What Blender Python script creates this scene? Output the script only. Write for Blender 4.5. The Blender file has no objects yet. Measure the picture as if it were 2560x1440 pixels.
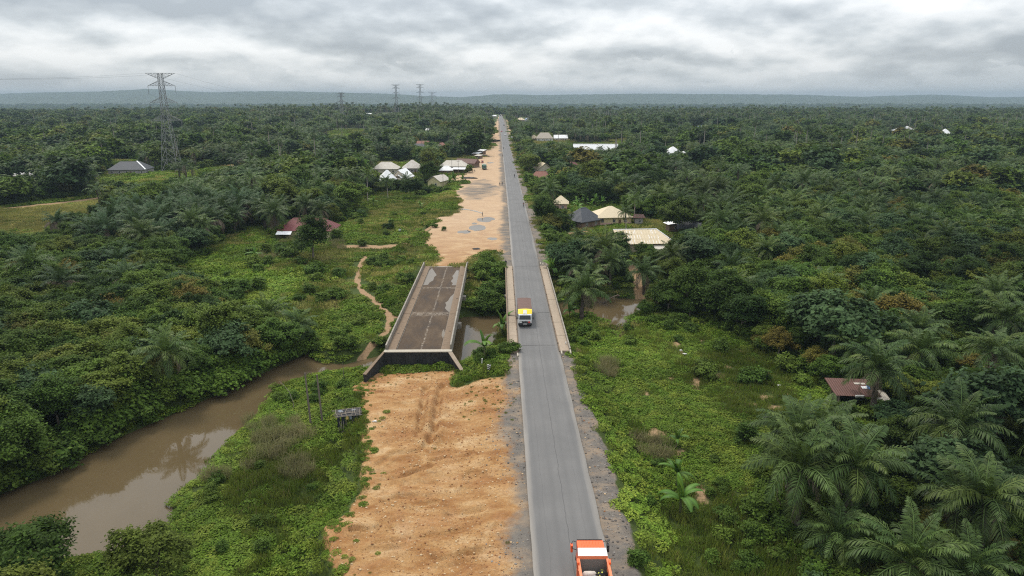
import bpy, bmesh, math, random
import numpy as np
from mathutils import Vector, Matrix, Euler

random.seed(7)
RNG = np.random.default_rng(7)
SC = bpy.context.scene
COL = SC.collection
R = math.radians

# ------------------------------------------------------------------ camera
CX, CZ = -6.47, 41.8
FPX, PITCH, YAW = 2560 * 24 / 36, R(15.61), R(0.97)
cam = bpy.data.cameras.new('camera')
cam.lens, cam.sensor_width, cam.clip_start, cam.clip_end = 24, 36, 0.5, 40000
camo = bpy.data.objects.new('camera', cam)
camo.location = (CX, 0, CZ)
camo.rotation_euler = (math.pi / 2 - PITCH, 0, -YAW)
COL.objects.link(camo)
SC.camera = camo

# ------------------------------------------------------------------ sky and sun
def link(nt, a, b):
    nt.links.new(a, b)

def N(nt, typ, **kw):
    n = nt.nodes.new(typ)
    ins = {}
    for k, v in kw.items():
        if k[0] == '_':
            ins[k[1:]] = v
        else:
            setattr(n, k, v)
    for k, v in ins.items():
        s = n.inputs[int(k)] if k.isdigit() else n.inputs[k.replace('_', ' ')]
        if isinstance(v, bpy.types.NodeSocket):
            nt.links.new(v, s)
        elif isinstance(v, (tuple, list)) and s.type == 'RGBA' and len(v) == 3:
            s.default_value = (*v, 1)
        else:
            s.default_value = v
    return n

def M(nt, op, a, b=0.0, c=0.0, clamp=False):
    n = nt.nodes.new('ShaderNodeMath')
    n.operation, n.use_clamp = op, clamp
    for i, v in enumerate((a, b, c)):
        if isinstance(v, bpy.types.NodeSocket):
            nt.links.new(v, n.inputs[i])
        else:
            n.inputs[i].default_value = v
    return n.outputs[0]

def RAMP(nt, fac, stops, interp='LINEAR'):
    n = nt.nodes.new('ShaderNodeValToRGB')
    cr = n.color_ramp
    cr.interpolation = interp
    while len(cr.elements) < len(stops):
        cr.elements.new(0.5)
    for e, (p, c) in zip(cr.elements, stops):
        e.position = p
        e.color = (c, c, c, 1) if isinstance(c, (int, float)) else (*c, 1)
    nt.links.new(fac, n.inputs[0])
    return n.outputs[0]

def MIX(nt, fac, a, b, mode='MIX'):
    n = nt.nodes.new('ShaderNodeMix')
    n.data_type, n.blend_type = 'RGBA', mode
    for s, v in ((n.inputs[0], fac), (n.inputs[6], a), (n.inputs[7], b)):
        if isinstance(v, bpy.types.NodeSocket):
            nt.links.new(v, s)
        elif isinstance(v, (tuple, list)):
            s.default_value = (*v, 1)
        else:
            s.default_value = v
    return n.outputs[2]

def NOISE(nt, vec, scale, detail=4, rough=0.55, dist=0.0):
    n = nt.nodes.new('ShaderNodeTexNoise')
    if vec is not None:
        nt.links.new(vec, n.inputs['Vector'])
    n.inputs['Scale'].default_value = scale
    n.inputs['Detail'].default_value = detail
    n.inputs['Roughness'].default_value = rough
    n.inputs['Distortion'].default_value = dist
    return n.outputs[0]

SUN_EL, SUN_AZ = R(58), R(-35)
world = bpy.data.worlds.new('World')
SC.world = world
world.use_nodes = True
wt = world.node_tree
wt.nodes.clear()
sky = N(wt, 'ShaderNodeTexSky', sky_type='NISHITA', sun_disc=False)
sky.sun_elevation, sky.sun_rotation = SUN_EL, SUN_AZ
tc = N(wt, 'ShaderNodeTexCoord')
sep = N(wt, 'ShaderNodeSeparateXYZ', _0=tc.outputs['Generated'])
dz = M(wt, 'MAXIMUM', sep.outputs[2], 0.0)
def N2(vec, scale, detail, rough=0.55, dist=0.0):
    n = N(wt, 'ShaderNodeTexNoise', noise_dimensions='2D', _Vector=vec, _Scale=scale, _Detail=float(detail), _Roughness=rough, _Distortion=dist)
    return n.outputs[0]
den = M(wt, 'ADD', dz, 0.30)
qx = M(wt, 'DIVIDE', sep.outputs[0], den)
qy = M(wt, 'DIVIDE', sep.outputs[1], den)
def shifted(k):
    return N(wt, 'ShaderNodeCombineXYZ', _0=M(wt, 'ADD', M(wt, 'MULTIPLY', qx, k), 11.3), _1=M(wt, 'ADD', M(wt, 'MULTIPLY', qy, k), 4.2)).outputs[0]
q, q_up = shifted(1.0), shifted(0.955)      # the same cloud field a little higher up: lit tops, shaded bases
d0 = N2(q, 1.5, 8, 0.53, 0.0)
d1 = N2(q_up, 1.5, 4, 0.5, 0.0)
big = N2(q, 0.62, 3, 0.45)
rel = M(wt, 'MULTIPLY', M(wt, 'SUBTRACT', d0, d1), 1.75)
cl = M(wt, 'ADD', M(wt, 'ADD', M(wt, 'MULTIPLY', d0, 0.25), M(wt, 'MULTIPLY', big, 0.95)), M(wt, 'ADD', rel, -0.10))
cloud = RAMP(wt, cl, [(0.26, (0.205, 0.223, 0.243)), (0.42, (0.265, 0.283, 0.30)), (0.54, (0.325, 0.343, 0.358)), (0.66, (0.405, 0.417, 0.426)), (0.84, (0.495, 0.50, 0.503))])
# heaped cumulus heads low over the horizon, their bases hidden in the haze
az = M(wt, 'ARCTAN2', sep.outputs[0], sep.outputs[1])
pq = N(wt, 'ShaderNodeCombineXYZ', _0=M(wt, 'MULTIPLY', az, 12.0), _1=M(wt, 'MULTIPLY', dz, 26.0)).outputs[0]
pn = N2(pq, 1.0, 6, 0.6, 0.2)
ph = M(wt, 'SUBTRACT', M(wt, 'ADD', M(wt, 'MULTIPLY', pn, 0.20), -0.084), dz)
pm = RAMP(wt, M(wt, 'ADD', M(wt, 'MULTIPLY', ph, 55.0), 0.5, clamp=True), [(0.3, 0.0), (0.8, 0.6)])
cloud = MIX(wt, pm, cloud, MIX(wt, N2(pq, 2.6, 4, 0.6), (0.27, 0.295, 0.315), (0.46, 0.468, 0.475)))
low = RAMP(wt, dz, [(0.0, 0.75), (0.02, 0.4), (0.05, 0.0)])
cloud = MIX(wt, low, cloud, (0.335, 0.367, 0.39))
# an overcast vault is brighter towards the zenith (CIE overcast sky)
cie = M(wt, 'ADD', 1.0, M(wt, 'MULTIPLY', dz, 2.4))
cloud = MIX(wt, 1.0, cloud, N(wt, 'ShaderNodeCombineXYZ', _0=cie, _1=cie, _2=cie).outputs[0], 'MULTIPLY')
bg1 = N(wt, 'ShaderNodeBackground', _Color=sky.outputs[0], _Strength=0.08)
bg2 = N(wt, 'ShaderNodeBackground', _Color=cloud, _Strength=1.0)
ms = N(wt, 'ShaderNodeMixShader', _0=0.90, _1=bg1.outputs[0], _2=bg2.outputs[0])
N(wt, 'ShaderNodeOutputWorld', _Surface=ms.outputs[0])

sun = bpy.data.lights.new('sun', 'SUN')
sun.energy, sun.angle, sun.color = 1.5, R(14), (1, 0.93, 0.82)
suno = bpy.data.objects.new('sun', sun)
sd = Vector((math.sin(SUN_AZ) * math.cos(SUN_EL), math.cos(SUN_AZ) * math.cos(SUN_EL), math.sin(SUN_EL)))
suno.rotation_euler = sd.to_track_quat('Z', 'Y').to_euler()
suno.location = (0, 0, 200)
COL.objects.link(suno)

SC.view_settings.view_transform = 'Standard'
SC.view_settings.look = 'None'
SC.view_settings.exposure = 0.88
SC.view_settings.gamma = 1.0
SC.render.engine = 'CYCLES'
cy = SC.cycles
cy.use_denoising = False
cy.pixel_filter_type, cy.filter_width = 'BLACKMAN_HARRIS', 1.15
cy.max_bounces, cy.diffuse_bounces, cy.glossy_bounces = 6, 3, 2
cy.transmission_bounces, cy.volume_bounces, cy.transparent_max_bounces = 3, 1, 4
cy.caustics_reflective = cy.caustics_refractive = False

# ------------------------------------------------------------------ pixel <-> place
cp, sp = math.cos(PITCH), math.sin(PITCH)
cyw, syw = math.cos(YAW), math.sin(YAW)

def ray(x, y):
    u, v = (x - 1280) / FPX, (y - 720) / FPX
    f = cp - v * sp
    return u * cyw + f * syw, -u * syw + f * cyw, -(v * cp + sp)

def P(x, y, z=0.0):
    dx, dy, dzz = ray(x, y)
    t = (z - CZ) / dzz
    return np.array((CX + dx * t, dy * t, z))

def proj(X, Y, Z):
    X, Y, Z = np.asarray(X, float) - CX, np.asarray(Y, float), np.asarray(Z, float) - CZ
    r = X * cyw - Y * syw
    f = X * syw + Y * cyw
    zc = f * cp - Z * sp
    yc = -(f * sp + Z * cp)
    zc = np.maximum(zc, 0.1)
    return 1280 + FPX * r / zc, 720 + FPX * yc / zc, zc

def sm(a, b, x):
    t = np.clip((np.asarray(x, float) - a) / (b - a), 0, 1)
    return t * t * (3 - 2 * t)

def sdf(poly, X, Y):
    """signed distance to a polygon, negative inside"""
    poly = np.asarray(poly, float)
    X, Y = np.asarray(X, float), np.asarray(Y, float)
    d = np.full(X.shape, 1e18)
    ins = np.zeros(X.shape, bool)
    n = len(poly)
    for i in range(n):
        ax, ay = poly[i]
        bx, by = poly[(i + 1) % n]
        ex, ey = bx - ax, by - ay
        t = np.clip(((X - ax) * ex + (Y - ay) * ey) / (ex * ex + ey * ey + 1e-12), 0, 1)
        d = np.minimum(d, (X - ax - t * ex) ** 2 + (Y - ay - t * ey) ** 2)
        c = (ay > Y) != (by > Y)
        ins ^= c & (X < (bx - ax) * (Y - ay) / (by - ay + 1e-12) + ax)
    d = np.sqrt(d)
    return np.where(ins, -d, d)

def inpoly(poly, X, Y):
    poly = np.asarray(poly, float)
    ins = np.zeros(np.shape(X), bool)
    n = len(poly)
    for i in range(n):
        ax, ay = poly[i]
        bx, by = poly[(i + 1) % n]
        c = (ay > Y) != (by > Y)
        ins ^= c & (X < (bx - ax) * (Y - ay) / (by - ay + 1e-12) + ax)
    return ins

# smooth value noise for relief
_T = np.random.default_rng(3).random((256, 256))
def vn(X, Y):
    X, Y = np.asarray(X, float), np.asarray(Y, float)
    xi, yi = np.floor(X).astype(int), np.floor(Y).astype(int)
    fx, fy = X - xi, Y - yi
    fx, fy = fx * fx * (3 - 2 * fx), fy * fy * (3 - 2 * fy)
    a, b = _T[xi & 255, yi & 255], _T[(xi + 1) & 255, yi & 255]
    c, d = _T[xi & 255, (yi + 1) & 255], _T[(xi + 1) & 255, (yi + 1) & 255]
    return (a * (1 - fx) + b * fx) * (1 - fy) + (c * (1 - fx) + d * fx) * fy
def fbm(X, Y, s, o=4):
    r, a, w = 0, 1.0, 0
    for k in range(o):
        r = r + a * (vn(X / s + 17.3 * k, Y / s + 5.1 * k) - 0.5)
        w += a
        a *= 0.5
        s *= 0.5
    return 2 * r / w

# ------------------------------------------------------------------ mesh helpers
def tag(o, label=None, cat=None, group=None, kind=None):
    if label: o['label'] = label
    if cat: o['category'] = cat
    if group: o['group'] = group
    if kind: o['kind'] = kind
    return o

def link_obj(name, data, parent=None):
    o = bpy.data.objects.new(name, data)
    COL.objects.link(o)
    if parent is not None:
        o.parent = parent
    return o

def mesh_np(name, V, Fs, mats=None, smooth=False, attrs=None, midx=None):
    """V (n,3); Fs list of int arrays (m,k)"""
    me = bpy.data.meshes.new(name)
    V = np.asarray(V, np.float32)
    Fs = [np.asarray(f, np.int32) for f in Fs if len(f)]
    nl = sum(f.size for f in Fs)
    npol = sum(len(f) for f in Fs)
    me.vertices.add(len(V))
    me.vertices.foreach_set('co', V.ravel())
    me.loops.add(nl)
    me.loops.foreach_set('vertex_index', np.concatenate([f.ravel() for f in Fs]))
    me.polygons.add(npol)
    tot = np.concatenate([np.full(len(f), f.shape[1], np.int32) for f in Fs])
    st = np.concatenate([[0], np.cumsum(tot)[:-1]]).astype(np.int32)
    me.polygons.foreach_set('loop_start', st)
    me.polygons.foreach_set('loop_total', tot)
    if smooth:
        me.polygons.foreach_set('use_smooth', np.ones(npol, bool))
    if midx is not None:
        me.polygons.foreach_set('material_index', np.asarray(midx, np.int32))
    for m in (mats or []):
        me.materials.append(m)
    for k, a in (attrs or {}).items():
        at = me.attributes.new(k, 'FLOAT', 'POINT')
        at.data.foreach_set('value', np.asarray(a, np.float32))
    me.update(calc_edges=True)
    return me

class G:
    """collects simple solids into one mesh"""
    def __init__(s):
        s.v, s.f = [], []
    def add(s, V, F):
        b = len(s.v)
        s.v += [tuple(map(float, p)) for p in V]
        s.f += [tuple(b + i for i in f) for f in F]
        return s
    def box(s, x0, x1, y0, y1, z0, z1):
        return s.add([(x0, y0, z0), (x1, y0, z0), (x1, y1, z0), (x0, y1, z0), (x0, y0, z1), (x1, y0, z1), (x1, y1, z1), (x0, y1, z1)],
                     [(3, 2, 1, 0), (4, 5, 6, 7), (0, 1, 5, 4), (1, 2, 6, 5), (2, 3, 7, 6), (3, 0, 4, 7)])
    def hexa(s, b4, t4):
        return s.add(list(b4) + list(t4), [(3, 2, 1, 0), (4, 5, 6, 7), (0, 1, 5, 4), (1, 2, 6, 5), (2, 3, 7, 6), (3, 0, 4, 7)])
    def slab(s, quad, th):
        q = [Vector(p) for p in quad]
        n = (q[1] - q[0]).cross(q[2] - q[0]).normalized() * th
        return s.hexa([p - n for p in q], q)
    def tube(s, pts, rad, n=6, cap=True):
        pts = [Vector(p) for p in pts]
        if not isinstance(rad, (list, tuple)):
            rad = [rad] * len(pts)
        V, F = [], []
        up = None
        for i, p in enumerate(pts):
            d = (pts[min(i + 1, len(pts) - 1)] - pts[max(i - 1, 0)]).normalized()
            if up is None:
                up = d.orthogonal().normalized()
            a = (up - d * up.dot(d))
            a = a.normalized() if a.length > 1e-6 else d.orthogonal().normalized()
            up = a
            b = d.cross(a)
            for k in range(n):
                t = 2 * math.pi * k / n
                V.append(p + (a * math.cos(t) + b * math.sin(t)) * rad[i])
        for i in range(len(pts) - 1):
            for k in range(n):
                k2 = (k + 1) % n
                F.append((i * n + k, i * n + k2, (i + 1) * n + k2, (i + 1) * n + k))
        if cap:
            F.append(tuple(reversed(range(n))))
            F.append(tuple(range((len(pts) - 1) * n, len(pts) * n)))
        return s.add(V, F)
    def bar(s, a, b, r, n=4):
        return s.tube([a, b], r, n)
    def prism(s, prof, x0, x1):
        """prof: (y,z) outline extruded along x"""
        n = len(prof)
        V = [(x0, y, z) for y, z in prof] + [(x1, y, z) for y, z in prof]
        F = [tuple(range(n)), tuple(reversed(range(n, 2 * n)))]
        F += [(i, i + n, (i + 1) % n + n, (i + 1) % n) for i in range(n)]
        return s.add(V, F)
    def obj(s, name, m, parent=None, smooth=False, loc=None, rz=None, bevel=0, label=None):
        me = bpy.data.meshes.new(name)
        me.from_pydata(s.v, [], s.f)
        bm = bmesh.new()
        bm.from_mesh(me)
        bmesh.ops.recalc_face_normals(bm, faces=bm.faces)
        if bevel:
            bmesh.ops.bevel(bm, geom=bm.edges[:], offset=bevel, segments=2, affect='EDGES', profile=0.6, clamp_overlap=True)
        bm.to_mesh(me)
        bm.free()
        if smooth:
            me.polygons.foreach_set('use_smooth', np.ones(len(me.polygons), bool))
        me.materials.append(m)
        o = link_obj(name, me, parent)
        if loc is not None: o.location = loc
        if rz is not None: o.rotation_euler = (0, 0, rz)
        if label: o['label'] = label
        return o

def empty(name, loc=(0, 0, 0), rz=0.0, label=None, cat=None, group=None):
    o = bpy.data.objects.new(name, None)
    o.empty_display_size = 0.3
    COL.objects.link(o)
    o.location = loc
    o.rotation_euler = (0, 0, rz)
    return tag(o, label, cat, group)

# ------------------------------------------------------------------ materials
def newmat(name):
    m = bpy.data.materials.new(name)
    m.use_nodes = True
    nt = m.node_tree
    nt.nodes.clear()
    b = nt.nodes.new('ShaderNodeBsdfPrincipled')
    o = nt.nodes.new('ShaderNodeOutputMaterial')
    nt.links.new(b.outputs[0], o.inputs[0])
    b.inputs['Roughness'].default_value = 0.8
    b.inputs['Specular IOR Level'].default_value = 0.3
    return m, nt, b

def setc(nt, b, c):
    if isinstance(c, bpy.types.NodeSocket):
        nt.links.new(c, b.inputs['Base Color'])
    else:
        b.inputs['Base Color'].default_value = (*c, 1)

def bump(nt, b, h, strength=0.5, dist=0.1):
    n = N(nt, 'ShaderNodeBump', _Strength=strength, _Distance=dist, _Height=h)
    nt.links.new(n.outputs[0], b.inputs['Normal'])

def objvec(nt):
    return nt.nodes.new('ShaderNodeTexCoord').outputs['Object']
def geovec(nt):
    return nt.nodes.new('ShaderNodeNewGeometry').outputs['Position']

def paint(name, c, rough=0.5, dirt=0.25, scale=3.0, metal=0.0, spec=0.4):
    """a painted or plain surface with grime of its own"""
    m, nt, b = newmat(name)
    v = objvec(nt)
    n = NOISE(nt, v, scale, 6, 0.65)
    d = tuple(x * 0.45 + y * 0.25 for x, y in zip(c, (0.12, 0.09, 0.06)))
    setc(nt, b, MIX(nt, M(nt, 'MULTIPLY', RAMP(nt, n, [(0.42, 0.0), (0.75, 1.0)]), dirt), c, d))
    b.inputs['Roughness'].default_value = rough
    b.inputs['Metallic'].default_value = metal
    b.inputs['Specular IOR Level'].default_value = spec
    return m

def roofmat(name, c, rust=0.2, axis=0, pitch=0.35, rc=(0.16, 0.075, 0.045)):
    """corrugated sheet: fine relief, joint rows and rust runs"""
    m, nt, b = newmat(name)
    v = objvec(nt)
    s = N(nt, 'ShaderNodeSeparateXYZ', _0=v)
    n = NOISE(nt, v, 0.55, 6, 0.7, 0.4)
    st = N(nt, 'ShaderNodeCombineXYZ', _0=M(nt, 'MULTIPLY', s.outputs[0], 2.2), _1=M(nt, 'MULTIPLY', s.outputs[1], 2.2), _2=M(nt, 'MULTIPLY', s.outputs[2], 0.5)).outputs[0]
    n2 = NOISE(nt, st, 1.0, 5, 0.7)
    f = M(nt, 'MULTIPLY', RAMP(nt, M(nt, 'ADD', M(nt, 'MULTIPLY', n, 0.6), M(nt, 'MULTIPLY', n2, 0.4)), [(0.46, 0.0), (0.66, 1.0)]), rust)
    col = MIX(nt, f, c, rc)
    col = MIX(nt, RAMP(nt, n2, [(0.35, 0.22), (0.6, 0.0)]), col, tuple(min(1, x * 1.35) for x in c))
    setc(nt, b, col)
    b.inputs['Roughness'].default_value = 0.6
    b.inputs['Specular IOR Level'].default_value = 0.25
    w = M(nt, 'SINE', M(nt, 'MULTIPLY', s.outputs[axis], 2 * math.pi / pitch))
    bump(nt, b, w, 0.5, 0.05)
    return m

def leafmat(name, stops, trans=0.25, dead=(0.13, 0.095, 0.055), rough=0.6, spec=0.07, wear=0.0):
    """stops: leaf colours picked per plant; 'tint' varies them leaf by leaf, tint under 0.2 is a dry leaf"""
    m, nt, b = newmat(name)
    oi = nt.nodes.new('ShaderNodeObjectInfo')
    at = N(nt, 'ShaderNodeAttribute', attribute_name='tint')
    k = len(stops)
    c = RAMP(nt, oi.outputs['Random'], [((i + 0.5) / k, s) for i, s in enumerate(stops)])
    n = NOISE(nt, geovec(nt), 0.045, 3, 0.5)
    c = MIX(nt, RAMP(nt, n, [(0.35, 0.0), (0.65, 0.3)]), c, stops[k // 2])
    patch = NOISE(nt, geovec(nt), 0.022, 4, 0.6)
    pb_ = RAMP(nt, patch, [(0.36, 0.62), (0.5, 1.0), (0.64, 1.4)])
    c = MIX(nt, 1.0, c, pb_, 'MULTIPLY')
    t = M(nt, 'ADD', 0.35, M(nt, 'MULTIPLY', at.outputs['Fac'], 0.90))
    c = MIX(nt, 1.0, c, N(nt, 'ShaderNodeCombineXYZ', _0=t, _1=t, _2=t).outputs[0], 'MULTIPLY')
    c = MIX(nt, RAMP(nt, at.outputs['Fac'], [(0.14, 1.0), (0.24, 0.0)]), c, dead)
    setc(nt, b, c)
    b.inputs['Roughness'].default_value = rough
    b.inputs['Specular IOR Level'].default_value = spec
    if trans:
        tr = N(nt, 'ShaderNodeBsdfTranslucent', _Color=MIX(nt, 0.5, c, (0.10, 0.16, 0.02)))
        o = [x for x in nt.nodes if x.type == 'OUTPUT_MATERIAL'][0]
        mx = N(nt, 'ShaderNodeMixShader', _0=trans, _1=b.outputs[0], _2=tr.outputs[0])
        nt.links.new(mx.outputs[0], o.inputs[0])
    return m
# ------------------------------------------------------------------ terrain
WATER = -5.6
BY0, BY1 = 110.5, 171.0                  # both bridges span this stretch
RW = 3.6                                 # half width of the road

def rprof(Y):
    Y = np.asarray(Y, float)
    return 6.2 * sm(420, 1180, Y) - 52 * sm(1420, 2500, Y)
def rcx(Y):
    t = np.clip((np.asarray(Y, float) - 250) / 850, 0, 2)
    return -4.0 * t ** 1.2

def pxpoly(pts, z):
    return np.array([P(x, y, z)[:2] for x, y in pts])

DIRT_EDGE = [(890, 1900), (880, 1500), (868, 1440), (835, 1390), (815, 1325), (862, 1285), (905, 1230), (915, 1130), (905, 1060), (900, 1005), (905, 965)]
DE = pxpoly(DIRT_EDGE, -0.9)
PLATE1 = np.vstack([[(-24, -60)], [DE[0]], DE, [(-29.6, 99.5), (-26.6, 110.5), (-15, 110.5), (-12, 112.5), (6.0, 112.5), (6.0, -60)]])
PLATE2 = np.array([(-27.5, 169.5), (6.2, 169.5), (6.2, 800), (-30, 800), (-30, 330), (-34, 270), (-30, 230), (-33, 205), (-28, 185)])
RIV_PX = [(-500, 1480), (-200, 1330), (0, 1235), (120, 1190), (260, 1110), (420, 1040), (560, 978), (700, 912), (770, 884), (800, 906), (865, 910), (890, 903), (935, 893),
          (1000, 868), (1100, 815), (1160, 792), (1250, 788), (1330, 772), (1420, 752), (1500, 741), (1600, 748), (1720, 735), (1900, 720), (1900, 745),
          (1720, 765), (1610, 790), (1566, 808), (1562, 858), (1545, 862), (1525, 822), (1475, 800), (1420, 806), (1338, 838), (1268, 812), (1246, 826), (1238, 866),
          (1190, 897), (1130, 930), (915, 933), (780, 952), (682, 985), (640, 1055), (520, 1165), (514, 1190), (434, 1256), (434, 1325), (330, 1392), (170, 1415), (60, 1440), (-300, 1640)]
RIV = pxpoly(RIV_PX, WATER)
RUTS = [(pxpoly([(1064, 952), (1058, 1010), (1046, 1095)], -0.8), 0.42, 0.50), (pxpoly([(1102, 948), (1094, 1020), (1086, 1080), (1074, 1106)], -0.8), 0.42, 0.52),
        (pxpoly([(1086, 1100), (1040, 1130), (985, 1135), (945, 1160)], -0.6), 0.32, 0.30), (pxpoly([(1075, 1165), (1030, 1180), (1000, 1192), (940, 1200)], -0.6), 0.3, 0.32),
        (pxpoly([(985, 1300), (965, 1308), (925, 1320), (880, 1325)], -0.6), 0.32, 0.28), (pxpoly([(1150, 1330), (1060, 1342), (1000, 1350), (940, 1355)], -0.6), 0.3, 0.24)]
_rg = random.Random(21)
for _x, _y, _l in [(930, 1180, 150), (1180, 1140, -120), (960, 1250, 130), (1120, 1290, 110), (1200, 1210, -90), (900, 1380, 140), (1080, 1400, 150), (1010, 1210, 90), (1150, 1390, 110), (960, 1090, 70), (1150, 1040, 70), (990, 1010, 60), (1220, 1330, 60), (880, 1330, 90), (1040, 1260, 70), (1160, 1190, 60)]:
    _p, _n = [], 7
    for _i in range(_n):
        _p.append((_x + _l * _i / _n + _rg.uniform(-6, 6), _y - 0.10 * _l * _i / _n + _rg.uniform(-5, 5)))
    RUTS.append((pxpoly(_p, -0.7), _rg.uniform(0.22, 0.34), _rg.uniform(0.12, 0.26)))
PUDDLES = [(1215, 549, 23, 6.5), (1193, 570, 21, 9), (1160, 580, 17, 4.5), (1231, 597, 13, 3.8), (1186, 559, 8, 2.5), (1243, 634, 9, 4), (1150, 546, 0.1, 0.1), (1226, 407, 9, 1.6)]
PUDZ = -0.42
def linedist(pl, X, Y):
    d = np.full(np.shape(X), 1e9)
    for (ax, ay), (bx, by) in zip(pl[:-1], pl[1:]):
        ex, ey = bx - ax, by - ay
        t = np.clip(((X - ax) * ex + (Y - ay) * ey) / (ex * ex + ey * ey), 0, 1)
        d = np.minimum(d, np.hypot(X - ax - t * ex, Y - ay - t * ey))
    return d
PUDW = []
for (x, y, rx, ry) in PUDDLES:
    c = P(x, y, PUDZ)
    PUDW.append((c[0], c[1], abs(P(x + rx, y, PUDZ)[0] - c[0]), abs(P(x, y - ry, PUDZ)[1] - c[1])))

def Hgt(X, Y, fine=True):
    X, Y = np.asarray(X, float), np.asarray(Y, float)
    rp, xr = rprof(Y), X - rcx(Y)
    # wide field level
    lo = -3.6 + 0.5 * fbm(X, Y, 60, 3)
    up = sm(190, 420, Y)
    field = lo * (1 - up) + (-1.0 + 0.6 * fbm(X, Y, 90, 3)) * up
    sc = np.maximum(Y, 200.0) / 1400.0
    xs = X / np.maximum(sc, 0.15)
    hillL = 10.0 * np.exp(-((xs + 230) / 260) ** 2) + 2.5 * np.exp(-((xs + 620) / 260) ** 2)
    hillR = 1.5 * sm(20, 160, xs) * (1 - 0.55 * sm(500, 1000, xs))
    far = sm(600, 1350, Y) * (1 - sm(1600, 2300, Y))
    field = field + far * (hillL + hillR) - 50 * sm(1620, 2500, Y)
    field = field + 3 * fbm(X, Y, 260, 3) * sm(500, 900, Y)
    # low spur to the right of the river
    field = field + 2.0 * sm(40, 110, X) * (1 - sm(260, 420, Y)) * sm(120, 180, Y)
    # made ground of the two carriageways
    p1 = -0.22 - 0.45 * sm(-5.5, -13, xr) - 1.9 * sm(86, 107, Y) * sm(-8.5, -14, xr)
    if fine:
        dm = sm(-4.5, -9, xr) * (1 - sm(112, 113, Y))
        p1 = p1 + dm * (0.42 * (0.35 - np.abs(fbm(X * 0.45, Y * 1.2, 4.2, 4))) + 0.22 * fbm(X * 0.6 + 50, Y, 1.6, 4))
        for pl, w, dp in RUTS:
            d = linedist(pl, X, Y)
            p1 = p1 - (dp * np.exp(-(d / w) ** 2) - dp * 0.5 * np.exp(-((d - 2.1 * w) / w) ** 2)) * (0.5 + vn(X * 0.7, Y * 0.7))
    d1 = sdf(PLATE1, X, Y)
    d2 = sdf(PLATE2, xr, Y)
    p2 = rp - 0.22 - 0.25 * sm(-6, -12, xr)
    if fine:
        q = 0.20 * fbm(X, Y, 6, 4) * sm(-5, -9, xr)
        for cx_, cy_, a, b in PUDW:
            e = np.hypot((X - cx_) / (a * 1.25), (Y - cy_) / (b * 1.25))
            q = q * sm(0.9, 1.8, e) + (PUDZ - 0.10 + 0.47 - (1 - np.minimum(e, 1)) * 0.06 + 0.12 * sm(0.75, 1.2, e)) * 0 
            p2 = np.where(e < 1.7, p2 * sm(0.8, 1.7, e) + (PUDZ - 0.04 + 0.10 * sm(0.6, 1.0, e)) * (1 - sm(0.8, 1.7, e)), p2)
        p2 = p2 + q
    rough = 0.5 * fbm(X, Y, 5, 3)
    h1 = p1 - 0.62 * np.maximum(d1, 0) + rough * np.minimum(np.maximum(d1, 0), 1)
    h2 = p2 - 0.62 * np.maximum(d2, 0) + rough * np.minimum(np.maximum(d2, 0), 1)
    # verges of the far road
    h3 = np.where(Y > 780, rp - 0.22 - 0.45 * np.maximum(np.abs(xr + 3) - 10, 0), -99)
    h = np.maximum(np.maximum(field, h1), np.maximum(h2, h3))
    cut = rp - 0.22 + 0.35 * np.maximum(np.abs(xr + 3) - 11, 0)
    h = np.where((Y > 500) & (Y < 1500), np.minimum(h, cut), h)
    # river bed and banks
    dr = sdf(RIV, X, Y)
    bed = np.where(dr < 0, WATER + np.maximum(dr, -3) * 0.4, WATER + 0.05 + 0.75 * dr)
    h = np.minimum(h, bed)
    # under the road sheet
    h = np.where((np.abs(xr) < RW - 0.15), np.minimum(h, rp - 0.3), h)
    # the old fill under the new bridge stays low
    return h

def at(x, y, dz=0.0):
    """the ground point seen at pixel x, y"""
    z = 0.0
    for _ in range(12):
        p = P(x, min(y, 1500) if y > 250 else 250, z)
        zn = float(Hgt(p[0], p[1], False)) + dz
        z = 0.5 * z + 0.5 * zn
    p = P(x, y, z)
    return np.array((p[0], p[1], z - dz))

DIRT2_PX = [(1160, 664), (1078, 664), (1108, 652), (1088, 625), (1053, 602), (1090, 558), (1128, 530), (1150, 512), (1132, 482), (1165, 455), (1130, 458), (1125, 440), (1160, 436), (1150, 424), (1188, 410),
            (1203, 394), (1196, 384), (1215, 376), (1242, 366), (1205, 356), (1226, 345), (1241, 336), (1238, 322), (1246, 305), (1250, 292), (1254, 292), (1262, 380), (1270, 560), (1272, 640), (1236, 622), (1200, 634), (1172, 646)]
DIRT2 = pxpoly(DIRT2_PX, -0.4)
GRAV2 = pxpoly([(1148, 482), (1172, 452), (1200, 446), (1240, 450), (1246, 488), (1205, 498), (1160, 500)], -0.4)
DIRTR = pxpoly([(1268, 300), (1272, 296), (1278, 318), (1278, 340), (1270, 345)], 2.0)
PATHS = [(pxpoly([(912, 640), (897, 672), (893, 705), (908, 730), (945, 758), (972, 782), (976, 800), (966, 828), (935, 852), (902, 872), (884, 890), (878, 908)], -3.4), 0.75),
         (pxpoly([(972, 782), (992, 786)], -3.0), 0.6), (pxpoly([(905, 722), (930, 738), (958, 760)], -3.4), 0.45),
         (pxpoly([(930, 898), (905, 900), (885, 905)], -4.9), 1.6),
         (pxpoly([(852, 608), (900, 606), (950, 608), (1005, 604), (1050, 592), (1075, 580)], -2.4), 2.6),
         (pxpoly([(30, 516), (150, 505), (250, 494), (330, 484)], -2.0), 2.4), (pxpoly([(480, 405), (560, 412), (600, 420)], -1.0), 3.0),
         (pxpoly([(1580, 655), (1595, 690), (1610, 735)], -2.5), 1.8), (pxpoly([(1375, 590), (1420, 575), (1460, 570)], -2.2), 2.2), (pxpoly([(1400, 640), (1440, 628)], -2.2), 1.6)]
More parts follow.
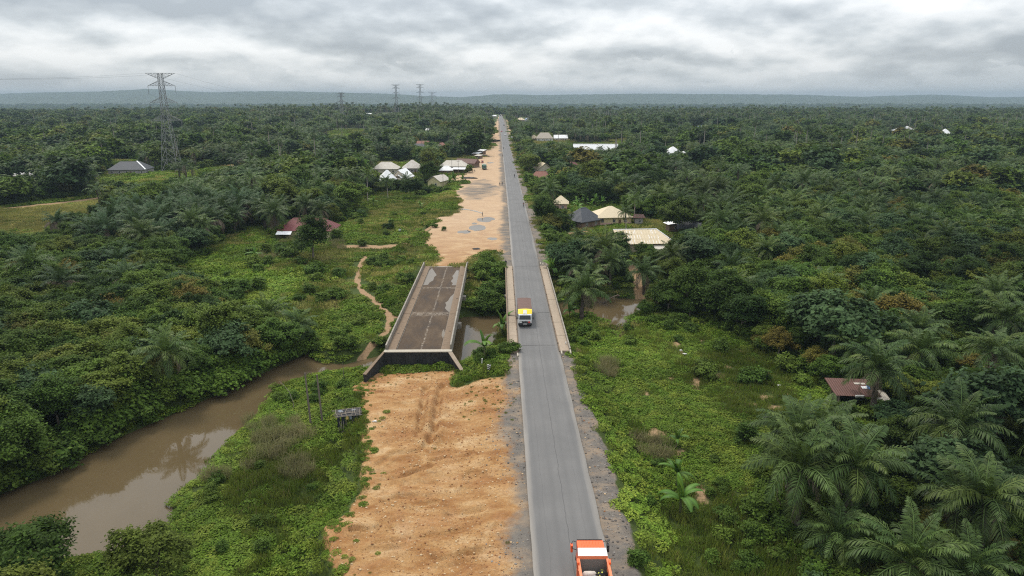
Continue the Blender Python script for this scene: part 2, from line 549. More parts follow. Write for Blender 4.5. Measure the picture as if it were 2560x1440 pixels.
YELLOW = [pxpoly(p, -1.8) for p in ([(-80, 620), (-80, 520), (120, 508), (262, 492), (262, 512), (225, 545), (120, 566), (70, 600)], [(505, 420), (640, 398), (780, 384), (790, 392), (700, 405), (560, 425)],
          [(1330, 358), (1420, 350), (1440, 356), (1400, 364), (1330, 366)], [(1520, 358), (1522, 350), (1572, 347), (1572, 358)], [(1470, 288), (1540, 285), (1545, 290), (1470, 292)], [(900, 288), (1000, 272), (1000, 282)])]
SOIL = [pxpoly([(x - w, y), (x - w * .2, y - h), (x + w, y - h * .1), (x + w * .5, y + h), (x - w * .5, y + h * .8)], -3.2) for x, y, w, h in ((x, y, w * 1.35, h * 1.3) for x, y, w, h in
        ((1690, 855, 13, 9), (1755, 846, 20, 6), (1705, 878, 9, 7), (1820, 912, 16, 9), (1850, 872, 15, 5), (1740, 952, 15, 20), (1835, 905, 10, 9), (1870, 922, 14, 8), (1922, 930, 14, 8), (1912, 985, 22, 8), (1880, 1002, 18, 7), (1960, 978, 16, 5),
         (1935, 1012, 22, 10), (1680, 940, 14, 5), (1965, 1035, 12, 8), (1640, 1075, 28, 16), (1800, 930, 14, 7), (1615, 975, 14, 9), (1755, 1225, 20, 22), (1700, 1120, 14, 8), (1890, 1040, 14, 6), (1535, 920, 14, 16), (1445, 905, 10, 20)))]

def masks(X, Y):
    xr = X - rcx(Y)
    wob = 0.9 * fbm(X, Y, 3.2, 3) + 0.9 * fbm(X + 31, Y + 7, 9.0, 2)
    dirt = 1 - sm(-0.6, 0.9, sdf(PLATE1, X, Y) + wob + np.where(xr > -4, 6, 0))
    near = 1 - sm(109, 110, Y)
    dirt = dirt * near
    verge = sm(97.5, 101.5, Y + 1.5 * wob) * sm(-15.2, -13.4, X + wob) * (1 - sm(-5.6, -4.6, X + wob)) * near
    foot = sm(106.2, 107.4, Y + 1.2 * wob) * (1 - sm(-15.5, -14.5, X)) * near
    dirt = dirt * (1 - np.maximum(verge, foot))
    dirt = np.maximum(dirt, 1 - sm(-0.8, 1.4, sdf(DIRT2, X, Y) + 2.2 * wob * sm(160, 300, Y) + wob))
    dirt = np.maximum(dirt, 1 - sm(-2, 2, sdf(DIRTR, X, Y) + 3 * wob))
    gl = np.where(Y < BY0 + 3, -4.6 - 5.0 * (0.4 + fbm(X * 0.6, Y, 14, 3)), -5.5 - 1.2 * fbm(X, Y, 14, 3))
    grav = sm(-3.6, 2.6, xr - gl + 1.6 * wob) * (1 - sm(5.4, 6.3, xr + 1.2 * wob))
    grav = np.maximum(grav, (1 - sm(-3, 4, sdf(GRAV2, X, Y) + 4 * wob)) * (0.62 + 0.5 * fbm(X, Y * 2.2, 9, 4)))
    grav = grav * (1 - verge) * (1 - sm(1200, 1300, Y)) * np.where((Y > BY0 + 1) & (Y < BY1 - 1), 0, 1)
    soil = np.zeros_like(X)
    for pl, w in PATHS:
        soil = np.maximum(soil, 1 - sm(0.55 * w, 1.25 * w, linedist(pl, X, Y) + 0.35 * w * wob))
    for p in SOIL:
        soil = np.maximum(soil, (1 - sm(-0.9, 0.9, sdf(p, X, Y) + 0.6 * wob)) * 0.62)
    yel = np.zeros_like(X)
    for p in YELLOW:
        yel = np.maximum(yel, 1 - sm(-2, 4, sdf(p, X, Y) + 1.5 * wob))
    return dirt, grav, soil, yel

# ---- the ground sheet: a fan that widens with distance
s1 = np.concatenate([np.arange(-46, -30, 0.40), np.arange(-30, -3, 0.24), np.arange(-3, 12, 0.40)])
s_l = -46 - np.cumsum(np.concatenate([np.linspace(0.4, 0.9, 30), np.full(118, 0.9)]))
s_r = s1[-1] + np.cumsum(np.concatenate([np.linspace(0.4, 0.9, 30), np.full(160, 0.9)]))
S = np.concatenate([s_l[::-1], s1, s_r])
ys = [34.0]
while ys[-1] < 5700:
    y = ys[-1]
    ys.append(y + (0.30 if y < 112 else 0.45 if y < 125 else 0.7 if y < 180 else 0.7 + (y - 180) * 0.0125))
YS = np.array(ys)
W = np.maximum(1.0, YS / 150.0)
XX = S[None, :] * W[:, None]
YY = np.repeat(YS[:, None], len(S), 1)
ZZ = Hgt(XX, YY)
nr, nc = XX.shape
ii = np.arange(nr * nc).reshape(nr, nc)
F = np.stack([ii[:-1, :-1], ii[:-1, 1:], ii[1:, 1:], ii[1:, :-1]], -1).reshape(-1, 4)
dirt, grav, soil, yel = masks(XX, YY)

def m_ground():
    m, nt, b = newmat('earth_and_low_plants')
    g = geovec(nt)
    A = {k: N(nt, 'ShaderNodeAttribute', attribute_name=k).outputs['Fac'] for k in ('dirt', 'grav', 'soil', 'yel')}
    n_f = NOISE(nt, g, 1.3, 6, 0.7)
    n_m = NOISE(nt, g, 0.22, 5, 0.6, 0.6)
    n_s = NOISE(nt, g, 9.0, 3, 0.7)
    green = MIX(nt, n_f, (0.026, 0.036, 0.010), (0.062, 0.088, 0.020))
    green = MIX(nt, RAMP(nt, n_m, [(0.45, 0.0), (0.7, 0.6)]), green, (0.075, 0.095, 0.026))
    green = MIX(nt, M(nt, 'MULTIPLY', A['yel'], 0.85), green, MIX(nt, n_f, (0.16, 0.14, 0.04), (0.30, 0.25, 0.085)))
    # laterite: pale sand, orange clay and darker damp clay
    mp = N(nt, 'ShaderNodeMapping', _Vector=g)
    mp.inputs['Scale'].default_value = (0.45, 0.8, 1)
    n_b = NOISE(nt, mp.outputs[0], 0.42, 9, 0.68, 0.35)
    lat = RAMP(nt, n_b, [(0.30, (0.185, 0.078, 0.026)), (0.42, (0.28, 0.136, 0.048)), (0.53, (0.37, 0.212, 0.088)), (0.68, (0.49, 0.34, 0.185))])
    lat = MIX(nt, RAMP(nt, n_m, [(0.50, 0.0), (0.68, 0.5)]), lat, (0.31, 0.145, 0.062))
    lat = MIX(nt, RAMP(nt, NOISE(nt, g, 0.75, 6, 0.75), [(0.56, 0.0), (0.70, 0.6)]), lat, (0.17, 0.10, 0.052))
    lat = MIX(nt, RAMP(nt, NOISE(nt, g, 2.6, 6, 0.8), [(0.36, 0.6), (0.47, 0.0)]), lat, (0.19, 0.10, 0.045))
    lat = MIX(nt, RAMP(nt, NOISE(nt, g, 3.7, 5, 0.8), [(0.56, 0.0), (0.70, 0.5)]), lat, (0.55, 0.42, 0.28))
    lat = MIX(nt, RAMP(nt, n_s, [(0.36, 0.55), (0.50, 0.0)]), lat, (0.17, 0.10, 0.055))
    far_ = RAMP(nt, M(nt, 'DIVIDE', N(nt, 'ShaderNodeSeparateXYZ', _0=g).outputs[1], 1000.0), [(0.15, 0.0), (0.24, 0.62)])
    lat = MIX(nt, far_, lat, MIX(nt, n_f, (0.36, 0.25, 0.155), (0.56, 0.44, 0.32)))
    gr = MIX(nt, n_s, (0.070, 0.061, 0.052), (0.23, 0.205, 0.175))
    gr = MIX(nt, RAMP(nt, n_f, [(0.40, 0.55), (0.58, 0.0)]), gr, (0.085, 0.078, 0.075))
    gr = MIX(nt, RAMP(nt, n_b, [(0.46, 0.0), (0.66, 0.6)]), gr, (0.33, 0.235, 0.15))
    so = MIX(nt, n_f, (0.17, 0.10, 0.052), (0.40, 0.27, 0.155))
    edge = lambda a, lo=0.35, hi=0.65: RAMP(nt, M(nt, 'ADD', a, M(nt, 'MULTIPLY', M(nt, 'SUBTRACT', n_f, 0.5), 0.9)), [(lo, 0.0), (hi, 1.0)])
    c = MIX(nt, edge(A['soil']), green, so)
    c = MIX(nt, edge(A['dirt']), c, lat)
    c = MIX(nt, edge(A['grav'], 0.3, 0.75), c, gr)
    setc(nt, b, c)
    b.inputs['Roughness'].default_value = 0.95
    b.inputs['Specular IOR Level'].default_value = 0.12
    h = M(nt, 'ADD', M(nt, 'MULTIPLY', n_f, 0.6), M(nt, 'MULTIPLY', n_s, 0.25))
    bump(nt, b, h, 0.8, 0.35)
    return m
M_GROUND = m_ground()
gme = mesh_np('ground', np.stack([XX, YY, ZZ], -1).reshape(-1, 3), [F], [M_GROUND], True,
              {'dirt': dirt.ravel(), 'grav': grav.ravel(), 'soil': soil.ravel(), 'yel': yel.ravel()})
tag(link_obj('ground', gme), kind='structure')

# ---- hills on the horizon
hs = np.linspace(-1.05, 1.05, 620)
hy = np.concatenate([np.linspace(5300, 7000, 24), np.linspace(7060, 11000, 90)])
HX = hs[None, :] * (hy[:, None] * 0.98)
HY = np.repeat(hy[:, None], len(hs), 1)
crest = np.interp(1280 + HX / HY * FPX * 1.04, [-300, 0, 250, 400, 560, 700, 900, 1080, 1180, 1290, 1400, 1600, 1750, 2000, 2200, 2290, 2380, 2520, 2900],
                  [236, 239, 236, 232, 236, 235, 237, 241, 243, 239, 241, 238, 239, 240, 243, 241, 240, 244, 240])
ce = CZ + (244.0 - crest) * 1.7 / FPX * 8600 / 1.04 - 8
HZ = -54 + (ce + 54) * sm(5600, 8500, HY + 500 * fbm(HX, HY, 1400, 3)) * (1 - 0.5 * sm(8900, 11000, HY))
HZ = HZ + 16 * fbm(HX, HY, 700, 4) * sm(5600, 7000, HY) + 9 * fbm(HX, HY, 60, 3)
nr, nc = HX.shape
ii = np.arange(nr * nc).reshape(nr, nc)
F = np.stack([ii[:-1, :-1], ii[:-1, 1:], ii[1:, 1:], ii[1:, :-1]], -1).reshape(-1, 4)
m, nt, b = newmat('far_forest')
g = geovec(nt)
c = MIX(nt, RAMP(nt, NOISE(nt, g, 0.02, 6, 0.7), [(0.35, 0.0), (0.65, 1.0)]), (0.016, 0.030, 0.014), (0.055, 0.080, 0.030))
setc(nt, b, c)
bump(nt, b, NOISE(nt, g, 0.05, 5, 0.7), 1.0, 12)
M_HILL = m
tag(link_obj('hills', mesh_np('hills', np.stack([HX, HY, HZ], -1).reshape(-1, 3), [F], [m], False)), kind='structure')

# ---- road
m, nt, b = newmat('worn_asphalt')
g = geovec(nt)
at_ = N(nt, 'ShaderNodeAttribute', attribute_name='lane').outputs['Fac']      # metres from the centre line
ab = M(nt, 'ABSOLUTE', at_)
mp = N(nt, 'ShaderNodeMapping', _Vector=g)
mp.inputs['Scale'].default_value = (1.0, 0.06, 1)
n_l = NOISE(nt, mp.outputs[0], 1.1, 5, 0.6)
n_f = NOISE(nt, g, 14, 3, 0.7)
n_m = NOISE(nt, g, 0.15, 5, 0.6)
c = MIX(nt, n_l, (0.110, 0.105, 0.100), (0.172, 0.165, 0.158))
c = MIX(nt, RAMP(nt, n_m, [(0.4, 0.45), (0.62, 0.0)]), c, (0.095, 0.092, 0.090))
c = MIX(nt, RAMP(nt, n_f, [(0.3, 0.25), (0.7, 0.0)]), c, (0.09, 0.088, 0.085))
trk = M(nt, 'ABSOLUTE', M(nt, 'SUBTRACT', ab, 1.75))
c = MIX(nt, RAMP(nt, M(nt, 'ABSOLUTE', M(nt, 'SUBTRACT', trk, 0.85)), [(0.0, 0.40), (0.45, 0.0)]), c, (0.098, 0.095, 0.092))
dust = RAMP(nt, M(nt, 'ADD', M(nt, 'DIVIDE', ab, 4.0), M(nt, 'MULTIPLY', M(nt, 'SUBTRACT', n_l, 0.5), 0.16)), [(0.74, 0.0), (0.90, 0.8)])
c = MIX(nt, dust, c, (0.31, 0.28, 0.245))
wig = M(nt, 'MULTIPLY', M(nt, 'SUBTRACT', NOISE(nt, g, 0.35, 5, 0.65), 0.5), 0.5)
for off, wd, st in ((0.15, 0.035, 0.55), (-2.0, 0.02, 0.3), (1.9, 0.018, 0.25)):
    ln = M(nt, 'ABSOLUTE', M(nt, 'SUBTRACT', M(nt, 'ADD', at_, wig), off))
    c = MIX(nt, RAMP(nt, ln, [(wd * 0.5, st), (wd * 1.6, 0.0)]), c, (0.045, 0.043, 0.042))
setc(nt, b, c)
b.inputs['Roughness'].default_value = 0.75
bump(nt, b, n_f, 0.25, 0.02)
M_ROAD = m
ry = np.concatenate([np.arange(20, 300, 2.0), np.arange(300, 1500, 8.0)])
lx = np.array([-1, -1.0, -0.82, -0.5, 0, 0.5, 0.82, 1.0, 1]) * 1.0
V, L = [], []
for y in ry:
    w = RW - 0.12 * float(sm(BY0 - 4, BY0, y) * (1 - sm(BY1, BY1 + 4, y)))
    j = 0.10 * (vn(y * 0.9, 3.3) - 0.5) * (0 if BY0 < y < BY1 else 1)
    j2 = 0.16 * (vn(y * 0.8, 9.3) - 0.5) * (0 if BY0 < y < BY1 else 1)
    z, x0 = float(rprof(y)), float(rcx(y))
    for k, a in enumerate(lx):
        e = (j if a < 0 else j2) * (abs(a) > 0.9)
        x = a * w + e
        V.append((x0 + x, y, z - (0.22 if k in (0, 8) else 0.0) + 0.05 * (1 - abs(a)) - 0.02))
        L.append(x)
V = np.array(V)
ii = np.arange(len(V)).reshape(len(ry), 9)
F = np.stack([ii[:-1, :-1], ii[:-1, 1:], ii[1:, 1:], ii[1:, :-1]], -1).reshape(-1, 4)
tag(link_obj('road', mesh_np('road', V, [F], [M_ROAD], False, {'lane': L})), kind='structure')

# ---- river
m, nt, b = newmat('muddy_water')
g = geovec(nt)
setc(nt, b, MIX(nt, NOISE(nt, g, 0.12, 4, 0.6), (0.075, 0.054, 0.026), (0.110, 0.080, 0.042)))
b.inputs['Roughness'].default_value = 0.04
b.inputs['IOR'].default_value = 1.33
b.inputs['Specular IOR Level'].default_value = 0.5
bump(nt, b, NOISE(nt, g, 2.2, 4, 0.6, 0.3), 0.035, 0.05)
M_WATER = m
wp = RIV
x0, y0 = wp.min(0) - 3
x1, y1 = wp.max(0) + 3
gx, gy = np.linspace(max(x0, -175), min(x1, 120), 60), np.linspace(max(y0, 36), min(y1, 175), 40)
WX, WY = np.meshgrid(gx, gy)
ii = np.arange(WX.size).reshape(WX.shape)
F = np.stack([ii[:-1, :-1], ii[:-1, 1:], ii[1:, 1:], ii[1:, :-1]], -1).reshape(-1, 4)
tag(link_obj('river', mesh_np('river', np.stack([WX, WY, np.full_like(WX, WATER)], -1).reshape(-1, 3), [F], [M_WATER])), kind='structure')

m, nt, b = newmat('rain_puddle')
setc(nt, b, (0.16, 0.13, 0.095))
b.inputs['Roughness'].default_value = 0.03
b.inputs['IOR'].default_value = 1.33
M_PUD = m
def puddle(pts, z):
    n = len(pts)
    V = [(x, y, z) for x, y in pts]
    me = mesh_np('puddle', V, [np.arange(n)[None, :]], [M_PUD])
    return tag(link_obj('puddle', me), kind='structure')
for k, (cx_, cy_, a, b_) in enumerate(PUDW):
    if a < 0.2: continue
    pts = []
    for i in range(40):
        t = 2 * math.pi * i / 40
        r = 1 + 0.22 * math.sin(2 * t + k) + 0.12 * math.sin(3 * t + 2 * k) + 0.08 * math.sin(5 * t + k)
        pts.append((cx_ + a * r * math.cos(t), cy_ + b_ * r * math.sin(t)))
    puddle(pts, PUDZ + 0.012)

# ------------------------------------------------------------------ bridges
def concrete(name, c0, c1, stain, k=0.5, sc=0.6):
    m, nt, b = newmat(name)
    g = geovec(nt)
    n1 = NOISE(nt, g, sc, 7, 0.7, 0.5)
    n2 = NOISE(nt, g, 5.0, 4, 0.7)
    mp = N(nt, 'ShaderNodeMapping', _Vector=g)
    mp.inputs['Scale'].default_value = (1.2, 1.2, 0.15)
    n3 = NOISE(nt, mp.outputs[0], 1.6, 5, 0.7)
    c = MIX(nt, n1, c0, c1)
    c = MIX(nt, M(nt, 'MULTIPLY', RAMP(nt, M(nt, 'ADD', M(nt, 'MULTIPLY', n1, 0.5), M(nt, 'MULTIPLY', n3, 0.5)), [(0.45, 0.0), (0.62, 1.0)]), k), c, stain)
    c = MIX(nt, RAMP(nt, n2, [(0.30, 0.35), (0.5, 0.0)]), c, tuple(x * 0.5 for x in c0))
    setc(nt, b, c)
    b.inputs['Roughness'].default_value = 0.88
    bump(nt, b, n2, 0.3, 0.03)
    return m
M_WALK = concrete('weathered_tan_concrete', (0.27, 0.205, 0.145), (0.38, 0.31, 0.235), (0.17, 0.13, 0.09), 0.5)
M_WALK2 = concrete('brown_stained_concrete', (0.14, 0.095, 0.060), (0.25, 0.18, 0.12), (0.08, 0.055, 0.036), 0.6)
M_PARA = concrete('pale_streaked_concrete', (0.21, 0.185, 0.15), (0.37, 0.335, 0.285), (0.09, 0.07, 0.05), 0.8, 0.9)
M_BLACK = concrete('black_mildewed_concrete', (0.008, 0.008, 0.008), (0.028, 0.027, 0.025), (0.11, 0.10, 0.09), 0.22, 1.1)
M_LEDGE = concrete('pale_ledge_concrete', (0.32, 0.28, 0.22), (0.47, 0.42, 0.34), (0.2, 0.16, 0.12), 0.4)

# damp brown deck of the unfinished bridge, with lime runs along the joints
m, nt, b = newmat('damp_bridge_deck')
g = geovec(nt)
mp = N(nt, 'ShaderNodeMapping', _Vector=g)
mp.inputs['Scale'].default_value = (1.0, 0.35, 1)
n1 = NOISE(nt, mp.outputs[0], 0.35, 7, 0.65, 0.6)
n2 = NOISE(nt, g, 2.4, 6, 0.75, 0.4)
c = RAMP(nt, n1, [(0.30, (0.034, 0.022, 0.013)), (0.5, (0.070, 0.047, 0.029)), (0.72, (0.130, 0.094, 0.062))])
c = MIX(nt, RAMP(nt, n2, [(0.35, 0.4), (0.55, 0.0)]), c, (0.055, 0.04, 0.03))
sep_ = N(nt, 'ShaderNodeSeparateXYZ', _0=g)
lime = None
wob = M(nt, 'MULTIPLY', M(nt, 'SUBTRACT', NOISE(nt, g, 0.6, 4, 0.6), 0.5), 1.6)
for yj, wd in ((131.0, 1.0), (150.6, 0.5)):
    d = M(nt, 'ABSOLUTE', M(nt, 'SUBTRACT', M(nt, 'ADD', sep_.outputs[1], wob), yj + 0.5))
    f = RAMP(nt, M(nt, 'DIVIDE', d, 5.0), [(0.05 * wd, 0.9), (0.34 * wd, 0.0)])
    lime = f if lime is None else M(nt, 'MAXIMUM', lime, f)
d = M(nt, 'ABSOLUTE', M(nt, 'SUBTRACT', M(nt, 'ADD', sep_.outputs[0], M(nt, 'MULTIPLY', wob, 0.5)), -20.3))
lime = M(nt, 'MAXIMUM', lime, RAMP(nt, d, [(0.05, 0.8), (0.22, 0.0)]))
c = MIX(nt, M(nt, 'MULTIPLY', lime, RAMP(nt, n2, [(0.46, 0.0), (0.60, 0.8)])), c, (0.36, 0.31, 0.25))
setc(nt, b, c)
nt.links.new(RAMP(nt, n1, [(0.3, 0.55), (0.6, 0.85)]), b.inputs['Roughness'])
b.inputs['Specular IOR Level'].default_value = 0.12
M_DECK = m

NB = empty('unfinished_bridge', (-20.7, BY0, 0), label='unused concrete bridge with rain puddles on its brown deck, left of the road', cat='bridge')
def part(g, name, m, parent, **kw):
    o = g.obj(name, m, parent, **kw)
    o.matrix_parent_inverse = Matrix.Translation(-Vector(parent.location)) if parent.rotation_euler.z == 0 else parent.matrix_basis.inverted()
    return o
XA, XB = -26.35, -15.05
WK = 1.75
spans = [BY0, 131.0, 150.6, BY1]
DZ = -0.28
for a, b_ in zip(spans[:-1], spans[1:]):
    part(G().box(XA + 0.12, XB - 0.12, a + 0.03, b_ - 0.03, -1.15, DZ), 'deck_slab', M_DECK, NB)
    for sx, x0, x1 in ((-1, XA, XA + WK), (1, XB - WK, XB)):
        nseg = 2
        for k in range(nseg):
            ya, yb = a + (b_ - a) * k / nseg, a + (b_ - a) * (k + 1) / nseg
            part(G().box(x0 + (0.28 if sx < 0 else 0), x1 - (0.28 if sx > 0 else 0), ya + 0.04, yb - 0.04, -0.9, 0.0 - 0.012 * k), 'walkway_slab', M_WALK2, NB, bevel=0.02)
            xa = (x0 - 0.02, x0 + 0.25) if sx < 0 else (x1 - 0.25, x1 + 0.02)
            part(G().box(xa[0], xa[1], ya + 0.02, yb - 0.02, -1.3, 0.88 + 0.01 * k), 'parapet_panel', M_PARA, NB, bevel=0.02)
            xi = (x1 + 0.003, x1 + 0.09) if sx < 0 else (x0 - 0.09, x0 - 0.003)
            part(G().box(xi[0], xi[1], ya + 0.01, yb - 0.01, DZ - 0.1, DZ + 0.07), 'kerb', M_PARA, NB)
for x in np.linspace(XA + 1.2, XB - 1.2, 5):
    part(G().box(x - 0.3, x + 0.3, BY0 + 0.2, BY1 - 0.2, -2.1, -1.152), 'girder', M_PARA, NB)
for y in (131.0, 150.6):
    part(G().box(XA - 0.45, XB + 0.55, y - 0.75, y + 0.75, -3.1, -2.103), 'pier_cap', M_PARA, NB, bevel=0.03)
    for x in (XA + 1.6, -20.7, XB - 1.6):
        part(G().tube([(x, y, -9), (x, y, -3.103)], 0.55, 14), 'pier_column', M_PARA, NB, smooth=True)
# near abutment with its two wing walls
part(G().box(XA - 0.05, XB + 0.05, BY0 - 1.05, BY0 - 0.08, -8, -0.10), 'abutment_wall', M_BLACK, NB, label='black mildewed abutment wall')
part(G().box(XA - 0.15, XB + 0.15, BY0 - 1.15, BY0 - 0.06, -0.097, 0.055), 'abutment_ledge', M_LEDGE, NB, bevel=0.02)
wl = P(915, 938, -1.1)
part(G().hexa([(XA - 0.05, BY0 - 1.06, -8), (XA - 0.05, BY0 - 0.1, -8), (wl[0] - 0.45, wl[1], -8), (wl[0], wl[1] - 0.2, -8)][::-1],
              [(XA - 0.05, BY0 - 1.06, -0.12), (XA - 0.05, BY0 - 0.1, -0.12), (wl[0] - 0.45, wl[1], -1.0), (wl[0], wl[1] - 0.2, -1.0)][::-1]), 'wing_wall', M_BLACK, NB)
part(G().hexa([(XA + 0.02, BY0 - 1.17, -0.117), (XA - 0.16, BY0 - 0.1, -0.117), (wl[0] - 0.52, wl[1], -0.997), (wl[0] + 0.06, wl[1] - 0.24, -0.997)][::-1],
              [(XA + 0.02, BY0 - 1.17, 0.0), (XA - 0.16, BY0 - 0.1, 0.0), (wl[0] - 0.52, wl[1], -0.88), (wl[0] + 0.06, wl[1] - 0.24, -0.88)][::-1]), 'wall_coping', M_WALK2, NB)
wr = P(1155, 928, -2.0)
part(G().hexa([(XB - 0.35, BY0 - 1.3, -8), (XB + 0.2, BY0 - 1.1, -8), (wr[0] + 0.3, wr[1], -8), (wr[0] - 0.15, wr[1] - 0.1, -8)],
              [(XB - 0.35, BY0 - 1.3, -0.15), (XB + 0.2, BY0 - 1.1, -0.15), (wr[0] + 0.3, wr[1], -2.0), (wr[0] - 0.15, wr[1] - 0.1, -2.0)]), 'wing_wall', M_BLACK, NB)
part(G().hexa([(XB - 0.42, BY0 - 1.34, -0.147), (XB + 0.26, BY0 - 1.1, -0.147), (wr[0] + 0.38, wr[1] - 0.02, -1.997), (wr[0] - 0.22, wr[1] - 0.16, -1.997)],
              [(XB - 0.42, BY0 - 1.34, -0.03), (XB + 0.26, BY0 - 1.1, -0.03), (wr[0] + 0.38, wr[1] - 0.02, -1.86), (wr[0] - 0.22, wr[1] - 0.16, -1.86)]), 'wall_coping', M_WALK, NB)
part(G().box(XA, XB, BY1 + 0.06, BY1 + 0.9, -8, -0.3), 'abutment_wall', M_PARA, NB)
for x in (XA, XB):
    part(G().hexa([(x - 0.13, BY1 + 0.03, -1), (x + 0.13, BY1 + 0.03, -1), (x + 0.13, BY1 + 2.2, -1), (x - 0.13, BY1 + 2.2, -1)],
                  [(x - 0.13, BY1 + 0.03, 0.9), (x + 0.13, BY1 + 0.03, 0.9), (x + 0.13, BY1 + 2.2, 0.55), (x - 0.13, BY1 + 2.2, 0.55)]), 'parapet_end', M_PARA, NB)
# drain holes seen on the walkways
for x, y in ((XA + 1.0, 161), (XA + 1.0, 141.5), (XA + 1.0, 119), (XB - 1.0, 161.5), (XB - 0.9, 141.5), (XB - 0.9, 120)):
    part(G().box(x - 0.22, x + 0.22, y - 0.12, y + 0.12, -0.02, 0.012), 'drain_cover', M_BLACK, NB)
# rain standing on the deck
def deckpud(pts):
    puddle([P(x, y, DZ + 0.006)[:2] for x, y in pts], DZ + 0.006)
deckpud([(1058, 713), (1066, 690), (1074, 676), (1080, 670), (1084, 676), (1092, 688), (1086, 692), (1083, 701), (1074, 706), (1070, 712)])
deckpud([(1147, 676), (1141, 676), (1136, 684), (1131, 690), (1133, 696), (1127, 703), (1132, 708), (1129, 713), (1144, 713)])
deckpud([(1139, 728), (1133, 736), (1126, 742), (1120, 752), (1113, 757), (1116, 763), (1112, 770), (1117, 776), (1124, 781), (1129, 780), (1135, 752)])
deckpud([(1110, 822), (1106, 828), (1104, 838), (1107, 846), (1113, 836)])

RB = empty('road_bridge', (0, BY0, 0), label='concrete road bridge in use, narrow raised walkways on both sides', cat='bridge')
part(G().box(-5.35, 5.35, BY0, BY1, -1.0, -0.25), 'deck_slab', M_PARA, RB)
for x in (-4.4, -1.5, 1.5, 4.4):
    part(G().box(x - 0.3, x + 0.3, BY0 + 0.1, BY1 - 0.1, -2.0, -1.003), 'girder', M_PARA, RB)
yseg = np.linspace(BY0 - 1.5, BY1 - 1.0, 9)
for sx in (-1, 1):
    for k, (a, b_) in enumerate(zip(yseg[:-1], yseg[1:])):
        x0, x1 = sorted((sx * 3.62, sx * 5.15))
        part(G().box(x0, x1, a + 0.03, b_ - 0.03, -0.9, 0.22 + 0.012 * ((k * 7) % 3)), 'walkway_slab', M_WALK, RB, bevel=0.02)
        x0, x1 = sorted((sx * 5.155, sx * 5.38))
        part(G().box(x0, x1, a + 0.02, b_ - 0.02, -1.2, 0.72 + 0.015 * ((k * 5) % 3)), 'parapet_panel', M_WALK2 if sx < 0 else M_PARA, RB, bevel=0.02)
        x0, x1 = sorted((sx * 3.46, sx * 3.61))
        part(G().box(x0, x1, a + 0.01, b_ - 0.01, -0.3, 0.17), 'kerb', M_WALK2, RB)
        part(G().box(min(sx * 3.455, sx * 3.62), max(sx * 3.455, sx * 3.62), (a + b_) / 2 - 0.12, (a + b_) / 2 + 0.12, 0.0, 0.245), 'drain_cover', M_BLACK, RB)
for y in (131.0, 150.6):
    part(G().box(-5.6, 5.6, y - 0.7, y + 0.7, -3.0, -2.003), 'pier_cap', M_PARA, RB, bevel=0.03)
    for x in (-3.8, 0, 3.8):
        part(G().tube([(x, y, -9), (x, y, -3.003)], 0.5, 14), 'pier_column', M_PARA, RB, smooth=True)
for y0, y1 in ((BY0 - 1.0, BY0 - 0.05), (BY1 + 0.05, BY1 + 1)):
    part(G().box(-5.3, 5.3, y0, y1, -8, -0.35), 'abutment_wall', M_PARA, RB)
m, nt, b = newmat('joint_tar')
setc(nt, b, (0.03, 0.029, 0.028))
M_TAR = m
for y, xa, xb, sl in ((112.2, -3.4, 3.1, 0.25), (131.0, 0.9, 3.3, 0.15), (170.3, -2.9, 3.2, 0.12)):
    g_ = G()
    xs_ = np.linspace(xa, xb, 12)
    for a, b_ in zip(xs_[:-1], xs_[1:]):
        za, zb = (0.05 * (1 - abs(q_) / RW) - 0.006 for q_ in (a, b_))
        ya, yb = y + sl * a * 0.15 + 0.08 * vn(a * 3, y), y + sl * b_ * 0.15 + 0.08 * vn(b_ * 3, y)
        g_.add([(a, ya - 0.05, za), (b_, yb - 0.05, zb), (b_, yb + 0.05, zb), (a, ya + 0.05, za)], [(0, 1, 2, 3)])
    part(g_, 'expansion_joint', M_TAR, RB)
# broken near end posts
for x, y, h in ((5.27, BY0 - 2.2, 0.5), (3.75, BY0 - 2.4, 0.4), (3.75, BY1 - 0.2, 0.9), (4.4, BY1 + 0.1, 0.6), (5.27, BY1 + 0.3, 0.95), (-3.7, BY0 - 3.2, 0.35), (-5.2, BY1 - 0.4, 0.75)):
    part(G().hexa([(x - 0.13, y - 0.5, -1), (x + 0.13, y - 0.5, -1), (x + 0.13, y + 0.5, -1), (x - 0.13, y + 0.5, -1)],
                  [(x - 0.12, y - 0.45, h * 0.6), (x + 0.12, y - 0.45, h * 0.55), (x + 0.12, y + 0.5, h), (x - 0.12, y + 0.5, h)]), 'end_post', M_LEDGE, RB)
# ------------------------------------------------------------------ plant meshes
def unit(v):
    return v / np.maximum(np.linalg.norm(v, axis=-1, keepdims=True), 1e-9)

def leaves(C, Nn, size, rng, asp=0.55, fold=0.0):
    """diamond leaves: centre, normal, half length"""
    n = len(C)
    r = rng.normal(size=(n, 3))
    U = unit(np.cross(Nn, r))
    Wd = np.cross(Nn, U)
    s = np.asarray(size).reshape(-1, 1)
    V = np.stack([C - U * s, C + Wd * s * asp + Nn * s * fold, C + U * s, C - Wd * s * asp + Nn * s * fold], 1)
    return V.reshape(-1, 3), np.arange(n * 4).reshape(n, 4)

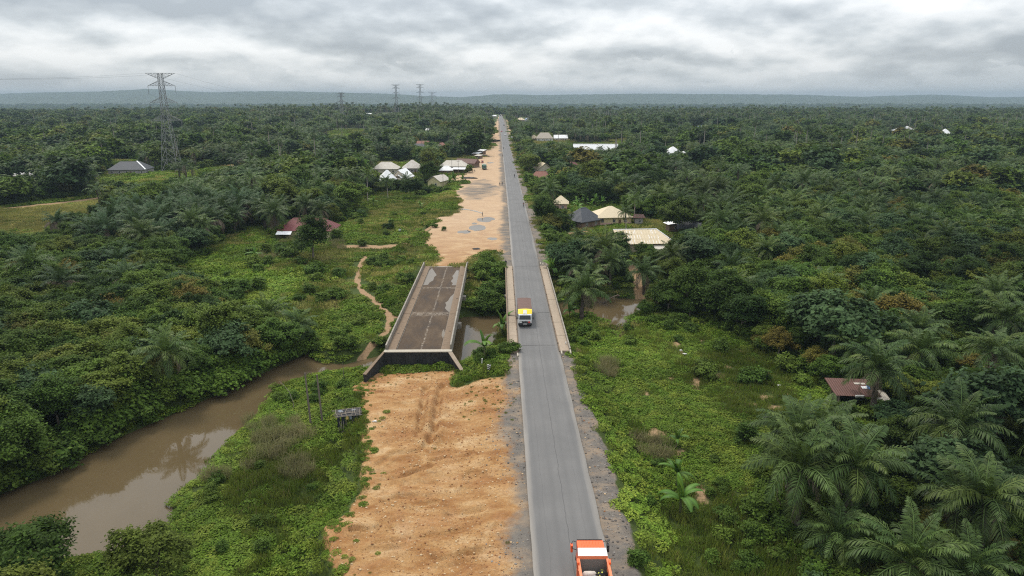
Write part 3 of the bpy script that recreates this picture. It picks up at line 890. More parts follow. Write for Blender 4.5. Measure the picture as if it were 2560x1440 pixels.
def crown_mesh(name, seed, m, rx=3.6, rz=2.8, zc=4.6, nclump=90, nleaf=75, ls=0.26, clump=0.85, flat=0.6, shell=0.55, lob=0.28, upb=0.35, yellow=0.0):
    rng = np.random.default_rng(seed)
    d = unit(rng.normal(size=(nclump, 3)))
    d[:, 2] = np.where(d[:, 2] < -0.35, -d[:, 2], d[:, 2])
    ph = rng.random(4) * 6.28
    a = np.arctan2(d[:, 1], d[:, 0])
    lobes = 1 + lob * (np.sin(2 * a + ph[0]) * 0.5 + np.sin(3 * a + ph[1]) * 0.5 + 0.6 * np.sin(4 * d[:, 2] + ph[2] + a)) + rng.normal(size=nclump) * 0.10
    rr = (shell + (1 - shell) * rng.random(nclump) ** 0.6) * lobes
    C = d * rr[:, None] * np.array([rx, rx, rz]) + np.array([0, 0, zc])
    C[:, 2] = np.maximum(C[:, 2], 0.25)
    ck = clump * (0.7 + 0.6 * rng.random(nclump))
    e = rng.normal(size=(nclump, nleaf, 3)) * 0.5
    e[..., 2] *= flat
    Pp = C[:, None, :] + e * ck[:, None, None]
    out = unit(Pp - np.array([0, 0, zc - rz * 0.6]))
    nn = unit(out * 0.55 + np.array([0, 0, upb + 0.35]) + rng.normal(size=Pp.shape) * 0.42)
    V, F = leaves(Pp.reshape(-1, 3), nn.reshape(-1, 3), ls * (0.65 + 0.7 * rng.random(nclump * nleaf)), rng, 0.6, 0.12)
    t = np.repeat(0.55 + 0.55 * rng.random(nclump), nleaf) + 0.22 * rng.normal(size=nclump * nleaf)
    t = np.clip(t, 0.26, 1.7)
    if yellow:
        pick = np.repeat(rng.random(nclump) < yellow, nleaf)
        t = np.where(pick, 1.9, t)
    return mesh_np(name, V, [F], [m], False, {'tint': np.repeat(t, 4)}), C

def trunk_mesh(name, seed, m, h=4.5, r=0.22, C=None, nb=7, lean=0.4):
    rng = random.Random(seed)
    g = G()
    pts = [(0, 0, -0.4)]
    ang = rng.random() * 6.28
    for k in range(1, 5):
        t = k / 4
        pts.append((lean * t * math.cos(ang) + rng.uniform(-.1, .1), lean * t * math.sin(ang) + rng.uniform(-.1, .1), h * t))
    g.tube(pts, [r * 1.25, r, r * 0.85, r * 0.7, r * 0.4], 7)
    if C is not None:
        for k in range(nb):
            c = C[rng.randrange(len(C))]
            i = rng.choice((2, 3, 3))
            a = Vector(pts[i])
            e = Vector(c)
            mid = a.lerp(e, 0.5) + Vector((0, 0, -0.3))
            g.tube([a, mid, e], [r * 0.45, r * 0.3, r * 0.12], 5)
    me = bpy.data.meshes.new(name)
    me.from_pydata(g.v, [], g.f)
    me.polygons.foreach_set('use_smooth', np.ones(len(me.polygons), bool))
    me.materials.append(m)
    return me

def frond_np(rng, L=5.2, el=60.0, droop=1.0, nl=26, lw=0.075, ll=0.85, dead=False, fluffy=0.5):
    """one palm leaf along +x from the origin; returns verts, quads, tint"""
    k = 9
    a = R(el)
    pts = [np.zeros(3)]
    for i in range(k):
        t = (i + 0.5) / k
        ang = a - droop * (t ** 1.3) * R(105)
        pts.append(pts[-1] + np.array([math.cos(ang), 0, math.sin(ang)]) * L / k)
    pts = np.array(pts)
    s = np.linspace(0.14, 0.995, nl)
    q = s * k
    i0 = np.minimum(q.astype(int), k - 1)
    fr = (q - i0)[:, None]
    base = pts[i0] * (1 - fr) + pts[i0 + 1] * fr
    tan = unit(pts[i0 + 1] - pts[i0])
    nor = np.stack([-tan[:, 2], np.zeros(nl), tan[:, 0]], 1)
    V, T, F = [], [], []
    prof = ll * np.clip(np.sin(np.pi * (0.12 + 0.86 * s)) ** 0.6, 0.15, 1)
    for sd in (-1, 1):
        fw = 0.55 + 0.35 * s + rng.normal(size=nl) * 0.10
        upv = rng.normal(size=nl) * 0.28 * fluffy + 0.12
        d = unit(tan * fw[:, None] + np.array([0, sd, 0]) * 1.0 + nor * upv[:, None])
        tip = base + d * prof[:, None] - np.array([0, 0, 1]) * (prof * (0.25 + 0.35 * droop))[:, None]
        mid = base + d * prof[:, None] * 0.5 - np.array([0, 0, 1]) * (prof * 0.05)[:, None]
        wv = tan * lw
        b0 = sum(len(v) for v in V)
        V.append(np.stack([base - wv * 0.6, mid - wv, tip, mid + wv], 1).reshape(-1, 3))
        F.append(np.arange(nl * 4).reshape(nl, 4) + b0)
        T.append(np.repeat(0.75 + 0.3 * rng.normal(size=nl), 4))
    # rachis
    b0 = sum(len(v) for v in V)
    w = np.linspace(0.075, 0.015, k + 1)
    rv = []
    for i in range(k + 1):
        rv += [pts[i] + (0, -w[i], 0), pts[i] + (0, 0, w[i]), pts[i] + (0, w[i], 0)]
    rf = []
    for i in range(k):
        for j in range(2):
            rf.append((b0 + i * 3 + j, b0 + i * 3 + j + 1, b0 + i * 3 + j + 4, b0 + i * 3 + j + 3))
    V.append(np.array(rv))
    F.append(np.array(rf))
    T.append(np.full(len(rv), 1.35))
    V, F, T = np.vstack(V), np.vstack(F), np.concatenate(T)
    T = np.clip(T, 0.28, 1.6)
    if dead:
        T[:] = 0.1
    return V, F, T

def rot_np(V, rz, tilt=0.0):
    c, s = math.cos(rz), math.sin(rz)
    Vv = V.copy()
    Vv[:, 0], Vv[:, 1] = V[:, 0] * c - V[:, 1] * s, V[:, 0] * s + V[:, 1] * c
    return Vv

def frond_plan(rng, n, kind, flat=0):
    """(azimuth, elevation, droop, length factor, dead) of each leaf of a palm"""
    out = []
    for i in range(n):
        t = (i + 0.5) / n
        az = i * 2.39996 + rng.normal() * 0.12
        if kind == 'coco':
            el, dr, lf = 78 - 95 * t + rng.normal() * 6, 0.55 + 0.45 * t + rng.normal() * 0.08, 0.85 + 0.2 * rng.random()
        else:
            el, dr, lf = 84 - 88 * t + rng.normal() * 6, 0.5 + 0.55 * t + rng.normal() * 0.10, (0.72 + 0.34 * math.sin(math.pi * (0.25 + 0.6 * t))) * (0.9 + 0.2 * rng.random())
        el -= flat * (1 - t)
        dead = kind == 'old' and t > 0.5 and rng.random() < 0.75 or kind == 'oil' and t > 0.80 and rng.random() < 0.6
        if dead:
            el -= 18
            dr += 0.15
        out.append((az, el, dr, lf, dead))
    return out

def palm_crown(name, seed, m, n=30, L=5.0, nl=24, lw=0.085, ll=0.85, kind='oil', zc=0.0, flat=0):
    rng = np.random.default_rng(seed)
    Vs, Fs, Ts = [], [], []
    b = 0
    for az, el, dr, lf, dead in frond_plan(rng, n, kind, flat):
        V, F, T = frond_np(rng, L * lf, el, dr, nl, lw, ll * (1.15 if kind == 'coco' else 1), dead, 0.9 if kind != 'coco' else 0.3)
        T = np.where(T > 0.2, np.clip(T * (0.8 + 0.4 * rng.random()), 0.28, 1.6), T)
        V = rot_np(V, az) + (0, 0, zc)
        Vs.append(V); Fs.append(F + b); Ts.append(T)
        b += len(V)
    return mesh_np(name, np.vstack(Vs), [np.vstack(Fs)], [m], False, {'tint': np.concatenate(Ts)})

def palm_trunk(name, seed, m, h, r=0.30, lean=0.3, rough=0.12):
    rng = np.random.default_rng(seed)
    n, k = 9, max(6, int(h * 2.2))
    ang = rng.random() * 6.28
    V, F = [], []
    for i in range(k + 1):
        t = i / k
        z = -0.5 + (h + 0.5) * t
        cx_, cy_ = lean * t * t * math.cos(ang), lean * t * t * math.sin(ang)
        rr = r * (1.15 - 0.3 * t) * (1 + (rough if i % 2 else -rough * 0.3)) * (1.25 if t > 0.86 else 1)
        for j in range(n):
            a = 6.283 * j / n + 0.3 * i
            q = rr * (1 + 0.12 * rng.normal())
            V.append((cx_ + q * math.cos(a), cy_ + q * math.sin(a), z))
    for i in range(k):
        for j in range(n):
            F.append((i * n + j, i * n + (j + 1) % n, (i + 1) * n + (j + 1) % n, (i + 1) * n + j))
    F.append(tuple(range(k * n, k * n + n)))
    me = bpy.data.meshes.new(name)
    me.from_pydata(V, [], F)
    me.materials.append(m)
    return me, (lean * math.cos(ang), lean * math.sin(ang))

# ---- leaf and bark materials
GREENS = [(0.022, 0.042, 0.008), (0.070, 0.112, 0.014), (0.040, 0.074, 0.012), (0.100, 0.130, 0.016), (0.028, 0.054, 0.011), (0.074, 0.120, 0.018), (0.130, 0.145, 0.022), (0.046, 0.086, 0.013), (0.090, 0.135, 0.018)]
M_LEAF = leafmat('tree_leaves', GREENS)
M_LEAFY = leafmat('yellowing_leaves', [(0.085, 0.085, 0.016), (0.10, 0.10, 0.018), (0.13, 0.10, 0.02)])
M_LEAFB = leafmat('blue_green_leaves', [(0.034, 0.064, 0.024), (0.046, 0.078, 0.030), (0.036, 0.062, 0.022)])
M_PALM = leafmat('palm_leaflets', [(0.028, 0.054, 0.014), (0.046, 0.078, 0.020), (0.060, 0.090, 0.022), (0.036, 0.062, 0.018), (0.074, 0.100, 0.022)], 0.15, (0.19, 0.15, 0.10), 0.5, 0.13)
M_PALMO = leafmat('old_palm_leaflets', [(0.038, 0.068, 0.026), (0.052, 0.080, 0.032), (0.042, 0.074, 0.030)], 0.15, (0.15, 0.115, 0.08), 0.55, 0.1)
M_BAN = leafmat('banana_leaves', [(0.058, 0.125, 0.018), (0.080, 0.155, 0.020), (0.050, 0.105, 0.018), (0.11, 0.180, 0.024)], 0.3, (0.16, 0.11, 0.05), 0.45, 0.18)
M_VINE = leafmat('creeper_leaves', [(0.098, 0.165, 0.018), (0.125, 0.195, 0.020), (0.108, 0.158, 0.022), (0.170, 0.212, 0.028)], 0.28)
M_GRASS = leafmat('long_grass', [(0.095, 0.140, 0.018), (0.125, 0.160, 0.022), (0.160, 0.178, 0.034), (0.105, 0.150, 0.024)], 0.3, (0.20, 0.15, 0.07))
M_DRYG = leafmat('dry_grass', [(0.30, 0.27, 0.085), (0.35, 0.30, 0.10), (0.24, 0.25, 0.075)], 0.35)
M_SEED = leafmat('seeding_grass', [(0.22, 0.19, 0.10), (0.26, 0.215, 0.11), (0.19, 0.19, 0.08)], 0.4)

def barkmat(name, c0, c1, s=3.0):
    m, nt, b = newmat(name)
    v = objvec(nt)
    mp = N(nt, 'ShaderNodeMapping', _Vector=v)
    mp.inputs['Scale'].default_value = (1, 1, 0.35)
    n = NOISE(nt, mp.outputs[0], s, 6, 0.7)
    setc(nt, b, MIX(nt, n, c0, c1))
    b.inputs['Roughness'].default_value = 0.95
    bump(nt, b, n, 0.7, 0.05)
    return m
M_BARK = barkmat('grey_bark', (0.10, 0.08, 0.06), (0.26, 0.22, 0.17))
M_PBARK = barkmat('palm_bark', (0.045, 0.035, 0.027), (0.14, 0.11, 0.085))
M_TBARK = barkmat('tall_palm_bark', (0.20, 0.17, 0.14), (0.36, 0.31, 0.26))
M_STEM = barkmat('green_stem', (0.05, 0.07, 0.025), (0.12, 0.11, 0.05))

# ---- near palm set: (trunk mesh, crown mesh, crown offset)
PALMS = []
for k, (h, kind, n, L) in enumerate([(5.5, 'oil', 34, 4.9), (7.0, 'oil', 32, 5.1), (4.2, 'oil', 30, 4.7), (6.2, 'oil', 36, 4.8), (9.0, 'coco', 22, 4.4), (11.5, 'coco', 20, 4.2), (6.0, 'old', 40, 4.8), (5.0, 'old', 38, 4.6)]):
    tr, off = palm_trunk('palm_trunk', 20 + k, M_PBARK if kind != 'coco' else M_TBARK, h, 0.36 if kind != 'coco' else 0.2, 0.35 if kind != 'coco' else 1.0)
    cr = palm_crown('palm_crown', 40 + k, M_PALMO if kind == 'old' else M_PALM, n - 6, L * 1.08, 26, 0.105, 1.0, kind)
    PALMS.append((tr, cr, (off[0], off[1], h), kind))
# far palm set, one mesh each: fewer, broader leaflets
FARP = []
for k, (h, kind, n, L, nl) in enumerate([(6.5, 'oil', 18, 5.0, 10), (8.0, 'oil', 17, 5.2, 10), (9.0, 'oil', 17, 4.8, 10), (6.0, 'oil', 18, 5.2, 10), (15.0, 'coco', 16, 3.2, 8), (18.0, 'coco', 15, 3.0, 8)]):
    tr, off = palm_trunk('palm', 60 + k, M_TBARK if h > 12 else M_PBARK, h, 0.22 if h > 12 else 0.32, 0.4, 0)
    cr = palm_crown('palm', 70 + k, M_PALM, n, L, nl, 0.20, 1.0, kind, 0.0, 24)
    bm = bmesh.new()
    bm.from_mesh(cr)
    bmesh.ops.translate(bm, verts=bm.verts, vec=(off[0], off[1], h))
    for f in bm.faces: f.material_index = 0
    nf = len(bm.faces)
    bm.from_mesh(tr)
    bm.faces.ensure_lookup_table()
    for f in bm.faces[nf:]: f.material_index = 1
    me = bpy.data.meshes.new('palm')
    bm.to_mesh(me)
    bm.free()
    me.materials.append(M_PALM)
    me.materials.append(M_TBARK if h > 12 else M_PBARK)
    FARP.append(me)

# ---- broadleaf sets
TREES = []
for k, (rx, rz, zc, ncl, ml, ls, tm) in enumerate([(3.6, 2.7, 4.2, 130, 110, 0.19, 0), (3.2, 2.6, 4.6, 120, 110, 0.18, 0), (4.2, 2.5, 4.0, 150, 105, 0.20, 0), (3.0, 3.3, 4.8, 120, 110, 0.18, 0),
                                                 (3.9, 2.3, 4.6, 110, 75, 0.26, 2), (3.4, 2.6, 4.0, 120, 105, 0.18, 1), (3.8, 2.9, 4.4, 130, 105, 0.20, 0)]):
    cm, C = crown_mesh('crown', 100 + k, (M_LEAF, M_LEAFY, M_LEAFB)[tm], rx, rz, zc, ncl, ml, ls, 0.85, 0.55, 0.6, 0.34)
    TREES.append((trunk_mesh('trunk', 200 + k, M_BARK, zc, 0.2, C), cm))
FART = []
for k, (rx, rz, zc, ncl, ml, ls, tm) in enumerate([(3.6, 2.8, 4.4, 60, 22, 0.55, 0), (4.2, 2.6, 4.2, 64, 22, 0.58, 0), (3.2, 3.2, 5.0, 56, 22, 0.52, 0), (3.8, 2.6, 4.4, 60, 22, 0.55, 1), (4.0, 2.8, 4.6, 60, 22, 0.56, 2), (3.9, 2.7, 4.0, 60, 22, 0.55, 0)]):
    cm, C = crown_mesh('tree', 130 + k, (M_LEAF, M_LEAFY, M_LEAFB)[tm], rx, rz, zc, ncl, ml, ls, 1.0)
    FART.append(cm)
# ---- shrubs
M_SHRUB = leafmat('shrub_leaves', [(0.050, 0.090, 0.014), (0.075, 0.120, 0.016), (0.060, 0.100, 0.016), (0.095, 0.135, 0.020)])
SHRUBS = []
for k, (rx, rz, zc, ncl, ml, ls, tm) in enumerate([(1.5, 1.1, 1.0, 42, 46, 0.19, 0), (1.9, 1.2, 1.0, 50, 46, 0.20, 0), (1.3, 1.4, 1.2, 38, 46, 0.18, 0), (1.8, 1.0, 0.9, 46, 44, 0.19, 1), (1.6, 1.2, 1.1, 42, 44, 0.21, 2)]):
    cm, C = crown_mesh('foliage', 160 + k, (M_SHRUB, M_LEAFY, M_LEAFB)[tm], rx, rz, zc, ncl, ml, ls, 0.55, 0.7, 0.35)
    SHRUBS.append((cm, trunk_mesh('stem', 260 + k, M_BARK, 1.0, 0.06, C, 5, 0.1)))

# ---- ground cover patches
def cover_patch(name, seed, m, rad=1.1, n=230, ls=0.13, hh=0.45):
    rng = np.random.default_rng(seed)
    a, r = rng.random(n) * 6.283, rad * np.sqrt(rng.random(n))
    x, y = r * np.cos(a), r * np.sin(a)
    hb = hh * (0.35 + 0.65 * vn(x * 1.7 + seed * 3.1, y * 1.7)) * (1 - 0.5 * (r / rad) ** 3)
    z = hb * (0.25 + 0.75 * rng.random(n) ** 0.5)
    nn = unit(np.stack([rng.normal(size=n) * 0.45, rng.normal(size=n) * 0.45, np.ones(n)], 1))
    V, F = leaves(np.stack([x, y, z], 1), nn, ls * (0.6 + 0.8 * rng.random(n)), rng, 0.62, 0.1)
    t = np.clip(0.8 + 0.3 * rng.normal(size=n), 0.3, 1.7)
    return mesh_np(name, V, [F], [m], False, {'tint': np.repeat(t, 4)})
def grass_patch(name, seed, m, rad=0.8, n=130, h=0.7, w=0.022, lean=0.45, dead=0.06):
    rng = np.random.default_rng(seed)
    a, r = rng.random(n) * 6.283, rad * np.sqrt(rng.random(n))
    b = np.stack([r * np.cos(a), r * np.sin(a), np.full(n, -0.05)], 1)
    la = rng.random(n) * 6.283
    d = np.stack([np.cos(la), np.sin(la), np.zeros(n)], 1)
    hh = h * (0.5 + 0.7 * rng.random(n))[:, None]
    le = (lean * rng.random(n))[:, None]
    sdv = np.stack([-d[:, 1], d[:, 0], np.zeros(n)], 1) * w
    up = np.array([0, 0, 1.0])
    mid = b + up * hh * 0.6 + d * hh * le * 0.4
    tip = b + up * hh * (1 - 0.3 * le) + d * hh * le * 1.2
    V = np.stack([b - sdv, mid - sdv, tip, mid + sdv], 1).reshape(-1, 3)
    t = np.clip(0.85 + 0.25 * rng.normal(size=n), 0.3, 1.6)
    t[rng.random(n) < dead] = 0.1
    return mesh_np(name, V, [np.arange(n * 4).reshape(n, 4)], [m], False, {'tint': np.repeat(t, 4)})
COVER = [cover_patch('creeper', 300 + k, M_VINE, 1.15, 210, 0.13, (0.4, 0.55, 0.3)[k % 3]) for k in range(5)]
COVERF = [cover_patch('creeper', 310 + k, M_VINE, 2.6, 260, 0.30, (0.9, 1.3, 0.7)[k % 3]) for k in range(4)]
GRASS = [grass_patch('grass', 320 + k, M_GRASS, 0.9, 150, (0.6, 0.8, 1.0)[k % 3], 0.03) for k in range(4)]
GRASSF = [grass_patch('grass', 325 + k, (M_GRASS, M_DRYG)[k % 2], 2.4, 170, 1.0, 0.09) for k in range(4)]
DRYG = [grass_patch('dry_grass', 330 + k, M_DRYG, 2.2, 170, 0.7, 0.08, 0.6) for k in range(3)]
SEEDG = [grass_patch('seed_grass', 336 + k, M_SEED, 1.3, 260, 1.7, 0.02, 0.7, 0.0) for k in range(3)]

# ---- banana: each leaf a mesh of its own, shared between plants
def banana_leaf(name, seed, L=2.2, w=0.30, el=60, dr=0.9):
    rng = np.random.default_rng(seed)
    k = 8
    pts = [np.zeros(3)]
    for i in range(k):
        ang = R(el) - dr * ((i + 0.5) / k) ** 1.4 * R(100)
        pts.append(pts[-1] + np.array([math.cos(ang), 0, math.sin(ang)]) * L / k)
    V, F, T = [], [], []
    for i, p in enumerate(pts):
        s = i / k
        ww = w * (0.12 if s < 0.12 else math.sin(math.pi * min(0.97, 0.12 + 0.85 * s)) ** 0.6) * (0.9 + 0.2 * rng.random())
        V += [p + (0, -ww, -0.10 * ww + 0.05 * ww * rng.normal()), p + (0, -ww * 0.5, 0.16 * ww), p, p + (0, ww * 0.5, 0.16 * ww), p + (0, ww, -0.10 * ww + 0.05 * ww * rng.normal())]
        T += [0.8, 0.95, 1.5, 0.95, 0.8]
    for i in range(k):
        for j in range(4):
            F.append((i * 5 + j, i * 5 + j + 1, i * 5 + j + 6, i * 5 + j + 5))
    return mesh_np(name, np.array(V), [np.array(F)], [M_BAN], False, {'tint': np.array(T) * (0.85 + 0.3 * rng.random())})
BLEAF = [banana_leaf('leaf', 400 + k, L, w, el, dr) for k, (L, w, el, dr) in enumerate([(2.3, 0.30, 78, 0.6), (2.5, 0.32, 62, 0.9), (2.4, 0.30, 48, 1.0), (2.0, 0.28, 84, 0.25), (2.2, 0.30, 30, 1.0)])]
def stem_mesh(h, r):
    g = G().tube([(0, 0, -0.2), (0.03, 0, h * 0.5), (0.05, 0.03, h)], [r, r * 0.85, r * 0.55], 8)
    me = bpy.data.meshes.new('stem')
    me.from_pydata(g.v, [], g.f)
    me.materials.append(M_STEM)
    return me
BSTEM = stem_mesh(1.7, 0.13)
def joined(name, parts, mats):
    """one mesh out of (mesh, matrix, material slot)"""
    bm = bmesh.new()
    for me, mt, s in parts:
        n0 = len(bm.faces)
        tmp = me.copy()
        tmp.transform(mt)
        bm.from_mesh(tmp)
        bpy.data.meshes.remove(tmp)
        bm.faces.ensure_lookup_table()
        for f in bm.faces[n0:]: f.material_index = s
    out = bpy.data.meshes.new(name)
    bm.to_mesh(out)
    bm.free()
    for m in mats: out.materials.append(m)
    return out
def banana_plan(seed, n=9):
    rng = random.Random(seed)
    return [(BLEAF[(i * 3 + seed) % 5] if i else BLEAF[3], i * 2.4 + rng.uniform(-.3, .3), 0.8 + 0.35 * rng.random()) for i in range(n)]
FARB = [joined('banana', [(BSTEM, Matrix.Identity(4), 1)] + [(m_, Matrix.Translation((0.04, 0.02, 1.6)) @ Matrix.Rotation(a, 4, 'Z') @ Matrix.Scale(s, 4), 0) for m_, a, s in banana_plan(k, 8)], [M_BAN, M_STEM]) for k in range(3)]

# ------------------------------------------------------------------ scattering by geometry nodes (for what nobody could count)
SRC = bpy.data.collections.new('plant_stock')
def scatter(name, kinds, pts, rz, scl, idx, label=None, cat=None, tilt=None):
    c = bpy.data.collections.new(name + '_stock')
    for k, me in enumerate(kinds):
        o = bpy.data.objects.new('%s_stock_%02d' % (name, k), me)
        c.objects.link(o)
    n = len(pts)
    me = bpy.data.meshes.new(name)
    me.vertices.add(n)
    me.vertices.foreach_set('co', np.asarray(pts, np.float32).ravel())
    rot = np.zeros((n, 3), np.float32)
    rot[:, 2] = rz
    if tilt is not None: rot[:, :2] = tilt
    a = me.attributes.new('rot', 'FLOAT_VECTOR', 'POINT'); a.data.foreach_set('vector', rot.ravel())
    sc3 = np.asarray(scl, np.float32)
    if sc3.ndim == 1: sc3 = np.repeat(sc3[:, None], 3, 1)
    a = me.attributes.new('scl', 'FLOAT_VECTOR', 'POINT'); a.data.foreach_set('vector', sc3.ravel())
    a = me.attributes.new('idx', 'INT', 'POINT'); a.data.foreach_set('value', np.asarray(idx, np.int32))
    o = link_obj(name, me)
    ng = bpy.data.node_groups.new(name + '_nodes', 'GeometryNodeTree')
    ng.interface.new_socket('Geometry', in_out='INPUT', socket_type='NodeSocketGeometry')
    ng.interface.new_socket('Geometry', in_out='OUTPUT', socket_type='NodeSocketGeometry')
    gi, go = ng.nodes.new('NodeGroupInput'), ng.nodes.new('NodeGroupOutput')
    ci = ng.nodes.new('GeometryNodeCollectionInfo')
    ci.inputs['Collection'].default_value = c
    ci.inputs['Separate Children'].default_value = True
    ci.inputs['Reset Children'].default_value = True
    ip = ng.nodes.new('GeometryNodeInstanceOnPoints')
    ip.inputs['Pick Instance'].default_value = True
    def attr(nm, typ):
        x = ng.nodes.new('GeometryNodeInputNamedAttribute')
        x.data_type = typ
        x.inputs['Name'].default_value = nm
        return x.outputs[0]
    ng.links.new(gi.outputs[0], ip.inputs['Points'])
    ng.links.new(ci.outputs[0], ip.inputs['Instance'])
    ng.links.new(attr('idx', 'INT'), ip.inputs['Instance Index'])
    e2r = ng.nodes.new('FunctionNodeEulerToRotation')
    ng.links.new(attr('rot', 'FLOAT_VECTOR'), e2r.inputs[0])
    ng.links.new(e2r.outputs[0], ip.inputs['Rotation'])
    ng.links.new(attr('scl', 'FLOAT_VECTOR'), ip.inputs['Scale'])
    ng.links.new(ip.outputs[0], go.inputs[0])
    md = o.modifiers.new('scatter', 'NODES')
    md.node_group = ng
    return tag(o, label, cat, None, 'stuff')
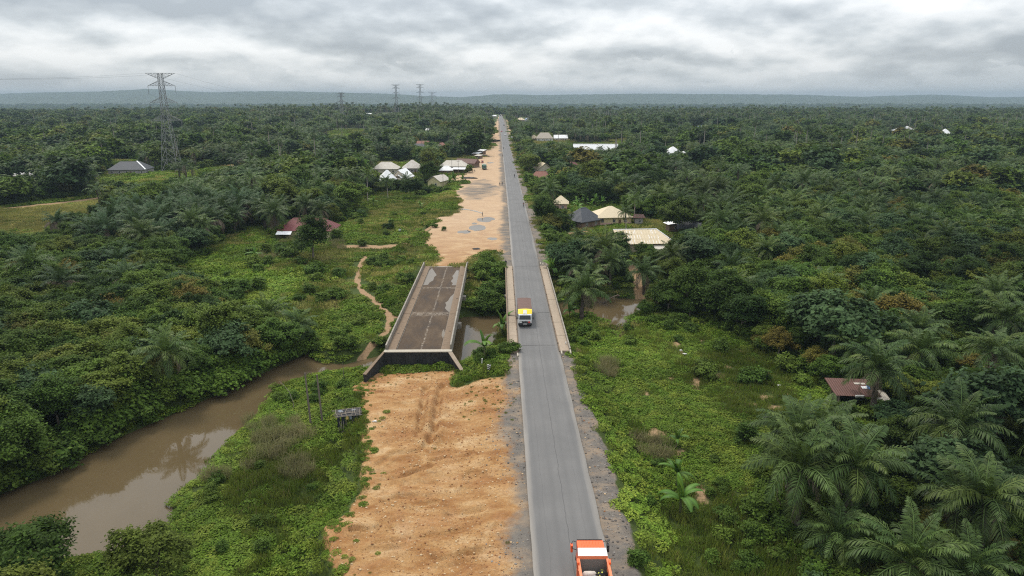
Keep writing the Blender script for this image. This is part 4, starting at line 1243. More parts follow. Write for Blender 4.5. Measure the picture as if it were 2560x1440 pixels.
# ------------------------------------------------------------------ houses: where they stand (pixel of the front foot), size in metres
# key, x, foot y, kind, width, depth, wall, roof rise, turn(deg), roof, wall, (clear window), label, landmark name
HOUSES = [
 ('slate', 315, 437, 'hip', 20, 13, 2.7, 4.2, 6, 'slate', 'grey', (268, 400, 360, 432), 'long dark slate hip-roofed house with one white roof strip, in the left fields', 'the slate-roofed house'),
 ('white_left', 54, 452, 'hip', 11, 9, 2.4, 2.8, -10, 'white', 'grey', (30, 430, 84, 450), 'white hip-roofed house among trees near the left edge', 'the white house by the left edge'),
 ('white_edge', 2, 416, 'hip', 8, 8, 2.4, 2.6, 0, 'white', 'grey', (0, 404, 14, 413), 'white-roofed house cut by the left edge of the view', 'the white roof cut by the left edge'),
 ('brown_hut', 488, 408, 'gable', 5, 4, 2.4, 1.2, 10, 'rust', 'brown', (478, 394, 500, 406), 'small brown hut beside the pylon field', 'the brown hut near the pylon'),
 ('grey_hip', 963, 436, 'hip', 14, 11, 3.0, 3.6, 0, 'grey', 'cream', (934, 406, 993, 428), 'weathered grey hip-roofed house behind the two white steep roofs', 'the grey hip-roofed house'),
 ('striped', 1029, 434, 'pyramid', 11, 10, 3.0, 4.4, 4, 'striped', 'grey', (1004, 402, 1050, 428), 'house under a streaky grey pyramid roof beside the round tree', 'the streaky pyramid roof'),
 ('white_steep', 966, 466, 'pyramid', 9.5, 9, 2.4, 5.4, 18, 'white', 'grey', (942, 426, 984, 452), 'steep bright white pyramid roof among coconut palms', 'the steep white pyramid roof'),
 ('white_gable', 1003, 458, 'gable_y', 8.5, 11, 2.6, 4.2, -12, 'white', 'cream', (988, 422, 1024, 446), 'bright white gabled house with a small front gable, beside the steep pyramid', 'the white gabled house'),
 ('beige_long', 1134, 428, 'hip', 16, 10, 2.8, 3.2, -4, 'grey', 'grey', (1100, 396, 1166, 426), 'long pale hip-roofed house at the edge of the red lorry park', 'the long pale house by the lorry park'),
 ('shops', 1168, 419, 'gable', 13, 8, 2.6, 2.4, -22, 'rustbrown', 'brown', (1142, 392, 1192, 416), 'rusty brown row of shops facing the red lorry park', 'the rusty row of shops'),
 ('white_small', 1115, 436, 'hip', 7, 6, 2.2, 2.4, 0, 'white', 'brown', (1099, 418, 1131, 434), 'low bright white hip roof in front of the long pale house', 'the low white roof'),
 ('cream_gable', 1095, 470, 'gable_y', 7.0, 10, 3.2, 2.6, -24, 'grey', 'creamy', (1070, 436, 1120, 470), 'cream-walled gabled house at the corner of the red lorry park', 'the cream gabled house'),
 ('awning', 1147, 434, 'lean', 6.5, 3.5, 2.4, 0.6, -6, 'white', 'brown', (1130, 420, 1162, 432), 'open white sheet-metal awning in front of the long pale house', 'the white awning'),
 ('shack_a', 1192, 392, 'lean', 5, 4, 2.3, 0.7, -30, 'white', 'brown', (1183, 380, 1200, 392), 'white lean-to shack left of the last pair by the road', 'the white lean-to shacks'),
 ('shack_b', 1204, 386, 'lean', 5, 4, 2.4, 0.9, -34, 'white', 'brown', (1196, 376, 1210, 386), 'taller white lean-to shack nearest the road', 'the taller lean-to shack'),
 ('shack_c', 1197, 397, 'lean', 4, 3.5, 2.0, 0.6, -30, 'grey', 'brown', (1190, 391, 1206, 397), 'low grey lean-to shack in front of the white ones', 'the low grey shack'),
 ('red_house', 765, 597, 'hip', 17, 10, 2.7, 3.3, -3, 'maroon', 'creamy', (698, 552, 832, 592), 'maroon hip-roofed house half hidden by one dark round tree', 'the maroon-roofed house'),
 ('red_white', 751, 422, 'gable', 9, 6, 2.4, 1.8, 0, 'rustwhite', 'cream', (732, 406, 770, 420), 'small house with patched red and white roof in the left trees', 'the red and white patched roof'),
 ('white_flat', 806, 424, 'lean', 8, 4, 2.2, 0.6, 0, 'white', 'brown', (794, 413, 818, 422), 'low white lean-to right of the patched red and white roof', 'the low white lean-to'),
 ('brown_far', 1057, 368, 'gable', 10, 7, 2.6, 2.6, 0, 'rust', 'cream', (1044, 355, 1071, 366), 'rust-red gabled house beyond the grey hip roof', 'the rust-red gabled house'),
 ('grey_far', 1046, 378, 'hip', 13, 9, 2.4, 3.4, 5, 'slate', 'grey', (1033, 364, 1060, 374), 'slate-grey hip-roofed house in front of the rust-red gable', 'the far slate-grey roof'),
 ('red_far', 1102, 374, 'gable_y', 7, 8, 2.6, 2.8, -15, 'rust', 'cream', (1092, 360, 1112, 371), 'small red gable-fronted house up the left slope', 'the small red gable front'),
 ('hill_brown', 921, 285, 'gable', 15, 9, 3, 3, 0, 'rust', 'cream', (908, 268, 932, 279), 'brown-roofed house on the left hilltop clearing', 'the hilltop brown roof'),
 ('hill_white', 921, 289, 'lean', 10, 6, 3, 1, 0, 'white', 'cream', (914, 280, 928, 287), 'white-roofed shed below the brown hilltop roof', 'the hilltop white shed'),
 ('hill_white2', 951, 275, 'gable', 7, 6, 3, 2, 0, 'white', 'grey', (946, 269, 956, 274), 'tiny white roof at the right end of the hilltop clearing', 'the tiny hilltop roof'),
 ('slope_white', 1054, 283, 'gable_y', 8, 8, 3, 4, 20, 'white', 'cream', (1048, 272, 1060, 281), 'white gable high in the palms near the far pylons', 'the white gable near the far pylons'),
 ('tent_white', 1071, 331, 'pyramid', 7, 7, 2.2, 4.0, 30, 'white', 'grey', (1063, 320, 1078, 330), 'single white pyramid roof in the palm slope left of the road', 'the white pyramid in the palms'),
 ('road_beige', 1219, 287, 'hip', 10, 9, 3, 3.4, 0, 'beige', 'cream', (1212, 278, 1226, 285), 'pale beige roof near the far end of the road, left side', 'the far beige roof'),
 ('road_white', 1236, 294, 'hip', 9, 7, 2.6, 2, 0, 'white', 'cream', (1230, 288, 1243, 293), 'low white roof beside the far left roadside', 'the low white far roof'),
 ('pink_hut', 1403, 528, 'pyramid', 5.2, 5.5, 3.0, 2.9, -6, 'beige', 'pink', (1383, 488, 1419, 524), 'small pink hut under a beige pyramid roof behind the round roadside tree', 'the pink hut'),
 ('black_hip', 1460, 570, 'hip', 9.5, 9, 2.4, 4.2, 38, 'slate', 'brown', (1424, 524, 1492, 564), 'dark steep hip-roofed house near the right roadside', 'the dark steep-roofed house'),
 ('beige_hip', 1530, 563, 'pyramid', 13, 10, 2.8, 3.4, 8, 'beige', 'yellowpink', (1482, 516, 1578, 560), 'yellow and pink walled house with a broad beige hip roof', 'the yellow-walled house'),
 ('shed', 1597, 562, 'lean', 2.8, 2.4, 2.6, 0.7, 0, 'rustbrown', 'grey', (1588, 538, 1608, 560), 'small grey latrine shed with a rusty roof right of the yellow-walled house', 'the grey latrine shed'),
 ('hall', 1612, 634, 'hall', 16.5, 11, 3.0, 3.3, 3, 'beige', 'tan', (1549, 566, 1692, 606), 'large hall under a beige sheet roof with pale streaks', 'the big beige hall'),
 ('white_hut', 1683, 580, 'arch', 3.6, 3.2, 2.4, 0.5, 10, 'white', 'brown', (1670, 552, 1697, 566), 'narrow brown hut with a curved white roof behind the hall', 'the curved white-roofed hut'),
 ('dark_small', 1727, 586, 'gable', 6.5, 5.5, 1.8, 2.0, -14, 'slate', 'brown', (1704, 556, 1752, 574), 'small dark-roofed house right of the hall', 'the small dark roof'),
 ('beige_tree', 1358, 435, 'gable_y', 8.5, 9, 2.6, 3.6, 14, 'beige', 'cream', (1344, 406, 1376, 428), 'beige house half hidden by a spreading roadside tree', 'the half-hidden beige house'),
 ('rust_roadside', 1353, 456, 'hip', 10, 7, 2.4, 3.0, -8, 'rust', 'cream', (1332, 430, 1378, 452), 'rust-red hip-roofed house closest to the right roadside', 'the rust-red roadside house'),
 ('maroon_small', 1433, 425, 'hip', 7, 7, 2.4, 2.4, 0, 'maroon', 'cream', (1419, 408, 1448, 422), 'small maroon hip roof among banana plants', 'the small maroon roof'),
 ('school', 1490, 386, 'gable', 34, 9, 3.0, 4.6, -2, 'white', 'cream', (1433, 358, 1546, 380), 'long white-roofed block like a school, behind coconut palms', 'the long white block'),
 ('tan_small', 1606, 392, 'pyramid', 6, 6, 2.4, 3.4, 0, 'white', 'brown', (1597, 376, 1616, 389), 'small pale pyramid roof between the long block and the white pyramid', 'the small pale pyramid'),
 ('white_pyr', 1685, 395, 'pyramid', 13, 11, 2.6, 5.2, 6, 'white', 'cream', (1656, 368, 1702, 390), 'large white pyramid-roofed house in the right forest', 'the large white pyramid roof'),
 ('white_pyr2', 1714, 395, 'hip', 7, 6, 2.4, 2.2, 0, 'white', 'cream', (1704, 381, 1726, 391), 'low white roof right against the large white pyramid roof', 'the low roof beside the pyramid'),
 ('thatch', 1362, 354, 'hip', 16, 11, 3.0, 5.4, 0, 'thatchgrey', 'white', (1342, 332, 1382, 350), 'grey-brown steep hip-roofed house in the right clearing', 'the steep grey-brown house'),
 ('thatch_s', 1335, 352, 'pyramid', 8, 8, 2.2, 3.4, 0, 'beige', 'cream', (1326, 340, 1344, 350), 'small beige pyramid roof left of the steep grey-brown house', 'the small beige pyramid'),
 ('thatch_w', 1402, 352, 'gable', 13, 8, 2.4, 3.2, 4, 'white', 'cream', (1388, 336, 1418, 347), 'white gabled house right of the steep grey-brown house', 'the white gable by the steep house'),
 ('far_brick', 1302, 307, 'hip', 13, 11, 4.5, 3.4, 0, 'beige', 'brick', (1291, 292, 1313, 304), 'far beige-roofed house with bare brick walls beside the road', 'the far brick house'),
 ('far_blue', 1317, 306, 'gable_y', 7, 7, 3, 4, 10, 'blue', 'white', (1311, 294, 1324, 304), 'far blue-grey gable beside the brick-walled house', 'the far blue-grey gable'),
 ('blue_far', 1758, 326, 'hip', 15, 10, 2.6, 3, -8, 'blue', 'white', (1744, 312, 1774, 323), 'pale blue roof alone in the right forest', 'the pale blue roof'),
 ('white_dot', 1806, 323, 'gable', 6, 6, 2.4, 2.6, 0, 'white', 'cream', (1801, 315, 1812, 321), 'tiny white roof right of the pale blue roof', 'the tiny white roof'),
 ('r_white_a', 2246, 332, 'hip', 9, 8, 2.4, 2.6, 0, 'white', 'cream', (2226, 322, 2242, 331), 'low white roof left of the pair in the far right forest', 'the low far-right roof'),
 ('r_white_b', 2272, 330, 'pyramid', 13, 11, 2.4, 4.4, 20, 'white', 'cream', (2264, 316, 2290, 328), 'white pyramid roof in the far right forest', 'the far-right white pyramid'),
 ('r_white_c', 2367, 340, 'pyramid', 10, 9, 2.6, 5.0, 0, 'white', 'cream', (2356, 322, 2378, 337), 'white pointed roof behind one palm in the far right forest', 'the far-right pointed roof'),
 ('r_white_d', 2330, 438, 'gable', 9, 6, 2.2, 2.0, 8, 'white', 'grey', (2314, 425, 2348, 436), 'pale roof sunk in bananas in the right forest', 'the pale sunken roof'),
 ('rust_shed', 2140, 1022, 'shed', 5.2, 3.6, 2.3, 0.7, -6, 'rustbrown', 'darkwood', (2096, 966, 2176, 1012), 'rust-brown lean-to shed under palms at the right edge of the clearing', 'the rust-brown shed'),
]
HPOS = {}
for h in HOUSES:
    p = at(h[1], h[2])
    HPOS[h[0]] = (p, h)

# ------------------------------------------------------------------ what stays open to the view
CLEAR = [
 [(434, 1500), (434, 1260), (514, 1190), (650, 1045), (690, 985), (790, 945), (905, 935), (930, 870), (965, 846), (1055, 655), (1050, 600), (1090, 560), (1145, 510), (1130, 482), (1118, 470), (1122, 438), (1170, 438), (1185, 415),
  (1195, 398), (1210, 378), (1238, 350), (1243, 320), (1249, 278), (1262, 278), (1272, 320), (1287, 400), (1330, 490), (1352, 545), (1372, 600), (1366, 655), (1362, 668), (1412, 840), (1430, 890), (1520, 1100), (1540, 1250), (1590, 1500)],
 [(500, 660), (560, 600), (640, 560), (700, 600), (840, 605), (910, 620), (1060, 600), (1055, 660), (965, 850), (925, 880), (885, 905), (795, 905), (770, 850), (700, 800), (620, 770), (540, 720)],
 [(850, 600), (836, 560), (930, 540), (1000, 508), (1060, 490), (1135, 478), (1150, 510), (1090, 560), (1050, 600)],
 [(-50, 606), (-50, 518), (130, 502), (264, 486), (264, 520), (160, 548), (110, 585)],
 [(195, 455), (260, 438), (380, 432), (500, 425), (560, 412), (640, 398), (640, 410), (520, 440), (400, 466), (300, 466)],
 [(1420, 880), (1412, 830), (1470, 800), (1545, 850), (1570, 810), (1640, 790), (1760, 800), (1870, 860), (1950, 900), (2040, 970), (2095, 1000), (2095, 1030), (1960, 1060), (1900, 1090), (1890, 1200), (1940, 1300), (1950, 1500), (1590, 1500)],
 [(1440, 775), (1500, 758), (1590, 760), (1580, 795), (1548, 840), (1500, 805)],
 [(1400, 580), (1490, 566), (1550, 570), (1548, 606), (1500, 600), (1440, 592)], [(1562, 650), (1598, 640), (1612, 740), (1590, 745)],
 [(640, 386), (800, 374), (830, 380), (700, 398)], [(905, 288), (1000, 274), (1000, 282), (960, 288)], [(1330, 352), (1420, 350), (1440, 356), (1400, 364), (1330, 366)], [(1520, 358), (1522, 348), (1572, 346), (1572, 358)],
 [(1503, 290), (1505, 285), (1545, 285), (1545, 290)], [(1385, 536), (1450, 500), (1480, 520), (1430, 536)], [(805, 330), (900, 322), (930, 316), (900, 338), (820, 345)], [(880, 500), (960, 480), (1040, 478), (1050, 492), (930, 530)],
 [(560, 560), (520, 640), (430, 660), (520, 700)],
]
CLEAR += [[(936, 408), (1050, 402), (1050, 440), (1026, 448), (984, 454), (942, 454)], [(268, 400), (362, 404), (362, 436), (268, 436)], [(1490, 560), (1580, 545), (1680, 560), (1690, 566), (1550, 570)]]
WIN = [[(a, b), (c, b), (c, d), (a, d)] for a, b, c, d in [h[11] for h in HOUSES]]
CLEAR += [[(0, 1420), (0, 1275), (150, 1235), (420, 1085), (540, 1025), (700, 945), (790, 912), (915, 908), (915, 940), (780, 952), (690, 985), (650, 1045), (514, 1190), (434, 1260), (470, 1500), (170, 1500), (165, 1420)]]
BLOCK = [np.array(p, float) for p in CLEAR + WIN]
BBOX = [(p[:, 0].min(), p[:, 1].min(), p[:, 0].max(), p[:, 1].max()) for p in BLOCK]
def blocked(X, Y, Z, k0=0):
    x, y, _ = proj(X, Y, Z)
    r = np.zeros(np.shape(x), bool)
    for p, (a, b, c, d) in list(zip(BLOCK, BBOX))[k0:]:
        s = (x >= a) & (x <= c) & (y >= b) & (y <= d) & ~r
        if s.any():
            r[s] = inpoly(p, x[s], y[s])
    return r
def crown_blocked(X, Y, Z, top, mid, rad):
    r = blocked(X, Y, Z + top) | blocked(X, Y, Z + mid)
    for s in (-1, 1):
        r |= blocked(X + s * rad * 1.2, Y, Z + mid) | blocked(X + s * rad * 0.65, Y, Z + top * 0.88)
    return r

# ------------------------------------------------------------------ plants set one by one from the photograph
THINGS = []      # (kind, X, Y, Z, variant, scale, turn, label or None)
def put(kind, x, y, h, var, scale=1.0, label=None, ground=None):
    p = at(x, y, h * scale)
    THINGS.append([kind, p[0], p[1], p[2], var, scale, random.random() * 6.28, label])
for a in [
 ('palm', 2135, 1172, 7.0, 1, 1.12, 'largest oil palm in front of the rust-brown shed, brown fronds hanging'), ('palm', 1988, 1095, 7.0, 1, 1.08, 'leaning oil palm at the right edge of the grassy clearing, nearest the road'),
 ('palm', 2058, 1098, 6.2, 3, 1.15, 'oil palm between the leaning one and the largest one by the shed'), ('palm', 2385, 1068, 7.0, 1, 1.12, 'wide oil palm right of the rust-brown shed'),
 ('palm', 2196, 930, 6.2, 3, 1.15, 'oil palm rising right behind the rust-brown shed'), ('palm', 2300, 880, 5.5, 0, 1.1, 'oil palm behind and right of the rust-brown shed'), ('palm', 2480, 880, 7.0, 1, 1.0, 'oil palm by the right edge, level with the shed palms'),
 ('palm', 2262, 1405, 4.2, 2, 1.05, 'low oil palm at the bottom edge, right of the clearing'), ('palm', 2100, 1345, 4.2, 2, 0.8, 'small young oil palm under the largest shed palm'), ('palm', 2420, 1420, 4.2, 2, 0.9, 'low oil palm in the bottom right corner'),
 ('palm', 2485, 740, 6.2, 3, 1.1, 'tall-stemmed oil palm by the right edge in the mid forest'), ('palm', 2060, 715, 4.2, 2, 1.1, 'pale grey-green oil palm sunk in bushes right of the clearing'),
 ('palm', 1830, 672, 7.0, 1, 1.05, 'oil palm with a hanging dead frond, right of the river bend'), ('palm', 1480, 690, 6.2, 3, 1.0, 'oil palm leaning over the water right of the road bridge'), ('palm', 1450, 668, 5.5, 0, 0.95, 'oil palm behind the one over the water, nearer the road'),
 ('palm', 1612, 682, 5.5, 0, 1.0, 'oil palm in front of the hall with a dead frond on its trunk'), ('palm', 1678, 640, 5.5, 0, 1.0, 'oil palm against the right front of the hall'), ('palm', 1740, 700, 4.2, 2, 1.0, 'young oil palm between the hall palm and the river trees'),
 ('palm', 1442, 585, 9.0, 4, 0.75, 'coconut palm in the yard left of the hall'), ('palm', 1588, 495, 9.0, 4, 1.0, 'coconut palm right behind the yellow-walled house'), ('palm', 1567, 530, 9.0, 4, 0.8, 'shorter coconut palm directly behind the yellow-walled house'), ('palm', 1815, 520, 6.2, 3, 1.1, 'round oil palm behind the small dark roof'),
 ('palm', 1760, 480, 7.0, 1, 1.1, 'oil palm far behind the small dark roof'), ('palm', 1850, 575, 5.5, 0, 1.1, 'oil palm right of the small dark roof'), ('palm', 1700, 500, 7.0, 1, 1.0, 'oil palm behind the curved white-roofed hut'),
 ('palm', 160, 712, 5.5, 6, 1.12, 'brown-skirted oil palm left of the broad river trees'), ('palm', 308, 700, 5.0, 7, 1.12, 'oil palm with dead skirts in the middle of the left bushes'), ('palm', 300, 655, 5.0, 7, 1.0, 'oil palm behind the skirted pair in the left bushes'),
 ('palm', 145, 555, 6.0, 6, 1.0, 'oil palm at the corner of the yellow field'), ('palm', 665, 800, 3.2, 2, 0.95, 'bright young palm on the left creeper field'), ('palm', 745, 830, 2.6, 2, 0.8, 'smaller young palm right of the bright one on the left field'),
 ('palm', 762, 515, 6.2, 3, 1.05, 'left oil palm of the pair over the maroon-roofed house'), ('palm', 800, 525, 5.5, 0, 1.0, 'right oil palm of the pair over the maroon-roofed house'),
 ('palm', 916, 440, 11.5, 5, 1.0, 'tall coconut palm left of the steep white pyramid roof'), ('palm', 968, 452, 9.0, 4, 0.9, 'coconut palm in front of the steep white pyramid roof'), ('palm', 1020, 445, 9.0, 4, 0.85, 'coconut palm in front of the white gabled house'),
 ('palm', 625, 402, 9.0, 4, 1.0, 'coconut palm in the left fields beyond the palm grove'), ('palm', 350, 372, 9.0, 4, 1.1, 'coconut palm just left of the big pylon'), ('palm', 920, 372, 9.0, 4, 1.0, 'coconut palm beyond the grey hip-roofed house'),
 ('palm', 1585, 378, 11.5, 5, 1.0, 'coconut palm right of the long white block'), ('palm', 1500, 372, 9.0, 4, 0.9, 'left coconut palm before the long white block'), ('palm', 1525, 378, 9.0, 4, 0.9, 'right coconut palm before the long white block'), ('palm', 1692, 384, 9.0, 4, 0.9, 'coconut palm before the large white pyramid roof'),
 ('palm', 1890, 520, 6.2, 3, 1.05, 'oil palm in the right forest beyond the small dark roof'), ('palm', 2040, 545, 6.2, 3, 1.0, 'oil palm in the middle of the right forest'), ('palm', 2145, 560, 6.2, 3, 0.95, 'oil palm right of the middle forest one'),
 ('tree', 75, 1405, 3.6, 0, 0.95, 'leafy tree in the bottom left corner by the water'), ('tree', 385, 1405, 3.2, 1, 0.85, 'leafy tree at the bottom edge on the river bank'),
 ('tree', 778, 586, 4.6, 3, 1.55, 'dark round tree in front of the maroon-roofed house'), ('tree', 1362, 526, 4.6, 3, 1.32, 'dark round mango tree on the right roadside'), ('tree', 1074, 430, 4.6, 3, 1.4, 'round bright tree right of the streaky pyramid roof'),
 ('tree', 1072, 402, 5.0, 3, 1.6, 'tall dark tree behind the round bright one'), ('tree', 1322, 402, 4.6, 2, 1.6, 'spreading dark tree on the right roadside before the beige house'), ('tree', 1530, 612, 4.2, 2, 1.25, 'flat spreading tree left of the hall front'),
 ('tree', 1738, 622, 4.6, 4, 1.4, 'blue-green tree against the right end of the hall'), ('tree', 1726, 716, 4.4, 1, 1.3, 'light green tree on the river bank right of the hall palm'), ('tree', 1672, 745, 4.0, 0, 0.9, 'low light green tree at the river bend'),
 ('tree', 1805, 738, 4.4, 0, 1.3, 'dense dark tree right of the light green river tree'), ('tree', 2095, 800, 4.6, 4, 1.75, 'broad blue-green tree above the clearing'), ('tree', 2230, 690, 4.6, 1, 1.0, 'thin pale-stemmed tree in the right bushes'),
 ('tree', 2395, 1165, 5.0, 4, 1.2, 'blue-green tree with a bare leaning stem in the bottom right'), ('tree', 2500, 1000, 5.0, 4, 1.5, 'tall vine-hung tree by the right edge'), ('tree', 1100, 560, 0.6, 0, 0.01, None),
 ('tree', 970, 572, 1.6, 2, 0.42, 'low round bush tree on the green field left of the red earth'), ('tree', 270, 508, 4.2, 3, 0.95, 'dark bushy tree at the corner of the palm grove and yellow field'), ('tree', 520, 588, 3.6, 2, 0.8, 'flat tree at the front of the palm grove'),
 ('tree', 2440, 395, 5.0, 5, 1.7, 'large yellow-flowering tree by the right edge'), ('tree', 2400, 500, 4.0, 5, 0.8, 'golden-yellow tree in the right forest'), ('tree', 1650, 340, 5.5, 2, 1.7, 'broad dark tree rising above the palms, right of the long white block'),
]:
    if a[5] > 0.05: put(*a)
BAN = []
for x, y, s, lab in [(1212, 900, 1.5, 'bright banana plant by the water between the bridges'), (1256, 846, 1.6, 'tall dark banana clump against the road bridge'), (1424, 800, 1.1, 'single banana plant right of the road bridge rail'),
                     (1700, 1290, 1.35, 'brightest banana plant in the clearing by the road'), (1692, 1218, 1.2, 'banana plant behind the brightest one in the clearing'), (1690, 1122, 0.85, 'small single banana plant in the clearing'),
                     (640, 655, 1.3, 'banana clump in the middle of the left field'), (935, 518, 1.3, 'banana clump on the field left of the red earth'), (1052, 524, 1.0, 'banana plant nearer the red earth on the left field'),
                     (590, 512, 1.3, 'banana plant at the right end of the palm grove'), (1440, 690, 1.0, 'banana plant on the slope behind the right rail end'), (1398, 660, 0.9, 'small banana plant at the right rail end'), (1560, 676, 1.0, 'banana plant in the hall yard'),
                     (1505, 520, 1.2, 'banana plant left of the yellow-walled house'), (1560, 460, 1.2, None), (1580, 560, 1.1, 'banana plant between the yellow house and the shed'), (1690, 560, 1.0, None), (1780, 580, 1.1, None), (1660, 545, 1.1, 'banana plant right of the grey latrine shed'),
                     (1430, 540, 1.0, 'banana plant before the pink hut'), (1545, 545, 1.0, 'banana plant at the corner of the yellow-walled house'), (1985, 795, 1.1, None)]:
    p = at(x, y)
    BAN.append([p[0], p[1], p[2], s, lab])
for x0, y0, x1, y1, n in [(1385, 470, 1500, 535, 34), (1420, 425, 1560, 470, 26), (640, 376, 830, 398, 60), (1380, 395, 1480, 425, 14), (1000, 470, 1060, 480, 5), (2290, 415, 2400, 450, 12), (560, 500, 640, 520, 6), (1120, 455, 1160, 468, 6), (860, 395, 930, 410, 8), (1180, 360, 1215, 378, 8), (1370, 640, 1420, 700, 5)]:
    for _ in range(n):
        p = at(random.uniform(x0, x1), random.uniform(y0, y1))
        s = random.uniform(0.9, 1.5)
        if not blocked(p[0], p[1], p[2] + 2.6 * s, len(CLEAR)).any():
            BAN.append([p[0], p[1], p[2], s, None])

# ------------------------------------------------------------------ forest
GROVE = [(90, 640), (110, 545), (240, 495), (400, 470), (645, 468), (660, 555), (560, 592), (400, 640), (300, 645)]
cand = []
Y = 42.0
while Y < 1720:
    c = 4.7 if Y < 260 else 5.6 if Y < 480 else 6.6 if Y < 900 else 7.6
    hw = 0.80 * Y + 22
    xs = np.arange(CX + 0.017 * Y - hw, CX + 0.017 * Y + hw, c)
    xs = xs + RNG.uniform(-0.42, 0.42, len(xs)) * c
    yy = Y + RNG.uniform(-0.42, 0.42, len(xs)) * c
    cand.append(np.stack([xs, yy], 1))
    Y += c
cand = np.vstack(cand)
X, Y = cand[:, 0], cand[:, 1]
Z = Hgt(X, Y, False)
gx, gy, _ = proj(X, Y, Z)
xr = X - rcx(Y)
ok = (sdf(RIV, X, Y) > 0.5) & ~((sdf(PLATE1, X, Y) < 2.5)) & ~((xr > -16) & (xr < np.where(Y < 300, 9.5, 11.5)))
ok &= ~((xr > -31) & (xr < 9) & (Y > 100) & (Y < 190))
for p, h in HPOS.values():
    ok &= np.hypot(X - p[0], Y - p[1] - h[5] * 0.4) > 0.5 * max(h[4], h[5]) + 1.2
ok &= ~blocked(X, Y, Z)
for t in THINGS:
    ok &= np.hypot(X - t[1], Y - t[2]) > (4.4 if t[0] == 'palm' else 3.2) * max(t[5], 0.6)
PYL = [(float(at(432, 428)[0]), float(at(432, 428)[1]))]
ok &= np.hypot(X - PYL[0][0], Y - PYL[0][1]) > 9
X, Y, Z, gx, gy, xr = (a[ok] for a in (X, Y, Z, gx, gy, xr))
n = len(X)
gap = (fbm(X, Y, 55, 2) > 0.46) & (Y > 230)
X, Y, Z, gx, gy, xr = (a[~gap] for a in (X, Y, Z, gx, gy, xr))
n = len(X)
u = RNG.random(n)
ppal = np.where(Y > 900, 0.55, np.where(Y > 420, 0.44, 0.30))
ppal = np.where((gx < 800) & (gy > 620), 0.03, ppal)
ppal = np.where((gx > 1950) & (gy > 540) & (gy < 850), 0.05, ppal)
ppal = np.where((gx > 1380) & (gy > 480) & (gy <= 900) & (gx <= 1950), 0.15, ppal)
ppal = np.where((gx > 1880) & (gy > 850), 0.12, ppal)
ppal = np.where((gx < 620) & (gy < 400) & (gy > 280), 0.10, ppal)
grove = inpoly(np.array(GROVE, float), gx, gy)
ppal = np.where(grove, 0.72, ppal)
ppal = ppal + 0.25 * fbm(X, Y, 70, 2) * (Y > 150)
ispalm = u < ppal
sc = np.where(ispalm, RNG.uniform(0.85, 1.3, n), RNG.uniform(0.58, 1.2, n) + RNG.uniform(0.4, 0.9, n) * (RNG.random(n) < np.where(Y > 200, 0.09, 0.03)))
sc = np.where(~ispalm & (gx > 1850) & (gy > 850), RNG.uniform(0.40, 0.72, n), sc)
sc = np.where(~ispalm & (gx < 800) & (gy > 620), RNG.uniform(0.80, 1.12, n), sc)
sc = np.where(~ispalm & (Y > 300), sc * 1.1, sc)
hill = (gx > 1900) & (gy > 520) & (gy <= 860)
sc = np.where(~ispalm & hill, RNG.uniform(0.7, 1.2, n), sc)
sc = np.where(ispalm & hill, np.minimum(sc, 1.0), sc)
tall = ispalm & (RNG.random(n) < np.where(Y > 900, 0.16, np.where(Y > 420, 0.07, 0.0))) & ~grove
top = np.where(tall, 19.0, np.where(ispalm, 8.6 * sc, 6.6 * sc))
mid = np.where(tall, 15.0, np.where(ispalm, 6.0 * sc, 4.2 * sc))
rad = np.where(ispalm, 3.4 * sc, 2.8 * sc)
bad = crown_blocked(X, Y, Z, top, mid, rad)
tall &= ~bad
# where a full-grown tree would have stood in the open view a low one grows instead
sc = np.where(bad, RNG.uniform(0.38, 0.5, n), sc)
ispalm &= ~bad
bad2 = bad & crown_blocked(X, Y, Z, 6.6 * sc, 4.2 * sc, 2.0 * sc)
keep = ~bad2
X, Y, Z, gx, gy, sc, ispalm, tall, grove, bad = (a[keep] for a in (X, Y, Z, gx, gy, sc, ispalm, tall, grove, bad))
n = len(X)
RZ = RNG.random(n) * 6.283
dist = np.hypot(X - CX, Y)
inview = (gx > -40) & (gx < 2600) & (gy < 1560)
yel = RNG.random(n) < np.where((gx > 1900) & (gy > 500), 0.13, 0.06)

order = np.argsort(dist + np.where(inview, 0, 1e5))
pal_o = [i for i in order if ispalm[i] and not tall[i]]
tre_o = [i for i in order if not ispalm[i]]
npal = 300 - sum(t[0] == 'palm' for t in THINGS)
ntre = 300 - sum(t[0] == 'tree' for t in THINGS)
for i in pal_o[:npal]:
    v = random.choice((6, 7)) if grove[i] else random.choice((0, 1, 2, 3, 0, 1, 3))
    THINGS.append(['palm', X[i], Y[i], Z[i], v, sc[i], RZ[i], None])
for i in tre_o[:ntre]:
    v = 5 if yel[i] else random.choice((0, 1, 2, 3, 6, 0, 1, 4))
    THINGS.append(['tree', X[i], Y[i], Z[i], v, sc[i], RZ[i], None])
rest_p = np.array(pal_o[npal:] + [i for i in range(n) if tall[i]])
rest_t = np.array(tre_o[ntre:])
near_r = dist[rest_t] < 330
def sub(idx): return np.stack([X[idx], Y[idx], Z[idx]], 1)
k = np.where(tall[rest_p], RNG.integers(4, 6, len(rest_p)), RNG.integers(0, 4, len(rest_p)))
scatter('palm_forest', FARP, sub(rest_p), RZ[rest_p], sc[rest_p], k)
a = rest_t[near_r]
scatter('tree_thicket', [t[1] for t in TREES], sub(a), RZ[a], sc[a], np.where(yel[a], 5, RNG.choice([0, 1, 2, 3, 4, 6], len(a))))
a = rest_t[~near_r]
scatter('mixed_forest', FART, sub(a), RZ[a], sc[a] * 1.05, np.where(yel[a], 3, RNG.choice([0, 1, 2, 4, 5], len(a))))

